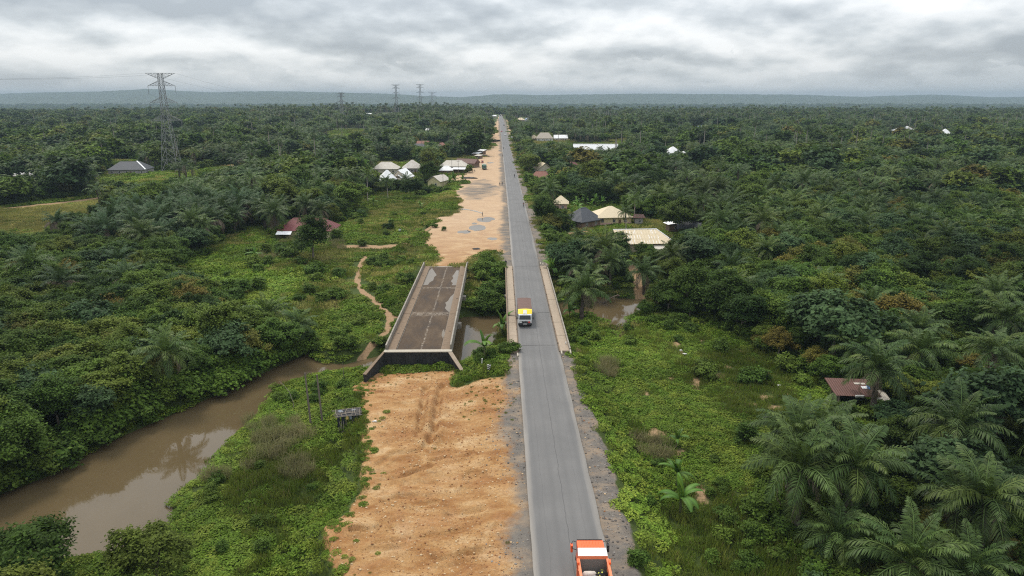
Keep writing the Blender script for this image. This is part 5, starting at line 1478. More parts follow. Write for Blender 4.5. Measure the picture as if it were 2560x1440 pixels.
# ---- undergrowth that closes the gaps between the trees
ux, uy = [], []
Yv = 42.0
while Yv < 620:
    c = 3.0 if Yv < 200 else 4.0 if Yv < 330 else 6.0
    hw = 0.80 * Yv + 18
    xs = np.arange(CX - hw, CX + hw, c)
    ux.append(xs + RNG.uniform(-0.5, 0.5, len(xs)) * c)
    uy.append(Yv + RNG.uniform(-0.5, 0.5, len(xs)) * c)
    Yv += c
UX, UY = np.concatenate(ux), np.concatenate(uy)
UZ = Hgt(UX, UY, False)
uxr = UX - rcx(UY)
ok = (sdf(RIV, UX, UY) > 0.2) & (sdf(PLATE1, UX, UY) > 2.2) & ~((uxr > -16) & (uxr < 8.5)) & ~((uxr > -31) & (uxr < 7) & (UY > 100) & (UY < 190))
ok &= ~blocked(UX, UY, UZ) & ~blocked(UX, UY, UZ + 1.6)
for p, h in HPOS.values():
    ok &= np.hypot(UX - p[0], UY - p[1] - h[5] * 0.4) > 0.5 * max(h[4], h[5]) + 0.8
UX, UY, UZ = UX[ok], UY[ok], UZ[ok]
scatter('undergrowth', [s[0] for s in SHRUBS], np.stack([UX, UY, UZ - 0.1], 1), RNG.random(len(UX)) * 6.28, np.where(UY > 330, 1.7, np.where(UY > 200, 1.15, 0.85)) * RNG.uniform(0.6, 1.35, len(UX)), RNG.choice([0, 1, 2, 0, 1], len(UX)))

# ---- forest of the valley beyond the rise
vx, vy = [], []
Yv = 1720.0
while Yv < 5600:
    c = 16 + (Yv - 1720) * 0.006
    hw = 0.80 * Yv
    xs = np.arange(-hw, hw, c)
    vx.append(xs + RNG.uniform(-0.5, 0.5, len(xs)) * c)
    vy.append(Yv + RNG.uniform(-0.5, 0.5, len(xs)) * c)
    Yv += c
VX, VY = np.concatenate(vx), np.concatenate(vy)
VZ = Hgt(VX, VY, False)
scatter('valley_forest', FART, np.stack([VX, VY, VZ - 2], 1), RNG.random(len(VX)) * 6.28, (1.9 + (VY - 1720) * 0.0007) * RNG.uniform(0.7, 1.35, len(VX)), RNG.integers(0, 6, len(VX)))

# ---- creepers and grass of the open ground
def cover(y0, y1, c, cov, gra, sc_, gshare, only_open, name):
    xs_, ys_ = [], []
    Yv = y0
    while Yv < y1:
        hw = 0.80 * Yv + 14
        xs = np.arange(CX - hw, CX + hw, c)
        xs_.append(xs + RNG.uniform(-0.5, 0.5, len(xs)) * c)
        ys_.append(Yv + RNG.uniform(-0.5, 0.5, len(xs)) * c)
        Yv += c
    x, y = np.concatenate(xs_), np.concatenate(ys_)
    z = Hgt(x, y)
    d, g, s, yl = masks(x, y)
    xr_ = x - rcx(y)
    ok = (sdf(RIV, x, y) > 0.15) & (d + g + s < 0.45) & ~((np.abs(xr_) < RW + 0.4)) & ~((x > XA - 0.5) & (x < XB + 0.5) & (y > BY0 - 1.3) & (y < BY1 + 1))
    ok &= ~((np.abs(x) < 5.6) & (y > BY0 - 2) & (y < BY1 + 1))
    for p, h in HPOS.values():
        ok &= np.hypot(x - p[0], y - p[1] - h[5] * 0.5) > 0.5 * min(h[4], h[5]) + 0.3
    for pl, w in PATHS:
        ok &= linedist(pl, x, y) > w * 1.1 + 0.55 * sc_ * (1.1 if y1 < 150 else 2.4) * 0.9
    if only_open:
        ok &= blocked(x, y, z) | ((xr_ > -32) & (xr_ < 16)) | (fbm(x, y, 55, 2) > 0.42)
    x, y, z, yl, d, g, s = (a[ok] for a in (x, y, z, yl, d, g, s))
    nz = fbm(x, y, 16, 3) + 0.25 * RNG.normal(size=len(x)) * 0.5
    isg = (nz > gshare) | ((d + g + s) > 0.12)
    dry = RNG.random(len(x)) < np.clip(yl * 1.5, 0, 0.96)
    small = 1 - 0.55 * np.clip((d + g + s) * 2, 0, 1)
    hh = RNG.uniform(0.75, 1.3, len(x)) * small
    scl = np.stack([sc_ * RNG.uniform(0.85, 1.2, len(x))] * 2 + [sc_ * hh * (0.7 + 0.9 * np.clip(fbm(x, y, 9, 2) + 0.4, 0, 1.2))], 1)
    a = ~isg & ~dry
    scatter(name + '_creeper', cov, np.stack([x, y, z], 1)[a], RNG.random(a.sum()) * 6.28, scl[a], RNG.integers(0, len(cov), a.sum()))
    a = isg & ~dry
    scatter(name + '_grass', gra, np.stack([x, y, z], 1)[a], RNG.random(a.sum()) * 6.28, scl[a], RNG.integers(0, len(gra), a.sum()))
    if dry.sum() > 5:
        scatter(name + '_dry_grass', DRYG, np.stack([x, y, z], 1)[dry], RNG.random(dry.sum()) * 6.28, scl[dry], RNG.integers(0, 3, dry.sum()))
cover(44, 132, 1.15, COVER, GRASS, 1.0, 0.16, False, 'near')
cover(132, 340, 2.0, COVERF, GRASSF, 0.75, 0.12, False, 'middle')
cover(340, 900, 3.6, COVERF, GRASSF, 1.25, 0.05, True, 'far')
# brown seeding grass on the river bank and by the road
pts = []
for x0, y0, x1, y1, k_ in [(620, 1050, 770, 1200, 32), (520, 1180, 560, 1200, 4), (640, 640, 700, 655, 10), (1490, 905, 1530, 945, 14), (900, 1020, 920, 1040, 0), (820, 605, 860, 625, 10), (1590, 1100, 1660, 1160, 8), (700, 598, 740, 610, 8)]:
    for _ in range(k_):
        p = at(random.uniform(x0, x1), random.uniform(y0, y1))
        pts.append(p)
pts = np.array(pts)
scatter('seeding_grass', SEEDG, pts, RNG.random(len(pts)) * 6.28, RNG.uniform(0.7, 1.15, len(pts)), RNG.integers(0, 3, len(pts)))
# thin tufts coming up through the edge of the bare earth
tx = RNG.uniform(-30, -4, 2600); ty = RNG.uniform(46, 112, 2600)
d, g, s, _ = masks(tx, ty)
e = sdf(PLATE1, tx, ty)
ok = (d > 0.3) & (np.abs(tx) > 4.2) & ((RNG.random(2600) < np.exp(e / 1.0) * 0.4) | ((ty > 100) & (RNG.random(2600) < 0.22)) | (RNG.random(2600) < 0.004) | ((tx > -12) & (ty > 84) & (RNG.random(2600) < 0.30)))
tx, ty = tx[ok], ty[ok]
scatter('earth_tufts', GRASS, np.stack([tx, ty, Hgt(tx, ty)], 1), RNG.random(len(tx)) * 6.28, RNG.uniform(0.10, 0.30, len(tx)), RNG.integers(0, 4, len(tx)))

# creepers feeling their way out over the edge of the bare earth
tx = RNG.uniform(-31, -12, 5000); ty = RNG.uniform(46, 110, 5000)
e = sdf(PLATE1, tx, ty)
ok = (e < 0.9) & (RNG.random(5000) < np.exp(np.minimum(e, 0) / 0.8) * 0.55) & ((ty < 108) | (tx < -27))
tx, ty = tx[ok], ty[ok]
scatter('edge_creeper', COVER, np.stack([tx, ty, Hgt(tx, ty)], 1), RNG.random(len(tx)) * 6.28, RNG.uniform(0.18, 0.5, len(tx)), RNG.integers(0, 5, len(tx)))
# clods and loose stones on the bare earth and the shoulders
def stone_mesh(name, seed, m):
    bm = bmesh.new()
    bmesh.ops.create_icosphere(bm, subdivisions=1, radius=1)
    rg = np.random.default_rng(seed)
    for v in bm.verts:
        v.co *= 0.7 + 0.5 * rg.random()
        v.co.z *= 0.65
    me = bpy.data.meshes.new(name)
    bm.to_mesh(me); bm.free()
    me.materials.append(m)
    return me
CLOD = [stone_mesh('clod', 500 + k, paint('clod_%s' % nm, c, 0.95, 0.4, 6)) for k, (nm, c) in enumerate((('ochre', (0.36, 0.20, 0.085)), ('rust', (0.24, 0.105, 0.04)), ('sand', (0.46, 0.33, 0.19)), ('grey', (0.22, 0.20, 0.18)), ('dark', (0.085, 0.075, 0.068))))]
tx = RNG.uniform(-30, 6.4, 16000); ty = RNG.uniform(46, 112, 16000)
d, g, s, _ = masks(tx, ty)
ok = (d + g > 0.5) & (np.abs(tx) > RW + 0.15) & (fbm(tx, ty, 5, 3) + 0.5 * RNG.random(16000) > 0.12)
tx, ty, g = tx[ok], ty[ok], g[ok]
k = np.where(RNG.random(len(tx)) < g * 0.9, RNG.integers(3, 5, len(tx)), RNG.integers(0, 3, len(tx)))
scatter('loose_stones', CLOD, np.stack([tx, ty, Hgt(tx, ty) + 0.01], 1), RNG.random(len(tx)) * 6.28, 0.035 + 0.11 * RNG.random(len(tx)) ** 4 + 0.02 * RNG.random(len(tx)), k)
# thicket leaning over the far bank of the river
bx = RNG.uniform(-150, -26, 9000); by = RNG.uniform(48, 125, 9000)
dr = sdf(RIV, bx, by)
bgx, bgy, _ = proj(bx, by, np.full(9000, WATER))
mid_ = np.interp(bgx, [0, 150, 420, 690, 915], [1330, 1290, 1160, 975, 915])
ok = (dr > -0.4) & (dr < 3.2) & (bgy < mid_) & (bgx < 775) & (RNG.random(9000) < 0.34)
bx, by = bx[ok], by[ok]
scatter('bank_thicket', [s[0] for s in SHRUBS[:3]] + [TREES[0][1]], np.stack([bx, by, np.maximum(Hgt(bx, by), WATER + 0.1)], 1), RNG.random(len(bx)) * 6.28, RNG.uniform(0.9, 1.7, len(bx)), RNG.integers(0, 3, len(bx)))

# ---- shrubs standing in the open, one by one
SHR = []
def shr(x0, y0, x1, y1, n_, s0, s1):
    for _ in range(n_):
        p = at(random.uniform(x0, x1), random.uniform(y0, y1))
        if sdf(RIV, p[0], p[1]) > 0.6 and not (-15.3 > p[0] > -27 and 108 < p[1] < 172):
            SHR.append((p[0], p[1], p[2], random.uniform(s0, s1)))
shr(560, 620, 860, 760, 26, 0.7, 1.4)
shr(700, 760, 930, 880, 10, 0.5, 0.9)
shr(930, 640, 1040, 740, 16, 0.6, 1.0)
shr(1172, 660, 1262, 780, 30, 0.8, 1.3)
shr(1160, 875, 1285, 905, 9, 0.5, 0.8)
shr(860, 520, 1110, 590, 12, 0.5, 1.1)
shr(1425, 815, 1500, 880, 8, 0.5, 0.9)
shr(1560, 800, 1760, 860, 12, 0.5, 1.0)
shr(1760, 830, 2060, 1000, 16, 0.6, 1.2)
shr(1860, 1080, 1960, 1430, 14, 0.6, 1.1)
shr(1540, 1150, 1880, 1430, 14, 0.35, 0.7)
shr(680, 960, 890, 1010, 9, 0.45, 0.8)
shr(520, 1150, 800, 1420, 10, 0.35, 0.6)
shr(780, 860, 960, 900, 8, 0.6, 1.0)
shr(1380, 600, 1440, 680, 10, 0.6, 1.1)
# ------------------------------------------------------------------ the plants one can tell apart
LM = [(v[0], v[1][13]) for v in HPOS.values()] + [(np.array((-20.7, 140, 0)), 'the unused bridge'), (np.array((0, 140, 0)), 'the road bridge'), (np.array((PYL[0][0], PYL[0][1], 0)), 'the big pylon'),
      (P(875, 1050, -1), 'the stick stall'), (P(1480, 775, WATER), 'the fallen dead tree'), (P(250, 1150, WATER), 'the bend of the river'), (P(60, 550, -2), 'the yellow field'), (P(1800, 950, -3), 'the bare-soil plots'), (P(700, 700, -3), 'the left creeper field'),
      (P(2540, 700, -2), 'the right edge halfway up'), (P(2500, 1350, -3), 'the bottom right corner'), (P(20, 850, -3), 'the left edge halfway down'), (P(430, 780, -3), 'the left river trees'), (P(2250, 620, -2), 'the right hillside bushes')]
LMX = np.array([l[0][:2] for l in LM])
def ordn(k):
    return '%d%s' % (k, 'th' if 10 <= k % 100 <= 20 else {1: 'st', 2: 'nd', 3: 'rd'}.get(k % 10, 'th'))
_rank = {}
def name_by_place(items, what):
    """a label for each thing: its rank by distance from the nearest landmark"""
    P2 = np.array([(i[0], i[1]) for i in items])
    D = np.hypot(P2[:, None, 0] - LMX[None, :, 0], P2[:, None, 1] - LMX[None, :, 1])
    j = D.argmin(1)
    out = [None] * len(items)
    for l in set(j):
        idx = [i for i in range(len(items)) if j[i] == l]
        idx.sort(key=lambda i: D[i, l])
        for i in idx:
            w = what(items[i])
            k_ = (w, l)
            _rank[k_] = _rank.get(k_, 0) + 1
            out[i] = '%s, %s nearest of its kind to %s' % (w, ordn(_rank[k_]), LM[l][1]) if _rank[k_] > 1 else '%s nearest to %s' % (w, LM[l][1])
    return out

def palm_word(t):
    return {4: 'coconut palm', 5: 'tall coconut palm', 6: 'brown-skirted oil palm', 7: 'dry-fronded oil palm', 2: 'short oil palm'}.get(t[4], 'dark green oil palm')
def tree_word(t):
    return 'low bushy tree' if t[5] < 0.6 else {5: 'yellowing leafy tree', 4: 'blue-green leafy tree', 2: 'broad flat-crowned leafy tree', 3: 'tall round leafy tree'}.get(t[4], 'dense green leafy tree')
auto = [t for t in THINGS if t[7] is None and t[0] == 'palm']
for t, l in zip(auto, name_by_place([(t[1], t[2], 0, 0, t[4]) for t in auto], palm_word)): t[7] = l
auto = [t for t in THINGS if t[7] is None and t[0] == 'tree']
for t, l in zip(auto, name_by_place([(t[1], t[2], 0, 0, t[4], t[5]) for t in auto], tree_word)): t[7] = l

# shared frond meshes for the palms close enough to show each frond
_fr = np.random.default_rng(77)
FRONDS = []
for el in (82, 70, 58, 46, 34, 22, 10, -2):
    V, F, T = frond_np(_fr, 5.4, el, 0.55 + 0.5 * (82 - el) / 84, 30, 0.095, 1.05, False, 0.7)
    FRONDS.append((el, mesh_np('frond', V, [F], [M_PALM], False, {'tint': T})))
V, F, T = frond_np(_fr, 4.6, -22, 1.05, 26, 0.07, 0.7, True, 0.9)
DEADF = mesh_np('frond', V, [F], [M_PALM], False, {'tint': T})
pal = sorted([t for t in THINGS if t[0] == 'palm'], key=lambda t: math.hypot(t[1] - CX, t[2]))
NEARP = set(id(t) for t in pal[:26])
for t in pal:
    tr, cr, off, kind = PALMS[t[4]]
    r = empty('coconut_palm' if kind == 'coco' else 'oil_palm', (t[1], t[2], t[3]), t[6], t[7], 'palm tree', 'palms of the plantation and village')
    r.scale = (t[5],) * 3
    link_obj('trunk', tr, r)
    if id(t) in NEARP and kind == 'oil':
        rg = np.random.default_rng(int(abs(t[1] * 100)))
        for az, el, dr, lf, dead in frond_plan(rg, 30, 'oil'):
            me = DEADF if dead else min(FRONDS, key=lambda f: abs(f[0] - el))[1]
            f = link_obj('frond', me, r)
            f.location = off
            f.rotation_euler = (rg.normal() * 0.12, rg.normal() * 0.06, az)
            f.scale = (lf, lf * (0.9 + 0.2 * rg.random()), lf)
    else:
        link_obj('crown', cr, r).location = off
for t in THINGS:
    if t[0] != 'tree': continue
    if 'round' in t[7][:12] and t[4] == 3 and t[5] > 1.2: t[3] -= 1.0 * t[5]
    tr, cr = TREES[t[4]]
    r = empty('leafy_tree', (t[1], t[2], t[3]), t[6], t[7], 'tree', 'broadleaf trees')
    r.scale = (t[5], t[5], t[5] * random.uniform(0.92, 1.08))
    link_obj('trunk', tr, r)
    link_obj('crown', cr, r)
BAN.sort(key=lambda b: math.hypot(b[0] - CX, b[1]))
todo = [b for b in BAN if b[4] is None]
for b, l in zip(todo, name_by_place([(b[0], b[1]) for b in todo], lambda i: 'leafy banana plant')): b[4] = l
for k, (x, y, z, s, lab) in enumerate(BAN):
    rz = random.random() * 6.28
    if k < 22:
        r = empty('banana_plant', (x, y, z), rz, lab, 'banana plant', 'banana plants')
        r.scale = (s, s, s)
        link_obj('stem', BSTEM, r)
        for me, a, q in banana_plan(k, 10):
            o = link_obj('leaf', me, r)
            o.location, o.rotation_euler, o.scale = (0.04, 0.02, 1.6), (0, 0, a), (q, q, q)
    else:
        o = link_obj('banana_plant', FARB[k % 3])
        o.location, o.rotation_euler, o.scale = (x, y, z), (0, 0, rz), (s * 1.15,) * 3
        tag(o, lab, 'banana plant', 'banana plants')
labs = name_by_place(SHR, lambda i: 'low leafy shrub in the open' if i[3] < 0.8 else 'rounded leafy shrub in the open')
for k, (x, y, z, s) in enumerate(SHR):
    cm, st = SHRUBS[k % 3]
    r = empty('shrub', (x, y, z - 0.1), random.random() * 6.28, labs[k], 'shrub', 'shrubs of the open ground')
    r.scale = (s, s, s)
    link_obj('foliage', cm, r)
    link_obj('stem', st, r)
# ------------------------------------------------------------------ houses
ROOF = {'slate': roofmat('slate_sheet', (0.055, 0.058, 0.065), 0.25, rc=(0.10, 0.10, 0.11)), 'white': roofmat('white_sheet', (0.74, 0.73, 0.72), 0.18, rc=(0.42, 0.38, 0.34)), 'grey': roofmat('weathered_zinc', (0.46, 0.42, 0.36), 0.45, rc=(0.30, 0.24, 0.18)),
        'striped': roofmat('streaky_zinc', (0.50, 0.46, 0.41), 0.85, rc=(0.28, 0.22, 0.18)), 'beige': roofmat('beige_sheet', (0.56, 0.46, 0.31), 0.22, rc=(0.42, 0.31, 0.19)), 'rust': roofmat('rust_red_sheet', (0.20, 0.075, 0.050), 0.4),
        'rustbrown': roofmat('rust_brown_sheet', (0.115, 0.055, 0.042), 0.5, rc=(0.07, 0.035, 0.03)), 'rustwhite': roofmat('patched_sheet', (0.52, 0.48, 0.45), 0.95, rc=(0.20, 0.07, 0.05)), 'maroon': roofmat('maroon_sheet', (0.135, 0.035, 0.035), 0.15, rc=(0.09, 0.03, 0.03)),
        'thatchgrey': roofmat('grey_brown_sheet', (0.36, 0.31, 0.25), 0.5, rc=(0.25, 0.2, 0.15)), 'blue': roofmat('blue_sheet', (0.25, 0.33, 0.46), 0.2, rc=(0.3, 0.33, 0.38))}
WALL = {k: paint('wall_' + k, c, 0.9, 0.4, 0.7) for k, c in {'grey': (0.30, 0.28, 0.26), 'cream': (0.50, 0.44, 0.34), 'creamy': (0.56, 0.49, 0.27), 'brown': (0.18, 0.12, 0.085), 'pink': (0.50, 0.33, 0.27), 'yellowpink': (0.56, 0.45, 0.26),
        'tan': (0.36, 0.29, 0.21), 'brick': (0.30, 0.18, 0.12), 'white': (0.62, 0.61, 0.58), 'pinkearth': (0.42, 0.29, 0.22), 'darkwood': (0.05, 0.038, 0.03)}.items()}
M_PANE = paint('dark_glass', (0.02, 0.024, 0.028), 0.15, 0.1)
M_FRAME = paint('window_frame_white', (0.62, 0.60, 0.56), 0.6, 0.3)
M_SHUT = paint('grey_shutter', (0.30, 0.29, 0.29), 0.7, 0.3)
M_DOOR = paint('brown_door', (0.12, 0.07, 0.045), 0.6, 0.3)
M_BLUED = paint('blue_door', (0.05, 0.20, 0.50), 0.5, 0.25)
M_DARK = paint('dark_shade_cloth', (0.02, 0.02, 0.02), 0.9, 0.1)
M_WOOD = paint('weathered_wood', (0.24, 0.18, 0.13), 0.9, 0.5, 4)
M_PINKP = paint('pink_plinth', (0.50, 0.32, 0.27), 0.9, 0.4, 0.8)
M_REDP = paint('red_plinth', (0.42, 0.14, 0.08), 0.9, 0.4, 0.8)

def roof_mesh(kind, w, d, h, z, o=0.55):
    g = G()
    x0, x1, y0, y1 = -w / 2 - o, w / 2 + o, -d / 2 - o, d / 2 + o
    zb = z - 0.16
    B = [(x0, y0, z), (x1, y0, z), (x1, y1, z), (x0, y1, z)]
    U = [(x, y, zb) for x, y, _ in B]
    if kind in ('hip', 'pyramid'):
        rl = (max(w - d, 0.0) * 0.5 + (0.10 * w)) if kind == 'hip' else 0.04 * w
        R1, R2 = (-rl, 0, z + h), (rl, 0, z + h)
        V = B + U + [R1, R2]
        g.add(V, [(0, 1, 9, 8), (1, 2, 9), (2, 3, 8, 9), (3, 0, 8), (7, 6, 5, 4), (0, 4, 5, 1), (1, 5, 6, 2), (2, 6, 7, 3), (3, 7, 4, 0)])
    elif kind in ('gable', 'hall'):
        R1, R2 = (x0, 0, z + h), (x1 if kind == 'gable' else x1 - d * 0.42, 0, z + h)
        V = B + U + [R1, R2]
        g.add(V, [(0, 1, 9, 8), (1, 2, 9), (2, 3, 8, 9), (3, 0, 8), (7, 6, 5, 4), (0, 4, 5, 1), (1, 5, 6, 2), (2, 6, 7, 3), (3, 7, 4, 0)])
    elif kind == 'gable_y':
        t = 0.12
        for s in (-1, 1):
            e = s * (w / 2 + o)
            q = [(0, y0, z + h), (e, y0, z - 0.1), (e, y1, z - 0.1), (0, y1, z + h)]
            if s > 0: q = q[::-1]
            g.hexa([(a, b, c - t) for a, b, c in q], q)
    elif kind in ('lean', 'shed'):
        q = [(x0, y0, z), (x1, y0, z), (x1, y1, z + h), (x0, y1, z + h)]
        g.hexa([(a, b, c - 0.07) for a, b, c in q], q)
    elif kind == 'arch':
        n = 8
        for i in range(n):
            a, b = x0 + (x1 - x0) * i / n, x0 + (x1 - x0) * (i + 1) / n
            za, zb2 = (z + h * math.sin(math.pi * (0.15 + 0.7 * t / n)) for t in (i, i + 1))
            q = [(a, y0, za), (b, y0, zb2), (b, y1, zb2), (a, y1, za)]
            g.hexa([(p[0], p[1], p[2] - 0.05) for p in q], q)
    return g

def window(parent, x, y, z, w, h, near, mat_=None):
    f = G().box(x - w / 2, x + w / 2, y - 0.06, y + 0.06, z - h / 2, z + h / 2).obj('window', mat_ or M_FRAME, parent)
    if near:
        for i in (-1, 1):
            for j in (-1, 1):
                G().box(x + i * w * 0.235 - w * 0.19, x + i * w * 0.235 + w * 0.19, y - 0.075, y - 0.055, z + j * h * 0.235 - h * 0.19, z + j * h * 0.235 + h * 0.19).obj('pane', M_PANE, f)
    else:
        G().box(x - w * 0.4, x + w * 0.4, y - 0.075, y - 0.055, z - h * 0.4, z + h * 0.4).obj('pane', M_PANE, f)
    return f

for key, (p, h) in HPOS.items():
    _, px_, py_, kind, w, d, wh, rh, rot, rm, wm, _, lab, _ = h
    r = empty('shed' if kind in ('lean', 'shed', 'arch') else 'house', (p[0], p[1] + d / 2, p[2]), R(rot), lab, 'shed' if kind in ('lean', 'shed', 'arch') else 'house')
    zt = wh
    near = py_ > 500
    if kind == 'shed' or key == 'awning':
        for sx in (-1, 1):
            for sy in (-1, 1):
                G().tube([(sx * (w / 2 - 0.2), sy * (d / 2 - 0.2), -0.6), (sx * (w / 2 - 0.2), sy * (d / 2 - 0.2), zt + (rh if sy > 0 else 0) - 0.1)], 0.08, 6).obj('post', M_WOOD, r)
        G().box(-w / 2 + 0.3, w / 2 - 0.3, d / 2 - 0.4, d / 2 - 0.3, -0.4, zt + rh * 0.8).obj('wall', WALL[wm], r)
        G().box(-w / 2 + 0.3, -w / 2 + 0.4, -d / 2 + 0.4, d / 2 - 0.42, -0.4, zt).obj('wall', WALL[wm], r)
    else:
        g = G()
        if kind == 'gable':
            g.prism([(-d / 2, -0.8), (d / 2, -0.8), (d / 2, zt), (0, zt + rh - 0.14), (-d / 2, zt)], -w / 2, w / 2)
        elif kind == 'gable_y':
            n = [(-w / 2, -0.8), (w / 2, -0.8), (w / 2, zt), (0, zt + rh - 0.2), (-w / 2, zt)]
            V = [(a, -d / 2, b) for a, b in n] + [(a, d / 2, b) for a, b in n]
            g.add(V, [(0, 1, 2, 3, 4), (9, 8, 7, 6, 5)] + [(i, i + 5, (i + 1) % 5 + 5, (i + 1) % 5) for i in range(5)])
        elif kind == 'lean' or kind == 'arch':
            g.prism([(-d / 2, -0.8), (d / 2, -0.8), (d / 2, zt + (rh if kind == 'lean' else 0) - 0.1), (-d / 2, zt - 0.08)], -w / 2, w / 2)
        else:
            g.box(-w / 2, w / 2, -d / 2, d / 2, -0.8, zt)
        g.obj('wall', WALL[wm], r)
        yf = -d / 2 - 0.02
        nw = max(1, int(w / 3.6))
        for i in range(nw):
            x = (i - (nw - 1) / 2) * w / nw + (w * 0.16 if nw == 1 else 0)
            window(r, x, yf, zt * 0.58, 1.0 if near else 1.1, 1.1, near, M_SHUT if key == 'beige_hip' else None)
        if w > 4:
            x = 0.5 * w / max(nw, 2) if nw % 2 == 0 or nw > 1 else -w * 0.2
            x = 0.0 if nw % 2 == 0 else x
            dr = G().box(x - 0.45, x + 0.45, yf - 0.04, yf + 0.06, -0.1, 2.0).obj('door', M_BLUED if key == 'hall' else M_DOOR, r)
            G().box(x + 0.28, x + 0.36, yf - 0.08, yf - 0.035, 0.9, 1.02).obj('handle', M_FRAME, dr)
        if key == 'beige_hip':
            G().box(-w / 2 - 0.03, w / 2 + 0.03, -d / 2 - 0.03, d / 2 + 0.03, -0.8, 0.9).obj('plinth', M_PINKP, r)
        if key == 'pink_hut':
            G().box(-w / 2 - 0.03, w / 2 + 0.03, -d / 2 - 0.03, d / 2 + 0.03, -0.8, 0.45).obj('plinth', M_REDP, r)
    if key != 'hall':
        ro = roof_mesh(kind, w, d, rh, zt + 0.12, 0.75 if near else 0.55).obj('roof', ROOF[rm], r)
        if kind in ('hip', 'gable') and py_ > 380:
            rl = (max(w - d, 0.0) * 0.5 + 0.10 * w) if kind == 'hip' else w / 2 + 0.5
            G().prism([(-0.28, zt + 0.12 + rh - 0.10), (0, zt + 0.12 + rh + 0.06), (0.28, zt + 0.12 + rh - 0.10)], -rl, rl).obj('ridge_cap', ROOF[rm] if key != 'slate' else ROOF['slate'], ro)
        if key == 'slate':
            # the one pale run of sheets down the right slope
            a, b = Vector((0.10 * w + 3.5 * 0.5, 0, zt + 0.12 + rh)), Vector((w / 2 + 0.45, -d / 2 - 0.45, zt + 0.12))
            G().tube([a + Vector((0, -0.1, 0.05)), a.lerp(b, 0.5) + Vector((0, 0, 0.05)), b + Vector((0, 0, 0.05))], [0.45, 0.5, 0.45], 4).obj('hip_cap', ROOF['white'], ro)
        if key == 'red_house':
            q = [(-w / 2 - 0.4, -d / 2 - 2.6, 1.9), (-w / 2 + 4.6, -d / 2 - 2.6, 1.9), (-w / 2 + 4.6, -d / 2 - 0.6, 2.75), (-w / 2 - 0.4, -d / 2 - 0.6, 2.75)]
            G().hexa([(a, b, c - 0.06) for a, b, c in q], q).obj('porch_roof', ROOF['white'], r)
            for x in (-w / 2, -w / 2 + 4.2):
                G().tube([(x, -d / 2 - 2.3, -0.5), (x, -d / 2 - 2.3, 1.88)], 0.07, 6).obj('post', M_WOOD, r)
        if key == 'white_gable':
            for s in (-1, 1):
                q = [(0.2, -d / 2 - 2.2, zt + 1.9), (0.2 + s * 2.2, -d / 2 - 2.2, zt + 0.3), (0.2 + s * 2.2, -d / 2 + 1, zt + 0.3), (0.2, -d / 2 + 1, zt + 1.9)]
                G().hexa([(a, b, c - 0.08) for a, b, c in q], q).obj('porch_roof', ROOF['white'], r)
            G().prism([(-d / 2 - 1.9, -0.5), (-d / 2 + 0.2, -0.5), (-d / 2 + 0.2, zt + 0.2), (-d / 2 - 1.9, zt + 0.2)], -1.8, 2.2).obj('porch', WALL['cream'], r)
        if key == 'rust_shed':
            z_ = zt + 0.12
            for x0_, x1_, y0_, y1_, mm, nm in ((0.6, 2.2, 0.8, 1.3, 'grey', 'patch_sheet'), (1.3, 2.5, -0.4, 0.3, 'white', 'patch_sheet')):
                sl = rh / (d + 1.5)
                q = [(x, y, z_ + 0.06 + sl * (y + d / 2 + 0.75)) for x, y in ((x0_, y0_), (x1_, y0_), (x1_, y1_), (x0_, y1_))]
                G().hexa([(a, b, c - 0.04) for a, b, c in q], q).obj(nm, ROOF[mm], ro)
            q = [(x, y, z_ + 0.07 + rh / (d + 1.5) * (y + d / 2 + 0.75)) for x, y in ((2.0, -0.5), (2.5, -0.6), (2.6, 0.4), (2.2, 0.5))]
            G().hexa([(a, b, c - 0.03) for a, b, c in q], q).obj('blue_sheet', M_BLUED, ro)
            G().box(-0.7, 0.6, -d / 2 - 0.8, -d / 2 - 0.55, zt - 0.05, zt + 0.22).obj('gutter', M_FRAME, ro, rz=0.08)
            q = [(2.6, -1.6, 1.5), (5.2, -1.9, 1.4), (5.2, 1.2, 1.9), (2.6, 1.4, 2.0)]
            G().hexa([(a, b, c - 0.05) for a, b, c in q], q).obj('side_roof', ROOF['grey'], r)
            for x, y in ((4.9, -1.6), (4.9, 0.9)):
                G().tube([(x, y, -0.6), (x, y, 1.45)], 0.07, 6).obj('post', M_WOOD, r)
    else:
        # the hall's front slope sheet by sheet: three rows, each sheet lapping the one below
        o, z = 0.75, zt + 0.12
        x0, x1, y0 = -w / 2 - o, w / 2 + o, -d / 2 - o
        xr_ = x1 - d * 0.42
        nx, ny = 15, 3
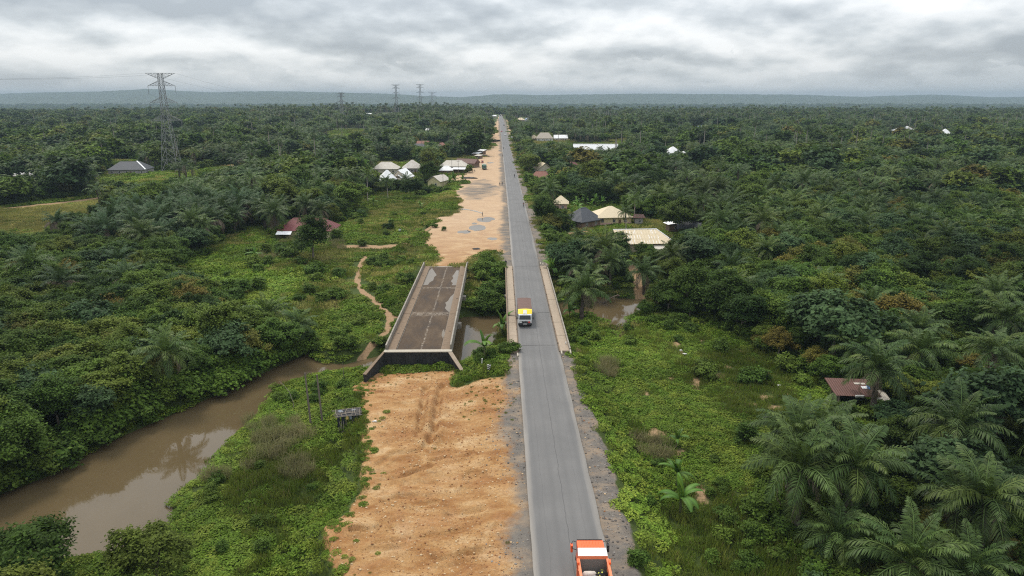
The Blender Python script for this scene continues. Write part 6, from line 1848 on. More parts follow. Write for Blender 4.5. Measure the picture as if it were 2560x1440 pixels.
        for j in range(ny):
            for i in range(nx):
                t0, t1 = j / ny, (j + 1) / ny
                xa = x0 + (xr_ - x0) * i / nx
                xb = x0 + (xr_ - x0) * (i + 1) / nx
                za, zb = z + rh * t0 + 0.03, z + rh * t1 + 0.015
                ya, yb = y0 + (0 - y0) * t0, y0 + (0 - y0) * t1
                jit = random.uniform(-0.015, 0.02)
                g = G()
                q = [(xa + 0.012, ya - 0.06, za - 0.02 + jit), (xb - 0.012, ya - 0.06, za - 0.02 + jit), (xb - 0.012, yb, zb + jit), (xa + 0.012, yb, zb + jit)]
                g.hexa([(a, b, c - 0.03) for a, b, c in q], q)
                s = g.obj('roof_sheet', ROOF['beige'], r)
                if random.random() < 0.72:
                    off = random.uniform(0.1, 0.6)
                    ln = random.uniform(0.45, 0.95)
                    q = [(xa + off, ya + (yb - ya) * 0.05, za + (zb - za) * 0.05 + 0.03), (xa + off + 0.12, ya + (yb - ya) * 0.05, za + (zb - za) * 0.05 + 0.03),
                         (xa + off + 0.12, ya + (yb - ya) * ln, za + (zb - za) * ln + 0.03), (xa + off, ya + (yb - ya) * ln, za + (zb - za) * ln + 0.03)]
                    G().hexa([(a, b, c - 0.05) for a, b, c in q], q).obj('lap_highlight', ROOF['white'], s)  # white strip standing in for the highlight along a sheet lap
        # hipped right end and back slope
        B = [(x0, y0, z), (x1, y0, z), (x1, -y0, z), (x0, -y0, z)]
        g = G().add([(xr_ + 0.01, y0, z), B[1], B[2], B[3], (x0, 0, z + rh), (xr_, 0, z + rh)], [(0, 1, 5), (1, 2, 5), (2, 3, 4, 5)])
        g.obj('roof', ROOF['beige'], r)
        G().tube([(x0 - 0.05, 0, z + rh), (xr_ + 0.1, 0, z + rh + 0.02)], 0.16, 6).obj('ridge_cap', ROOF['white'], r)
        G().tube([(xr_, 0, z + rh + 0.03), (x1, y0, z + 0.06)], 0.14, 6).obj('hip_cap', ROOF['white'], r)
        G().tube([(xr_, 0, z + rh + 0.03), (x1, -y0, z + 0.06)], 0.14, 6).obj('hip_cap', ROOF['white'], r)
        G().add([(x0 + o, y0 + o, zt), (x0 + o, -y0 - o, zt), (x0 + o, 0, z + rh - 0.2)], [(0, 1, 2)]).obj('gable_wall', WALL['tan'], r)
        q = [(2.0, -d / 2 - 3.2, 2.0), (5.4, -d / 2 - 3.2, 2.0), (5.4, -d / 2 + 0.2, 2.7), (2.0, -d / 2 + 0.2, 2.7)]
        G().hexa([(a, b, c - 0.07) for a, b, c in q], q).obj('porch_roof', ROOF['grey'], r)
        for x in (2.2, 5.2):
            G().tube([(x, -d / 2 - 3.0, -0.6), (x, -d / 2 - 3.0, 2.0)], 0.08, 6).obj('post', M_WOOD, r)

# ------------------------------------------------------------------ pylons and lines
M_STEEL = paint('galvanised_steel', (0.13, 0.125, 0.12), 0.6, 0.3, 1.0)
M_STEEL2 = paint('pale_galvanised_steel', (0.21, 0.21, 0.208), 0.6, 0.3, 1.0)
M_INS = paint('insulator_glass', (0.16, 0.15, 0.14), 0.3, 0.2)
def pylon(x, y, z, H, lab, rz=0.0, th=0.10, mt=None):
    mt = mt or M_STEEL
    r = empty('pylon', (x, y, z), rz, lab, 'pylon', 'lattice pylons of the power line')
    k = H / 56.0
    lv = [(0, 4.6), (7, 3.9), (13.5, 3.3), (19.5, 2.75), (25, 2.25), (30, 1.9), (34.5, 1.65), (38.5, 1.5), (42, 1.4), (45.2, 1.32), (48.2, 1.26), (51, 1.2), (53.6, 1.15), (56, 1.1)]
    lv = [(a * k, b * k) for a, b in lv]
    cn = ((-1, -1), (1, -1), (1, 1), (-1, 1))
    for sx, sy in cn:
        G().tube([(sx * b, sy * b, a if a else -0.8) for a, b in lv], th * 1.35, 4).obj('leg', mt, r)
    for (a0, b0), (a1, b1) in zip(lv[:-1], lv[1:]):
        g = G()
        for i in range(4):
            (ax, ay), (bx, by) = cn[i], cn[(i + 1) % 4]
            g.bar((ax * b0, ay * b0, a0), (bx * b1, by * b1, a1), th * 0.8)
            g.bar((bx * b0, by * b0, a0), (ax * b1, ay * b1, a1), th * 0.8)
            g.bar((ax * b1, ay * b1, a1), (bx * b1, by * b1, a1), th * 0.7)
        g.obj('brace_panel', mt, r)
    tips = []
    for zz, hw, rise, ins in ((56, 8.3, -3.0, 0), (49, 7.6, 2.8, 4.6), (39.5, 7.8, 3.0, 4.6), (29.5, 8.6, 3.2, 4.6)):
        zz, hw, rise = zz * k, hw * k, rise * k
        bw = np.interp(zz, [a for a, _ in lv], [b for _, b in lv])
        bw2 = np.interp(zz + rise, [a for a, _ in lv], [b for _, b in lv])
        for s in (-1, 1):
            g = G()
            for sy in (-1, 1):
                g.bar((s * bw, sy * bw, zz), (s * hw, 0, zz), th)
                g.bar((s * bw2, sy * bw2, zz + rise), (s * hw, 0, zz), th)
                for t in (0.25, 0.5, 0.75):
                    a = Vector((s * bw, sy * bw, zz)).lerp(Vector((s * hw, 0, zz)), t)
                    b = Vector((s * bw2, sy * bw2, zz + rise)).lerp(Vector((s * hw, 0, zz)), t)
                    c = Vector((s * bw, sy * bw, zz)).lerp(Vector((s * hw, 0, zz)), t - 0.25)
                    g.bar(a, b, th * 0.6)
                    g.bar(c, b, th * 0.6)
            arm = g.obj('crossarm', mt, r)
            if ins:
                g = G()
                for q in range(12):
                    z1 = zz - ins * k * q / 12
                    g.tube([(s * hw, 0, z1), (s * hw, 0, z1 - ins * k / 24), (s * hw, 0, z1 - ins * k / 12)], [0.05, 0.16, 0.05], 6)
                g.obj('insulator', M_INS, arm)
            tips.append(Vector((x, y, z)) + Matrix.Rotation(rz, 3, 'Z') @ Vector((s * hw, 0, zz - ins * k)))
    return tips
pb = at(432, 428)
PY = [pylon(pb[0], pb[1], pb[2], 56, 'big dark lattice pylon standing in the left fields', R(4), 0.105, M_STEEL2)]
for x, y, H, lab, th in ((-243, 1060, 44, 'pylon showing only its top arms above the left palms', 0.17), (-214, 1420, 56, 'pylon on the skyline left of the road, the taller of the pair', 0.19), (-204, 1760, 58, 'pylon on the skyline nearest the road, thinner of the pair', 0.20), (-226, 2300, 52, 'faintest and smallest pylon on the skyline by the road', 0.22)):
    z = float(Hgt(x, y, False))
    if y > 1600: z = max(z, 15.0 if y < 2000 else 6.0) - 0
    z0 = float(Hgt(x, y, False))
    PY.append(pylon(x, y, z0, H + (z - z0), lab, R(2), th, M_STEEL2))
M_CABLE = paint('cable', (0.05, 0.05, 0.05), 0.5, 0.0)
prev = [t + Vector((-46, -340, -2.0)) for t in PY[0]]
for k, nm in enumerate(('left earth wire', 'right earth wire', 'top left conductor', 'top right conductor', 'middle left conductor', 'middle right conductor', 'low left conductor', 'low right conductor')):
    pts = []
    ch = [prev[k]] + [p[k] for p in PY]
    for a, b in zip(ch[:-1], ch[1:]):
        L_ = (b - a).length
        for i in range(14):
            t = i / 14
            q = a.lerp(b, t)
            pts.append(q - Vector((0, 0, (0.040 if k > 1 else 0.018) * L_ * 4 * t * (1 - t))))
    pts.append(ch[-1])
    g = G().tube(pts, 0.03, 4)
    tag(g.obj('power_cable', M_CABLE), 'sagging power cable strung as the %s of the pylons' % nm, 'cable', 'cables of the power line')

# ------------------------------------------------------------------ vehicles
M_TYRE = paint('tyre_rubber', (0.018, 0.018, 0.018), 0.85, 0.3)
M_RIM = paint('steel_rim', (0.25, 0.24, 0.22), 0.5, 0.4)
M_GLASS = paint('windscreen', (0.018, 0.022, 0.026), 0.08, 0.05, spec=0.6)
M_BLK = paint('black_plastic', (0.022, 0.022, 0.022), 0.6, 0.2)
M_LAMP = paint('headlamp_glass', (0.62, 0.62, 0.58), 0.1, 0.05)
M_RED = paint('red_plastic', (0.50, 0.05, 0.04), 0.4, 0.15)
def wheel_meshes(r, w):
    prof = [(-w / 2, r * 0.62), (-w / 2, r * 0.93), (-w * 0.36, r), (w * 0.36, r), (w / 2, r * 0.93), (w / 2, r * 0.62)]
    n = 20
    V, F = [], []
    for i in range(n):
        a = 6.28318 * i / n
        for x, q in prof:
            V.append((x, q * math.cos(a), q * math.sin(a)))
    k = len(prof)
    for i in range(n):
        for j in range(k - 1):
            F.append((i * k + j, ((i + 1) % n) * k + j, ((i + 1) % n) * k + j + 1, i * k + j + 1))
    me = bpy.data.meshes.new('wheel')
    me.from_pydata(V, [], F)
    me.materials.append(M_TYRE)
    g = G().tube([(-w * 0.3, 0, 0), (-w * 0.12, 0, 0), (w * 0.12, 0, 0), (w * 0.3, 0, 0)], [r * 0.6, r * 0.63, r * 0.63, r * 0.6], 16)
    g.tube([(-w * 0.5, 0, 0), (w * 0.5, 0, 0)], r * 0.2, 8)
    m2 = bpy.data.meshes.new('rim')
    m2.from_pydata(g.v, [], g.f)
    m2.materials.append(M_RIM)
    return me, m2
WT, WC, WM = wheel_meshes(0.5, 0.3), wheel_meshes(0.32, 0.2), wheel_meshes(0.29, 0.09)
def wheel(parent, x, y, z, ms=WT):
    o = link_obj('wheel', ms[0], parent)
    o.location = (x, y, z)
    link_obj('rim', ms[1], o)

def lorry(loc, rz, lab, cabm, boxm, topm, hoodm=None, panel=True, blen=6.0):
    """cab-over lorry, nose towards -y"""
    r = empty('lorry', loc, rz, lab, 'truck')
    G().box(-0.45, 0.45, -1.6, blen + 0.4, 0.62, 0.92).obj('chassis', M_BLK, r)
    c = G().prism([(-1.95, 0.75), (0.0, 0.75), (0.0, 2.72), (-0.25, 2.78), (-1.45, 2.74), (-1.62, 2.62), (-1.93, 1.65), (-1.97, 1.2)], -1.15, 1.15).obj('cab', cabm, r, bevel=0.05)
    ws = G().slab([(-1.0, -1.925, 1.72), (1.0, -1.925, 1.72), (0.95, -1.655, 2.55), (-0.95, -1.655, 2.55)], -0.03).obj('windscreen', M_GLASS, r)
    for sx in (-1, 1):
        G().slab([(sx * 1.16, -1.6, 1.75), (sx * 1.16, -0.55, 1.75), (sx * 1.16, -0.55, 2.5), (sx * 1.16, -1.42, 2.5)][::sx], 0.02).obj('side_window', M_GLASS, c)
        a = G().tube([(sx * 1.15, -1.75, 2.35), (sx * 1.42, -1.9, 2.25), (sx * 1.42, -1.9, 1.75)], 0.03, 5).obj('mirror_arm', M_BLK, r)
        G().box(sx * 1.42 - 0.1, sx * 1.42 + 0.1, -1.97, -1.88, 1.78, 2.2).obj('mirror', M_BLK, a)
    G().box(-0.9, 0.9, -2.03, -1.955, 1.02, 1.36).obj('grille', M_BLK, r)
    G().box(-1.2, 1.2, -2.12, -1.86, 0.52, 0.92).obj('bumper', M_BLK, r, bevel=0.03)
    for x, m_ in ((-0.72, M_LAMP), (0.72, M_RED if panel else M_LAMP)):
        G().tube([(x, -2.07, 1.18), (x, -2.02, 1.18)], 0.17 if m_ is M_LAMP else 0.21, 14).obj('headlight', m_, r)
    G().box(-0.32, 0.32, -2.15, -2.122, 0.72, 0.86).obj('number_plate', M_FRAME, r)
    if hoodm:
        g = G()
        n = 10
        pr = []
        for i in range(n + 1):
            t = i / n
            x = -1.25 + 2.5 * t
            bow = 0.22 * (abs(2 * t - 1) ** 2)
            pr.append((x, bow))
        V = []
        for x, bw in pr:
            V += [(x, -1.42 + bw * 1.2, 2.78), (x * 0.97, -0.55 + bw * 0.4, 3.42 - bw * 0.5), (x * 0.97, 0.12, 3.44 - bw * 0.5), (x, 0.12, 2.78)]
        F = []
        for i in range(n):
            for j in range(4):
                F.append((i * 4 + j, (i + 1) * 4 + j, (i + 1) * 4 + (j + 1) % 4, i * 4 + (j + 1) % 4))
        F += [(0, 1, 2, 3), tuple(n * 4 + j for j in (3, 2, 1, 0))]
        h_ = g.add(V, F).obj('wind_deflector', hoodm, r)
        G().slab([(-0.33, -1.40, 2.83), (0.33, -1.40, 2.83), (0.30, -0.62, 3.40), (-0.30, -0.62, 3.40)], -0.03).obj('front_panel', M_FRAME, h_)
    b = G().box(-1.22, 1.22, 0.32, blen, 0.95, 3.05).obj('cargo_body', boxm, r, bevel=0.02)
    for i in range(8):
        y = 0.5 + i * (blen - 0.7) / 7
        for sx in (-1, 1):
            G().box(sx * 1.225 - 0.03, sx * 1.225 + 0.03, y - 0.05, y + 0.05, 0.98, 3.02).obj('side_rib', boxm, b)
    n = 14
    V, F = [], []
    for i in range(n + 1):
        y = 0.30 + (blen - 0.28) * i / n
        s_ = 0.035 * math.cos(i * math.pi)
        for x, z in ((-1.27, 2.85), (-1.25, 3.06 + s_ * 0.3), (-0.6, 3.15 + s_), (0, 3.18 + s_), (0.6, 3.15 + s_), (1.25, 3.06 + s_ * 0.3), (1.27, 2.85)):
            V.append((x + random.uniform(-.012, .012), y, z + random.uniform(-.012, .012)))
    for i in range(n):
        for j in range(6):
            F.append((i * 7 + j, i * 7 + j + 1, (i + 1) * 7 + j + 1, (i + 1) * 7 + j))
    F += [tuple(range(6, -1, -1)), tuple(range(n * 7, n * 7 + 7))]
    G().add(V, F).obj('tarpaulin', topm, r)
    for x in (-0.98, 0.98):
        wheel(r, x, -1.0, 0.5)
        wheel(r, x, blen - 1.4, 0.5)
        wheel(r, x * 0.66, blen - 1.4, 0.5)
    return r
M_WCAB = paint('white_cab_paint', (0.62, 0.62, 0.60), 0.35, 0.3)
M_BODY = paint('dark_cargo_body', (0.020, 0.020, 0.026), 0.6, 0.3)
M_TARP = paint('brown_tarpaulin', (0.13, 0.075, 0.060), 0.85, 0.55, 1.6)
M_YEL = paint('yellow_deflector', (0.78, 0.56, 0.02), 0.4, 0.15)
p = P(1313, 819, 0.0)
lorry((p[0], p[1] + 2.1, 0.02), R(-0.8), 'white-nosed lorry with yellow roof fairing and brown tarpaulin on the bridge', M_WCAB, M_BODY, M_TARP, M_YEL, True, 8.2).scale = (1.08, 1.0, 0.88)
M_GREEN = paint('green_cab_paint', (0.02, 0.13, 0.07), 0.4, 0.25)
M_CANV = paint('pale_canvas', (0.45, 0.44, 0.38), 0.9, 0.4)
p = at(1211, 425)
lorry((p[0], p[1] + 2, p[2]), R(6), 'green parked lorry with pale canvas top on the red lorry park', M_GREEN, M_GREEN, M_CANV, None, False, 4.6)

# ---- orange tipper seen from behind and above
M_ORG = paint('orange_paint', (0.80, 0.125, 0.030), 0.4, 0.18)
M_ORG2 = paint('faded_orange_paint', (0.72, 0.20, 0.085), 0.55, 0.3)
M_STL = paint('worn_bed_steel', (0.15, 0.14, 0.125), 0.7, 0.5)
M_WHT = paint('scuffed_white_panel', (0.72, 0.70, 0.66), 0.6, 0.4, 5)
p = P(1472, 1344, 2.95)
T = empty('tipper_truck', (p[0] + 0.05, p[1], 0.02), R(-0.8), 'orange tipper truck carrying gravel, driving away at the bottom edge', 'truck')
c = G().prism([(0.0, 0.9), (0.05, 1.7), (-0.22, 2.78), (-0.45, 2.95), (-1.85, 2.98), (-1.95, 2.9), (-1.95, 0.9)], -1.2, 1.2).obj('cab', M_ORG, T, bevel=0.08)
for i in range(7):
    x = -0.78 + 0.26 * i
    G().box(x - 0.05, x + 0.05, -1.7, -0.55, 2.96, 3.0).obj('roof_rib', M_ORG, c)
G().prism([(-0.28, 2.78), (0.18, 2.55), (0.20, 2.62), (-0.25, 2.90)], -1.12, 1.12).obj('sun_visor', M_BLK, T)
G().slab([(1.05, 0.06, 1.72), (-1.05, 0.06, 1.72), (-1.0, -0.17, 2.62), (1.0, -0.17, 2.62)], -0.03).obj('windscreen', M_GLASS, T)
for sx in (-1, 1):
    a = G().tube([(sx * 1.2, -0.35, 2.72), (sx * 1.5, -0.15, 2.70), (sx * 1.66, -0.45, 2.66), (sx * 1.62, -0.85, 2.4), (sx * 1.25, -0.9, 2.3)], 0.035, 5).obj('mirror_arm', M_BLK, T)
    G().box(sx * 1.66 - 0.10, sx * 1.66 + 0.10, -0.75, -0.35, 1.9, 2.62).obj('mirror', M_ORG if sx < 0 else M_BLK, a, bevel=0.03)
    G().slab([(sx * 1.21, -0.3, 1.75), (sx * 1.21, -1.3, 1.75), (sx * 1.21, -1.3, 2.55), (sx * 1.21, -0.45, 2.55)][::-sx], 0.02).obj('side_window', M_GLASS, c)
    G().tube([(sx * 0.9, -1.72, 2.97), (sx * 0.9, -1.72, 3.02)], 0.05, 8).obj('roof_bolt', M_BLK, c)
G().box(-1.22, 1.22, -0.05, 0.14, 0.5, 0.95).obj('bumper', M_BLK, T, bevel=0.03)
G().box(-0.42, 0.42, -8.4, -1.0, 0.7, 1.0).obj('chassis', M_BLK, T)
B0, B1 = -2.35, -8.6
bed = G().box(-1.25, 1.25, B1, B0 - 0.55, 1.15, 1.28).obj('bed_floor', M_STL, T)
for sx in (-1, 1):
    G().box(sx * 1.27 - 0.05, sx * 1.27 + 0.05, B1, B0 - 0.5, 1.15, 2.75).obj('bed_side', M_ORG2, T)
    G().box(sx * 1.27 - 0.11, sx * 1.27 + 0.11, B1, B0 - 0.5, 2.753, 2.87).obj('top_rail', M_ORG2, T)
    for i in range(6):
        y = B0 - 0.75 - i * 1.1
        G().box(min(sx * 1.33, sx * 1.43), max(sx * 1.33, sx * 1.43), y - 0.08, y + 0.08, 1.2, 2.74).obj('side_rib', M_ORG2, T)
    G().box(min(sx * 1.30, sx * 1.46), max(sx * 1.30, sx * 1.46), B0 - 1.35, B0 - 0.9, 2.87, 3.1).obj('bed_bracket', M_ORG, T)
G().hexa([(-1.3, B0 - 0.62, 1.2), (1.3, B0 - 0.62, 1.2), (1.3, B0 - 0.48, 1.2), (-1.3, B0 - 0.48, 1.2)], [(-1.3, B0 - 0.42, 3.05), (1.3, B0 - 0.42, 3.05), (1.3, B0 - 0.28, 3.05), (-1.3, B0 - 0.28, 3.05)]).obj('bed_front', M_ORG2, T)
G().hexa([(-1.22, B0 - 0.64, 1.3), (1.22, B0 - 0.64, 1.3), (1.22, B0 - 0.625, 1.3), (-1.22, B0 - 0.625, 1.3)], [(-1.22, B0 - 0.46, 2.75), (1.22, B0 - 0.46, 2.75), (1.22, B0 - 0.435, 2.75), (-1.22, B0 - 0.435, 2.75)]).obj('bed_lining', M_STL, T)
G().hexa([(-1.3, B0 - 0.40, 2.98), (1.3, B0 - 0.40, 2.98), (1.26, B0 + 0.42, 3.20), (-1.26, B0 + 0.42, 3.20)], [(-1.3, B0 - 0.40, 3.05), (1.3, B0 - 0.40, 3.05), (1.26, B0 + 0.42, 3.27), (-1.26, B0 + 0.42, 3.27)]).obj('cab_guard', M_WHT, T)
G().box(-1.3, 1.3, B1 - 0.1, B1, 1.15, 2.7).obj('tailgate', M_ORG2, T)
m, nt, b = newmat('crushed_stone')
setc(nt, b, MIX(nt, NOISE(nt, geovec(nt), 16, 4, 0.8), (0.20, 0.20, 0.19), (0.62, 0.61, 0.58)))
bump(nt, b, NOISE(nt, geovec(nt), 14, 3, 0.8), 1.0, 0.1)
n1_, n2_ = 26, 50
V = [(-1.2 + 2.4 * i / n1_, B1 + 0.1 + (B0 - 0.75 - B1) * j / n2_, 1.62 + 0.25 * math.sin(math.pi * i / n1_) - 0.35 * sm(0.86, 1.0, j / n2_) + 0.08 * (vn(i * 0.9, j * 0.9) - 0.5)) for j in range(n2_ + 1) for i in range(n1_ + 1)]
F = [(j * (n1_ + 1) + i, j * (n1_ + 1) + i + 1, (j + 1) * (n1_ + 1) + i + 1, (j + 1) * (n1_ + 1) + i) for j in range(n2_) for i in range(n1_)]
G().add(V, F).obj('gravel_load', m, T)
for x in (-1.0, 1.0):
    for y in (-0.75, -5.9, -7.1):
        wheel(T, x, y, 0.5)
# what lies on the load
def lump(name, m, loc, sx, sy, sz, seed, lab, cat, sub_=3, amp=0.18):
    bm = bmesh.new()
    bmesh.ops.create_icosphere(bm, subdivisions=sub_, radius=1)
    rg = np.random.default_rng(seed)
    for v in bm.verts:
        q = 1 + amp * (2 * float(vn(v.co.x * 2 + seed, v.co.y * 2 + v.co.z * 1.7)) - 1) + 0.03 * rg.normal()
        v.co = Vector((v.co.x * sx * q, v.co.y * sy * q, v.co.z * sz * q))
    me = bpy.data.meshes.new(name)
    bm.to_mesh(me); bm.free()
    me.materials.append(m)
    me.polygons.foreach_set('use_smooth', np.ones(len(me.polygons), bool))
    o = link_obj(name, me)
    o.location = loc
    return tag(o, lab, cat)
tp = Vector(T.location)
M_SACK = paint('pale_sack_cloth', (0.58, 0.52, 0.46), 0.9, 0.45, 3)
sk = empty('sack', tp + Vector((-0.35, B0 - 1.25, 1.72)), R(6), 'pale tied sack lying on the gravel in the tipper', 'sack')
g = G()
g.tube([(-0.95, 0, 0.05), (-0.82, 0, 0.06), (-0.70, 0, 0.08), (-0.45, 0.02, 0.12), (0.0, 0, 0.12), (0.4, 0, 0.1), (0.55, 0, 0.08)], [0.10, 0.09, 0.17, 0.28, 0.27, 0.24, 0.10], 12)
g.obj('sack_body', M_SACK, sk, smooth=True)
G().tube([(-0.79, 0, 0.06), (-0.75, 0, 0.06)], 0.125, 10).obj('tie', M_BLK, sk)
m, nt, b = newmat('black_yellow_cloth')
vr = N(nt, 'ShaderNodeTexVoronoi', _Vector=objvec(nt), _Scale=4.5)
setc(nt, b, RAMP(nt, vr.outputs['Distance'], [(0.24, (0.62, 0.66, 0.10)), (0.30, (0.012, 0.012, 0.014))], 'CONSTANT'))
lump('cloth_bundle', m, tp + Vector((0.72, B0 - 1.35, 1.86)), 0.55, 0.42, 0.36, 4, 'black and yellow patterned cloth bundle on the gravel in the tipper', 'bundle')

# ---- cars
def car(loc, rz, lab, col, name='car', cat='car', van=False):
    r = empty(name, loc, rz, lab, cat, 'vehicles far along the road')
    bm_ = paint(name + '_paint', col, 0.3, 0.15)
    if van:
        prof = [(-2.2, 0.35), (2.3, 0.35), (2.3, 1.95), (1.9, 2.05), (-1.3, 2.05), (-1.7, 1.9), (-2.1, 1.15), (-2.25, 0.95)]
    else:
        prof = [(-2.1, 0.32), (2.1, 0.32), (2.15, 0.85), (1.6, 0.95), (1.0, 1.42), (-0.5, 1.45), (-1.15, 0.95), (-2.05, 0.8)]
    c_ = G().prism(prof, -0.85, 0.85).obj('body', bm_, r, bevel=0.06)
    if van:
        G().slab([(-0.72, -2.12, 1.2), (0.72, -2.12, 1.2), (0.68, -1.74, 1.88), (-0.68, -1.74, 1.88)], -0.03).obj('windscreen', M_GLASS, r)
    else:
        G().slab([(-0.70, -1.12, 0.98), (0.70, -1.12, 0.98), (0.64, -0.56, 1.40), (-0.64, -0.56, 1.40)], -0.03).obj('windscreen', M_GLASS, r)
        G().slab([(0.70, 1.56, 1.0), (-0.70, 1.56, 1.0), (-0.64, 1.04, 1.38), (0.64, 1.04, 1.38)], -0.03).obj('rear_window', M_GLASS, r)
    zt = 1.85 if van else 1.36
    for sx in (-1, 1):
        G().slab([(sx * 0.855, -0.9, zt - 0.4), (sx * 0.855, 1.2, zt - 0.4), (sx * 0.855, 0.95, zt), (sx * 0.855, -0.6, zt)][::sx], 0.02).obj('side_window', M_GLASS, c_)
        G().box(sx * 0.6 - 0.16, sx * 0.6 + 0.16, -2.2, -2.06, 0.58, 0.74).obj('headlight', M_LAMP, r)
        G().box(sx * 0.65 - 0.14, sx * 0.65 + 0.14, 2.1, 2.34 if van else 2.18, 0.62, 0.8).obj('tail_light', M_RED, r)
        wheel(r, sx * 0.78, -1.3, 0.32, WC)
        wheel(r, sx * 0.78, 1.35, 0.32, WC)
    return r
def onroad(x, y):
    z = 0.0
    for _ in range(10):
        q = P(x, y, z)
        z = float(rprof(q[1])) + 0.02
    return (q[0], q[1], z)
car(onroad(1263, 338), R(2), 'white car facing the viewer on the middle of the far road', (0.65, 0.65, 0.63))
car(onroad(1260, 314), R(180), 'dark car driving away in the right lane far along the road', (0.03, 0.03, 0.03))
car(onroad(1254, 330), R(0), 'red car in the left lane beyond the black roadside debris', (0.40, 0.05, 0.05))
q = at(1280, 347)
car(q, R(-4), 'white minibus parked on the right verge beside the trees', (0.66, 0.66, 0.64), 'minibus', 'van', True)
lorry(onroad(1251.5, 290), R(0), 'small pale lorry approaching at the far end of the road, left one', M_CANV, M_BLK, M_CANV, None, False, 5)
lorry(onroad(1257, 290), R(180), 'small dark lorry driving away at the far end of the road, right one', M_BLK, M_BLK, M_TARP, None, False, 5)
# red three-wheeler behind the green lorry
q = at(1206, 408)
r = empty('tricycle_taxi', q, R(15), 'small red three-wheeled taxi parked behind the green lorry', 'tricycle')
M_KEKE = paint('red_body', (0.32, 0.04, 0.04), 0.4, 0.2)
G().prism([(-1.1, 0.35), (1.2, 0.35), (1.25, 1.0), (-0.5, 1.0), (-0.95, 0.95)], -0.6, 0.6).obj('body', M_KEKE, r, bevel=0.05)
G().prism([(-0.8, 1.62), (1.15, 1.62), (1.1, 1.78), (-0.6, 1.78)], -0.62, 0.62).obj('canopy', M_KEKE, r, bevel=0.03)
for sx in (-1, 1):
    for y in (-0.62, 1.1):
        G().tube([(sx * 0.55, y - 0.1, 0.95), (sx * 0.55, y, 1.65)], 0.035, 5).obj('post', M_BLK, r)
    wheel(r, sx * 0.55, 0.8, 0.28, WM)
wheel(r, 0, -0.95, 0.28, WM)
G().slab([(-0.5, -0.93, 1.0), (0.5, -0.93, 1.0), (0.48, -0.78, 1.58), (-0.48, -0.78, 1.58)], -0.02).obj('windscreen', M_GLASS, r)
G().tube([(0, -1.02, 0.75), (0, -0.98, 0.75)], 0.11, 10).obj('headlight', M_LAMP, r)

# ------------------------------------------------------------------ people
def skin_mesh(name, joints, edges, m):
    """one continuous body surface grown from a jointed skeleton"""
    me = bpy.data.meshes.new(name)
    me.from_pydata([j[0] for j in joints], edges, [])
    o = bpy.data.objects.new(name, me)
    COL.objects.link(o)
    o.modifiers.new('skin', 'SKIN')
    o.modifiers.new('sub', 'SUBSURF').levels = 1
    for v, j in zip(me.skin_vertices[0].data, joints):
        v.radius = (j[1], j[2] if len(j) > 2 else j[1])
        v.use_root = False
    me.skin_vertices[0].data[0].use_root = True
    dg = bpy.context.evaluated_depsgraph_get()
    out = bpy.data.meshes.new_from_object(o.evaluated_get(dg))
    bpy.data.objects.remove(o)
    out.name = name
    out.materials.clear()
    out.materials.append(m)
    return out
def skeleton(pose):
    # pelvis, waist, chest, neck, head, crown, shoulders/elbows/wrists/fingers, hips/knees/ankles/toes
    if pose == 'ride':
        L = {'pel': (0, 0, 0), 'wai': (0, -.03, .18), 'che': (0, -.10, .40), 'nec': (0, -.13, .55), 'hea': (0, -.16, .66), 'cro': (0, -.16, .78)}
        for s, n_ in ((-1, 'l'), (1, 'r')):
            L.update({'sh' + n_: (s * .19, -.11, .47), 'el' + n_: (s * .30, -.22, .26), 'wr' + n_: (s * .30, -.46, .24), 'fi' + n_: (s * .28, -.54, .22), 'hi' + n_: (s * .10, -.02, -.03), 'kn' + n_: (s * .19, -.42, -.06), 'an' + n_: (s * .17, -.28, -.46), 'to' + n_: (s * .17, -.46, -.49)})
    else:
        st = {'walk': 0.20, 'stand': 0.02}[pose]
        L = {'pel': (0, 0, .93), 'wai': (0, 0, 1.08), 'che': (0, 0, 1.30), 'nec': (0, 0, 1.46), 'hea': (0, -.02, 1.57), 'cro': (0, -.02, 1.69)}
        for s, n_ in ((-1, 'l'), (1, 'r')):
            k_ = s * st
            L.update({'sh' + n_: (s * .19, 0, 1.38), 'el' + n_: (s * .25, k_ * .7 + .02, 1.12), 'wr' + n_: (s * .25, k_ * 1.2 - .05, .88), 'fi' + n_: (s * .24, k_ * 1.2 - .08, .76), 'hi' + n_: (s * .10, 0, .90), 'kn' + n_: (s * .11, -k_ * .9 - .03, .50), 'an' + n_: (s * .11, -k_ * 1.4 + .04, .08), 'to' + n_: (s * .12, -k_ * 1.4 - .14, .03)})
    return L
RAD = {'pel': .13, 'wai': .12, 'che': .145, 'nec': .055, 'hea': .10, 'cro': .075, 'sh': .065, 'el': .047, 'wr': .032, 'fi': .03, 'hi': .088, 'kn': .06, 'an': .042, 'to': .04}
def build(L, keys, edges, m, grow=0.0, name='body'):
    js = [(L[k_], RAD.get(k_, RAD.get(k_[:-1], 0.05)) + grow) for k_ in keys]
    ix = {k_: i for i, k_ in enumerate(keys)}
    return skin_mesh(name, js, [(ix[a], ix[b]) for a, b in edges], m)
M_SKIN = paint('skin', (0.075, 0.040, 0.026), 0.6, 0.1)
M_HAIR = paint('hair', (0.010, 0.009, 0.008), 0.9, 0.0)
BODY = {}
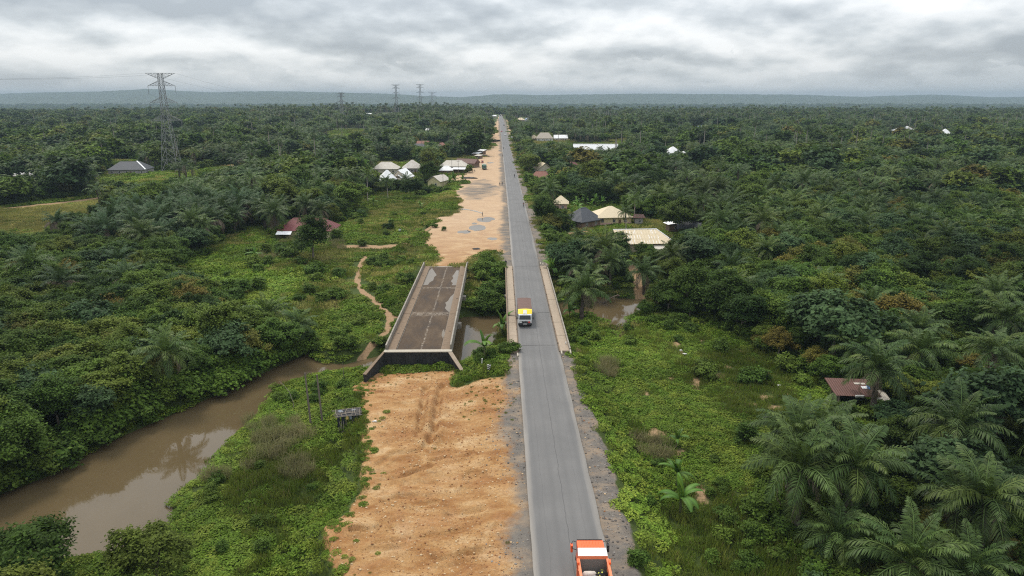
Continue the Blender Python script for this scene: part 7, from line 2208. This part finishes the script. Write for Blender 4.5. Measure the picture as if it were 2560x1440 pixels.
for pose in ('walk', 'stand', 'ride'):
    L = skeleton(pose)
    ks = ['pel', 'wai', 'che', 'nec', 'hea', 'cro'] + [a + s for s in 'lr' for a in ('sh', 'el', 'wr', 'fi', 'hi', 'kn', 'an', 'to')]
    ed = [('pel', 'wai'), ('wai', 'che'), ('che', 'nec'), ('nec', 'hea'), ('hea', 'cro')]
    for s in 'lr':
        ed += [('che', 'sh' + s), ('sh' + s, 'el' + s), ('el' + s, 'wr' + s), ('wr' + s, 'fi' + s), ('pel', 'hi' + s), ('hi' + s, 'kn' + s), ('kn' + s, 'an' + s), ('an' + s, 'to' + s)]
    b_ = build(L, ks, ed, M_SKIN)
    sh = build(L, ['pel', 'wai', 'che', 'shl', 'shr', 'ell', 'elr'], [('pel', 'wai'), ('wai', 'che'), ('che', 'shl'), ('che', 'shr'), ('shl', 'ell'), ('shr', 'elr')], M_SKIN, 0.02, 'shirt')
    tr = build(L, ['pel', 'hil', 'hir', 'knl', 'knr', 'anl', 'anr'], [('pel', 'hil'), ('pel', 'hir'), ('hil', 'knl'), ('hir', 'knr'), ('knl', 'anl'), ('knr', 'anr')], M_SKIN, 0.018, 'trousers')
    BODY[pose] = (b_, sh, tr, L['cro'])
def hair_mesh():
    bm = bmesh.new()
    bmesh.ops.create_icosphere(bm, subdivisions=2, radius=0.115)
    bmesh.ops.delete(bm, geom=[v for v in bm.verts if v.co.z < -0.02], context='VERTS')
    me = bpy.data.meshes.new('hair')
    bm.to_mesh(me); bm.free()
    me.materials.append(M_HAIR)
    return me
HAIR = hair_mesh()
def person(loc, rz, pose, shirt, trous, lab, group=None):
    b_, s_, t_, cr = BODY[pose]
    o = link_obj('person', b_)
    o.location, o.rotation_euler = loc, (0, 0, rz)
    tag(o, lab, 'person', group)
    for me, c_, nm in ((s_, shirt, 'shirt'), (t_, trous, 'trousers')):
        k_ = link_obj(nm, me, o)
        k_.material_slots[0].link = 'OBJECT'
        k_.material_slots[0].material = paint('cloth_' + nm, c_, 0.9, 0.2)
    link_obj('hair', HAIR, o).location = (cr[0], cr[1] + 0.02, cr[2] - 0.05)
    return o
GP = 'people on foot by the road'
q = P(1271, 679, 0.23); person((q[0] - 0.6, BY1 - 1.6, 0.225), R(200), 'stand', (0.03, 0.03, 0.04), (0.04, 0.04, 0.05), 'person in dark clothes standing at the far end of the left bridge walkway', GP)
q = at(1249.5, 464); person(q, R(170), 'walk', (0.05, 0.09, 0.10), (0.03, 0.03, 0.04), 'left one of two people walking side by side on the red verge', GP)
q = at(1255.5, 463); person(q, R(180), 'walk', (0.03, 0.03, 0.03), (0.05, 0.05, 0.07), 'right one of two people walking side by side on the red verge', GP)
q = at(1206, 541); person(q, R(90), 'stand', (0.04, 0.04, 0.05), (0.03, 0.03, 0.03), 'person standing alone beside the largest puddle on the red earth', GP)
q = at(1181, 431); person(q, R(60), 'walk', (0.25, 0.10, 0.06), (0.05, 0.05, 0.08), 'left one of the two people crossing in front of the green lorry', GP)
q = at(1187, 430); person(q, R(250), 'walk', (0.06, 0.06, 0.06), (0.03, 0.03, 0.03), 'right one of the two people crossing in front of the green lorry', GP)
q = onroad(1257, 392); person(q, R(10), 'walk', (0.03, 0.03, 0.03), (0.03, 0.03, 0.03), 'person walking on the left edge of the road beyond the lorry park', GP)
M_BIKE = paint('bike_paint', (0.05, 0.02, 0.02), 0.4, 0.2)
def bike(x, y, rz, lab, lab2, shirt, trous):
    q = onroad(x, y)
    r = empty('motorcycle', q, rz, lab, 'motorcycle', 'motorcycles on the road')
    wheel(r, 0, -0.62, 0.29, WM)
    wheel(r, 0, 0.62, 0.29, WM)
    G().tube([(0, -0.45, 0.78), (0, -0.1, 0.55), (0, 0.62, 0.3)], 0.05, 6).obj('frame', M_BLK, r)
    G().tube([(0, -0.62, 0.29), (0, -0.46, 0.9)], 0.035, 6).obj('fork', M_RIM, r)
    G().tube([(-0.34, -0.36, 0.98), (0, -0.46, 0.94), (0.34, -0.36, 0.98)], 0.025, 6).obj('handlebar', M_BLK, r)
    G().tube([(0, -0.42, 0.82), (0, -0.2, 0.88), (0, 0.02, 0.78)], [0.08, 0.15, 0.10], 8).obj('fuel_tank', M_BIKE, r, smooth=True)
    G().box(-0.13, 0.13, 0.0, 0.72, 0.74, 0.84).obj('seat', M_BLK, r, bevel=0.03)
    G().box(-0.14, 0.14, -0.2, 0.2, 0.30, 0.58).obj('engine', M_RIM, r, bevel=0.03)
    G().tube([(0, -0.62, 0.86), (0, -0.52, 0.86)], 0.09, 10).obj('headlight', M_LAMP, r)
    c_, s_ = math.cos(rz), math.sin(rz)
    person((q[0] - 0.22 * s_, q[1] + 0.22 * c_, q[2] + 0.92), rz, 'ride', shirt, trous, lab2, 'motorcycle riders')
bike(1286, 443, R(180), 'dark motorcycle driving away in the right lane beyond the village', 'rider in dark clothes on the motorcycle driving away', (0.03, 0.03, 0.03), (0.03, 0.03, 0.04))
bike(1309, 517, R(0), 'motorcycle near the right road edge by the round roadside tree', 'rider in a reddish shirt near the round roadside tree', (0.30, 0.12, 0.10), (0.05, 0.05, 0.06))
bike(1259, 373, R(180), 'farthest motorcycle in the left half of the road before the black debris', 'farthest motorcycle rider, dark clothes', (0.03, 0.03, 0.03), (0.03, 0.03, 0.04))
bike(1251, 470, R(0), None, None, (0.1, 0.1, 0.1), (0.1, 0.1, 0.1)) if False else None

# ------------------------------------------------------------------ small things
# stall of sticks and plastic sheet
a = P(870, 1062, -1.3)
sz_ = float(Hgt(a[0], a[1]))
a = P(873, 1062, sz_)
St = empty('stick_stall', (a[0], a[1], sz_), R(14), 'ramshackle stall of sticks under black plastic sheet beside the bare earth', 'stall')
M_STICK = paint('grey_sticks', (0.25, 0.21, 0.165), 0.95, 0.4, 4)
M_PLAS = paint('black_plastic_sheet', (0.018, 0.021, 0.028), 0.6, 0.2, spec=0.15)
M_PLAS2 = paint('pale_plastic_sheet', (0.16, 0.18, 0.205), 0.6, 0.3, spec=0.15)
M_RAG = paint('yellow_rag', (0.55, 0.38, 0.12), 0.9, 0.3)
rs = random.Random(5)
for x, y in ((-1.4, -0.8), (-0.4, -0.9), (0.5, -0.85), (1.5, -0.8), (-1.4, 0.8), (1.5, 0.85), (0.1, 0.8)):
    G().tube([(x + rs.uniform(-.08, .08), y, -0.5), (x, y + rs.uniform(-.05, .05), 0.8), (x + rs.uniform(-.08, .08), y, 1.75 + 0.1 * y)], [0.055, 0.05, 0.04], 6).obj('post', M_STICK, St)
n = 14
V = [(-1.6 + 3.3 * i / n, -1.05 + 2.1 * j / 8, 1.80 + 0.12 * (j / 8) + 0.10 * (float(vn(i * 0.8, j * 0.9)) - 0.5)) for j in range(9) for i in range(n + 1)]
F = [(j * (n + 1) + i, j * (n + 1) + i + 1, (j + 1) * (n + 1) + i + 1, (j + 1) * (n + 1) + i) for j in range(8) for i in range(n)]
G().add(V, F).obj('plastic_roof', M_PLAS, St)
for i in range(9):
    y = -1.0 + 0.25 * i + rs.uniform(-.06, .06)
    G().tube([(-1.9 + rs.uniform(-.3, .2), y, 1.86 + 0.05 * y), (0, y + rs.uniform(-.15, .15), 1.93), (1.75 + rs.uniform(-.1, .2), y + rs.uniform(-.2, .2), 1.90 + 0.05 * y)], 0.028, 5).obj('roof_stick', M_STICK, St)
for i in range(6):
    x = -1.4 + 0.58 * i
    G().tube([(x, -1.1, 1.84), (x + rs.uniform(-.3, .3), 0, 1.97), (x + rs.uniform(-.3, .3), 1.15, 1.96)], 0.028, 5).obj('roof_stick', M_STICK, St)
for x, w_, h_, m_ in ((-1.35, 0.35, 1.5, M_PLAS), (-0.75, 0.45, 1.1, M_PLAS), (-0.2, 0.3, 0.45, M_RAG), (0.25, 0.3, 0.5, M_PLAS2), (0.7, 0.4, 0.55, M_PLAS), (1.1, 0.25, 0.7, M_PLAS)):
    G().hexa([(x - w_ / 2, -1.02, 1.78 - h_), (x + w_ / 2, -1.06, 1.78 - h_ * 0.9), (x + w_ / 2, -1.03, 1.78 - h_ * 0.9), (x - w_ / 2, -0.99, 1.78 - h_)], [(x - w_ / 2, -1.02, 1.8), (x + w_ / 2, -1.02, 1.8), (x + w_ / 2, -0.99, 1.8), (x - w_ / 2, -0.99, 1.8)]).obj('hanging_sheet', m_, St)
for k_ in range(3):
    x, y = rs.uniform(-1.2, 1.2), rs.uniform(-0.7, 0.7)
    G().slab([(x - 0.3, y - 0.15, 1.95), (x + 0.25, y - 0.2, 1.96), (x + 0.3, y + 0.15, 1.97), (x - 0.2, y + 0.2, 1.96)], 0.02).obj('sheet_patch', M_PLAS2, St)
for x0_, x1_ in ((-1.3, -1.0), (-1.05, -0.95), (-0.75, -0.8)):
    G().tube([(x0_, -1.1, 1.2), (x1_, -1.35, -0.35)], 0.035, 5).obj('leaning_stick', M_STICK, St)
tag(G().tube([(0.2, 0, 0.1), (1.0, -0.1, 0.12), (1.7, 0.1, 0.1)], [0.09, 0.1, 0.08], 7).obj('log', M_STICK, None, loc=(a[0] - 0.1, a[1] - 1.1, sz_), rz=R(-5)), 'short pale log lying under the front of the stick stall', 'log')

def pole(x, y, hgt, rad, lab, tilt=(0, 0), nm='pole', m_=None, cat='pole', top=None):
    q = at(x, y)
    g = G().tube([(0, 0, -0.6), (tilt[0] * 0.5, tilt[1] * 0.5, hgt * 0.5), (tilt[0], tilt[1], hgt)], [rad, rad * 0.85, rad * 0.65], 8)
    return tag(g.obj(nm, m_ or M_STICK, None, loc=q), lab, cat)
M_POLE = paint('grey_wood_pole', (0.155, 0.125, 0.10), 0.95, 0.5, 2)
pole(777, 1060, 7.9, 0.16, 'left one of two bare wooden poles by the river near the stall', (-0.2, 0), m_=M_POLE)
pole(806, 1054, 7.3, 0.16, 'right one of two bare wooden poles by the river near the stall', (-0.25, 0), m_=M_POLE)
pole(861, 950, 3.0, 0.05, 'thin dark stake at the water edge beside the black wing wall', (-0.1, 0), 'stake', m_=M_POLE)
q = at(735, 1022)
tag(G().tube([(0, 0, -0.3), (-0.05, 0, 1.2), (-0.5, 0.2, 2.6), (-1.3, 0.4, 3.7), (-2.0, 0.5, 4.3)], [0.05, 0.045, 0.04, 0.03, 0.015], 6).obj('bamboo_stem', M_STICK, None, loc=q), 'bent pale bamboo stem leaning toward the river', 'bamboo')
for x, y, h_, lab in ((1108, 476, 8, 'grey utility pole at the corner of the cream gabled house'), (1383, 579, 9, 'grey utility pole in front of the round roadside mango tree'), (1332, 436, 8, 'utility pole in front of the spreading dark roadside tree'), (1301, 388, 8, 'utility pole on the right verge before the steep grey-brown house'),
                      (1130, 432, 8.5, 'utility pole in front of the long pale house'), (1146, 440, 8.5, 'utility pole in front of the rusty row of shops'), (908, 348, 8, 'bare grey pole in the open patch of the left slope')):
    o = pole(x, y, h_, 0.13, lab, (0.05, 0), 'utility_pole', M_POLE)
    G().box(-0.8, 0.8, -0.06, 0.06, h_ - 0.5, h_ - 0.35).obj('crossarm', M_POLE, o)
    for k_ in (-0.7, 0.7):
        G().tube([(k_, 0, h_ - 0.35), (k_, 0, h_ - 0.15)], 0.05, 6).obj('insulator', M_INS, o)
M_MARK = paint('marker_white', (0.62, 0.60, 0.55), 0.8, 0.5, 5)
for x, y, h_, tl, lab in ((1204, 914, 1.2, (0.1, 0), 'thin white marker post in the grass between the bridges'), (1271, 878, 0.9, (0.05, 0), 'white marker post at the near end of the left walkway'), (1413, 866, 0.8, (0.1, 0), 'white marker post at the near end of the right walkway')):
    q = at(x, y)
    o = tag(G().hexa([(-.1, -.1, -.4), (.1, -.1, -.4), (.1, .1, -.4), (-.1, .1, -.4)], [(-.08 + tl[0], -.08, h_), (.08 + tl[0], -.08, h_), (.08 + tl[0], .08, h_ + 0.05), (-.08 + tl[0], .08, h_ + 0.05)]).obj('marker_post', M_MARK, None, loc=q), lab, 'post', 'marker posts by the bridges')
q = at(1222, 932)
ck = empty('chevron_board', q, R(20), 'tilted black and white striped hazard board in the roadside grass', 'sign')
G().hexa([(-.32, -.05, -.1), (.32, -.05, -.1), (.32, .05, -.1), (-.32, .05, -.1)], [(-.12, .35, 1.25), (.5, .35, 1.25), (.5, .45, 1.25), (-.12, .45, 1.25)]).obj('board', M_MARK, ck)
for k_ in range(4):
    z = 0.15 + 0.3 * k_
    y = -0.065 + 0.4 * (z + 0.1) / 1.35
    x = 0.2 * (z + 0.1) / 1.35
    y2 = y + 0.4 * 0.12 / 1.35
    G().add([(x - 0.30, y, z), (x + 0.30, y + 0.05, z + 0.18), (x + 0.30, y2 + 0.05, z + 0.30), (x - 0.30, y2, z + 0.12)], [(0, 1, 2, 3)]).obj('stripe', M_BLK, ck)

# dead tree fallen into the water right of the road bridge
def branches(g, a, d, L_, r_, lv, rg):
    pts, q = [a], Vector(a)
    dd = Vector(d)
    for i in range(4):
        dd = (dd + Vector((rg.uniform(-.35, .35), rg.uniform(-.35, .35), rg.uniform(-.25, .2)))).normalized()
        q = q + dd * L_ / 4
        pts.append(q.copy())
    g.tube(pts, [r_ * (1 - 0.2 * i) for i in range(5)], 5)
    if lv > 0:
        for i in range(1, 5):
            for _ in range(2):
                nd = (dd + Vector((rg.uniform(-1, 1), rg.uniform(-1, 1), rg.uniform(-.4, .6)))).normalized()
                branches(g, pts[i], nd, L_ * rg.uniform(0.35, 0.6), r_ * 0.5, lv - 1, rg)
w0 = P(1545, 752, WATER)
g = G()
branches(g, Vector((0, 0, 1.6)), Vector((-0.8, -0.55, -0.12)), 7.5, 0.16, 3, random.Random(3))
branches(g, Vector((0.4, 0, 1.4)), Vector((-0.9, 0.1, 0.05)), 6.0, 0.13, 2, random.Random(9))
M_DEADW = paint('dead_wood', (0.13, 0.10, 0.075), 0.95, 0.4, 3)
tag(g.obj('fallen_tree', M_DEADW, None, loc=(w0[0], w0[1], WATER - 0.1)), 'bare fallen tree with tangled branches in the water right of the road bridge', 'dead tree')
w0 = P(290, 1345, WATER)
tag(G().tube([(0, -1.3, 0.0), (-0.1, -0.4, 0.05), (-0.5, 0.3, 0.05), (-0.45, 1.6, 0.08)], [0.03, 0.05, 0.05, 0.02], 6).obj('driftwood', M_DEADW, None, loc=w0), 'thin dark stick floating on the brown river', 'stick')
# heaps
M_TARH = paint('burnt_black_heap', (0.022, 0.020, 0.019), 0.95, 0.4, 4)
M_GRH = paint('dark_gravel_heap', (0.075, 0.072, 0.07), 0.95, 0.4, 6)
q = at(1238, 354); tag(lump('debris_heap', M_TARH, (q[0], q[1], q[2] + 0.3), 4.6, 3.2, 1.5, 3, 'heap of black burnt debris beside the far left road edge', 'debris heap', 4, 0.5))
q = at(1222, 354); tag(lump('debris_heap', M_TARH, (q[0], q[1], q[2] + 0.1), 2.6, 1.5, 0.7, 8, 'smaller black debris heap left of the large burnt one', 'debris heap', 3, 0.5))
q = at(1112, 922); tag(lump('gravel_heap', M_GRH, (q[0], q[1], q[2] + 0.05), 1.0, 0.8, 0.45, 5, 'small dark gravel heap against the black abutment wall', 'gravel heap', 3, 0.3))
q = at(1190, 624); tag(lump('earth_clod', M_GRH, (q[0], q[1], q[2] + 0.15), 1.0, 0.5, 0.35, 6, 'dark clod on the red earth behind the unused bridge', 'rubble', 3, 0.35))
q = at(1172, 446); tag(lump('rubbish_heap', M_GRH, (q[0], q[1], q[2] + 0.1), 4.0, 1.6, 0.6, 9, 'grey rubbish heap at the left edge of the red lorry park', 'rubbish heap', 4, 0.5))
q = at(1211, 391); tag(lump('rubbish_heap', M_GRH, (q[0], q[1], q[2] + 0.1), 3.0, 1.6, 0.9, 12, 'grey rubbish heap right of the lean-to shacks', 'rubbish heap', 4, 0.5))
# a low line of pale stones on the red earth
g = G()
for i in range(26):
    t = i / 25
    q = at(1153 + 52 * t, 524 + 9 * t * t)
    s_ = random.uniform(0.18, 0.38)
    z = float(Hgt(q[0], q[1]))
    g.hexa([(q[0] - s_, q[1] - s_, z - .1), (q[0] + s_, q[1] - s_, z - .1), (q[0] + s_, q[1] + s_, z - .1), (q[0] - s_, q[1] + s_, z - .1)], [(q[0] - s_ * .6, q[1] - s_ * .7, z + s_), (q[0] + s_ * .5, q[1] - s_ * .6, z + s_ * 1.1), (q[0] + s_ * .6, q[1] + s_ * .5, z + s_), (q[0] - s_ * .5, q[1] + s_ * .6, z + s_ * .9)])
tag(g.obj('stone_row', M_MARK), kind='stuff')
q = at(1000, 580)
dr = empty('water_drum', q, 0, 'white plastic drum with a dark lid on the field left of the red earth', 'drum')
G().tube([(0, 0, -0.1), (0, 0, 0.05), (0, 0, 0.9), (0, 0, 1.0)], [0.42, 0.46, 0.46, 0.40], 16).obj('drum', M_FRAME, dr, smooth=True)
G().tube([(0, 0, 1.003), (0, 0, 1.09)], [0.42, 0.38], 16).obj('lid', M_BLK, dr)
q = at(1106, 466)
dr = empty('water_tank', q + np.array((0.4, -0.3, 0)), 0, 'black water tank in front of the cream gabled house', 'water tank')
G().tube([(0, 0, 0.0), (0, 0, 0.8), (0, 0, 1.5), (0, 0, 1.65)], [0.75, 0.75, 0.75, 0.3], 16).obj('tank', M_BLK, dr, smooth=True)
G().tube([(0, 0, -0.4), (0, 0, -0.003)], 0.85, 16).obj('tank_base', M_MARK, dr)
for k_, (x, y, lab) in enumerate(((1702, 880, 'white plastic bag on the clearing, behind the other bag'), (1711, 889, 'white plastic bag on the clearing, in front of the other bag'), (1947, 968, 'small white scrap near the bare-soil plots'), (938, 1054, 'pale scrap on the bare earth right of the stick stall'), (1010, 1392, None))):
    if not lab: continue
    q = at(x, y)
    z = float(Hgt(q[0], q[1]))
    lump('plastic_bag', M_FRAME, (q[0], q[1], z + (0.35 if x > 1300 else 0.08)), 0.36, 0.22, 0.12, 20 + k_, lab, 'plastic bag', 2, 0.6)
# ------------------------------------------------------------------ air
m = bpy.data.materials.new('hazy_air')
m.use_nodes = True
nt = m.node_tree
nt.nodes.clear()
pv = N(nt, 'ShaderNodeVolumePrincipled', _Color=(0.37, 0.47, 0.57, 1), _Density=0.00011, _Anisotropy=0.0)
N(nt, 'ShaderNodeOutputMaterial', _Volume=pv.outputs[0])
hz = G().box(-13500, 13500, -300, 12500, -82, 125).obj('haze', m)
tag(hz, kind='stuff')
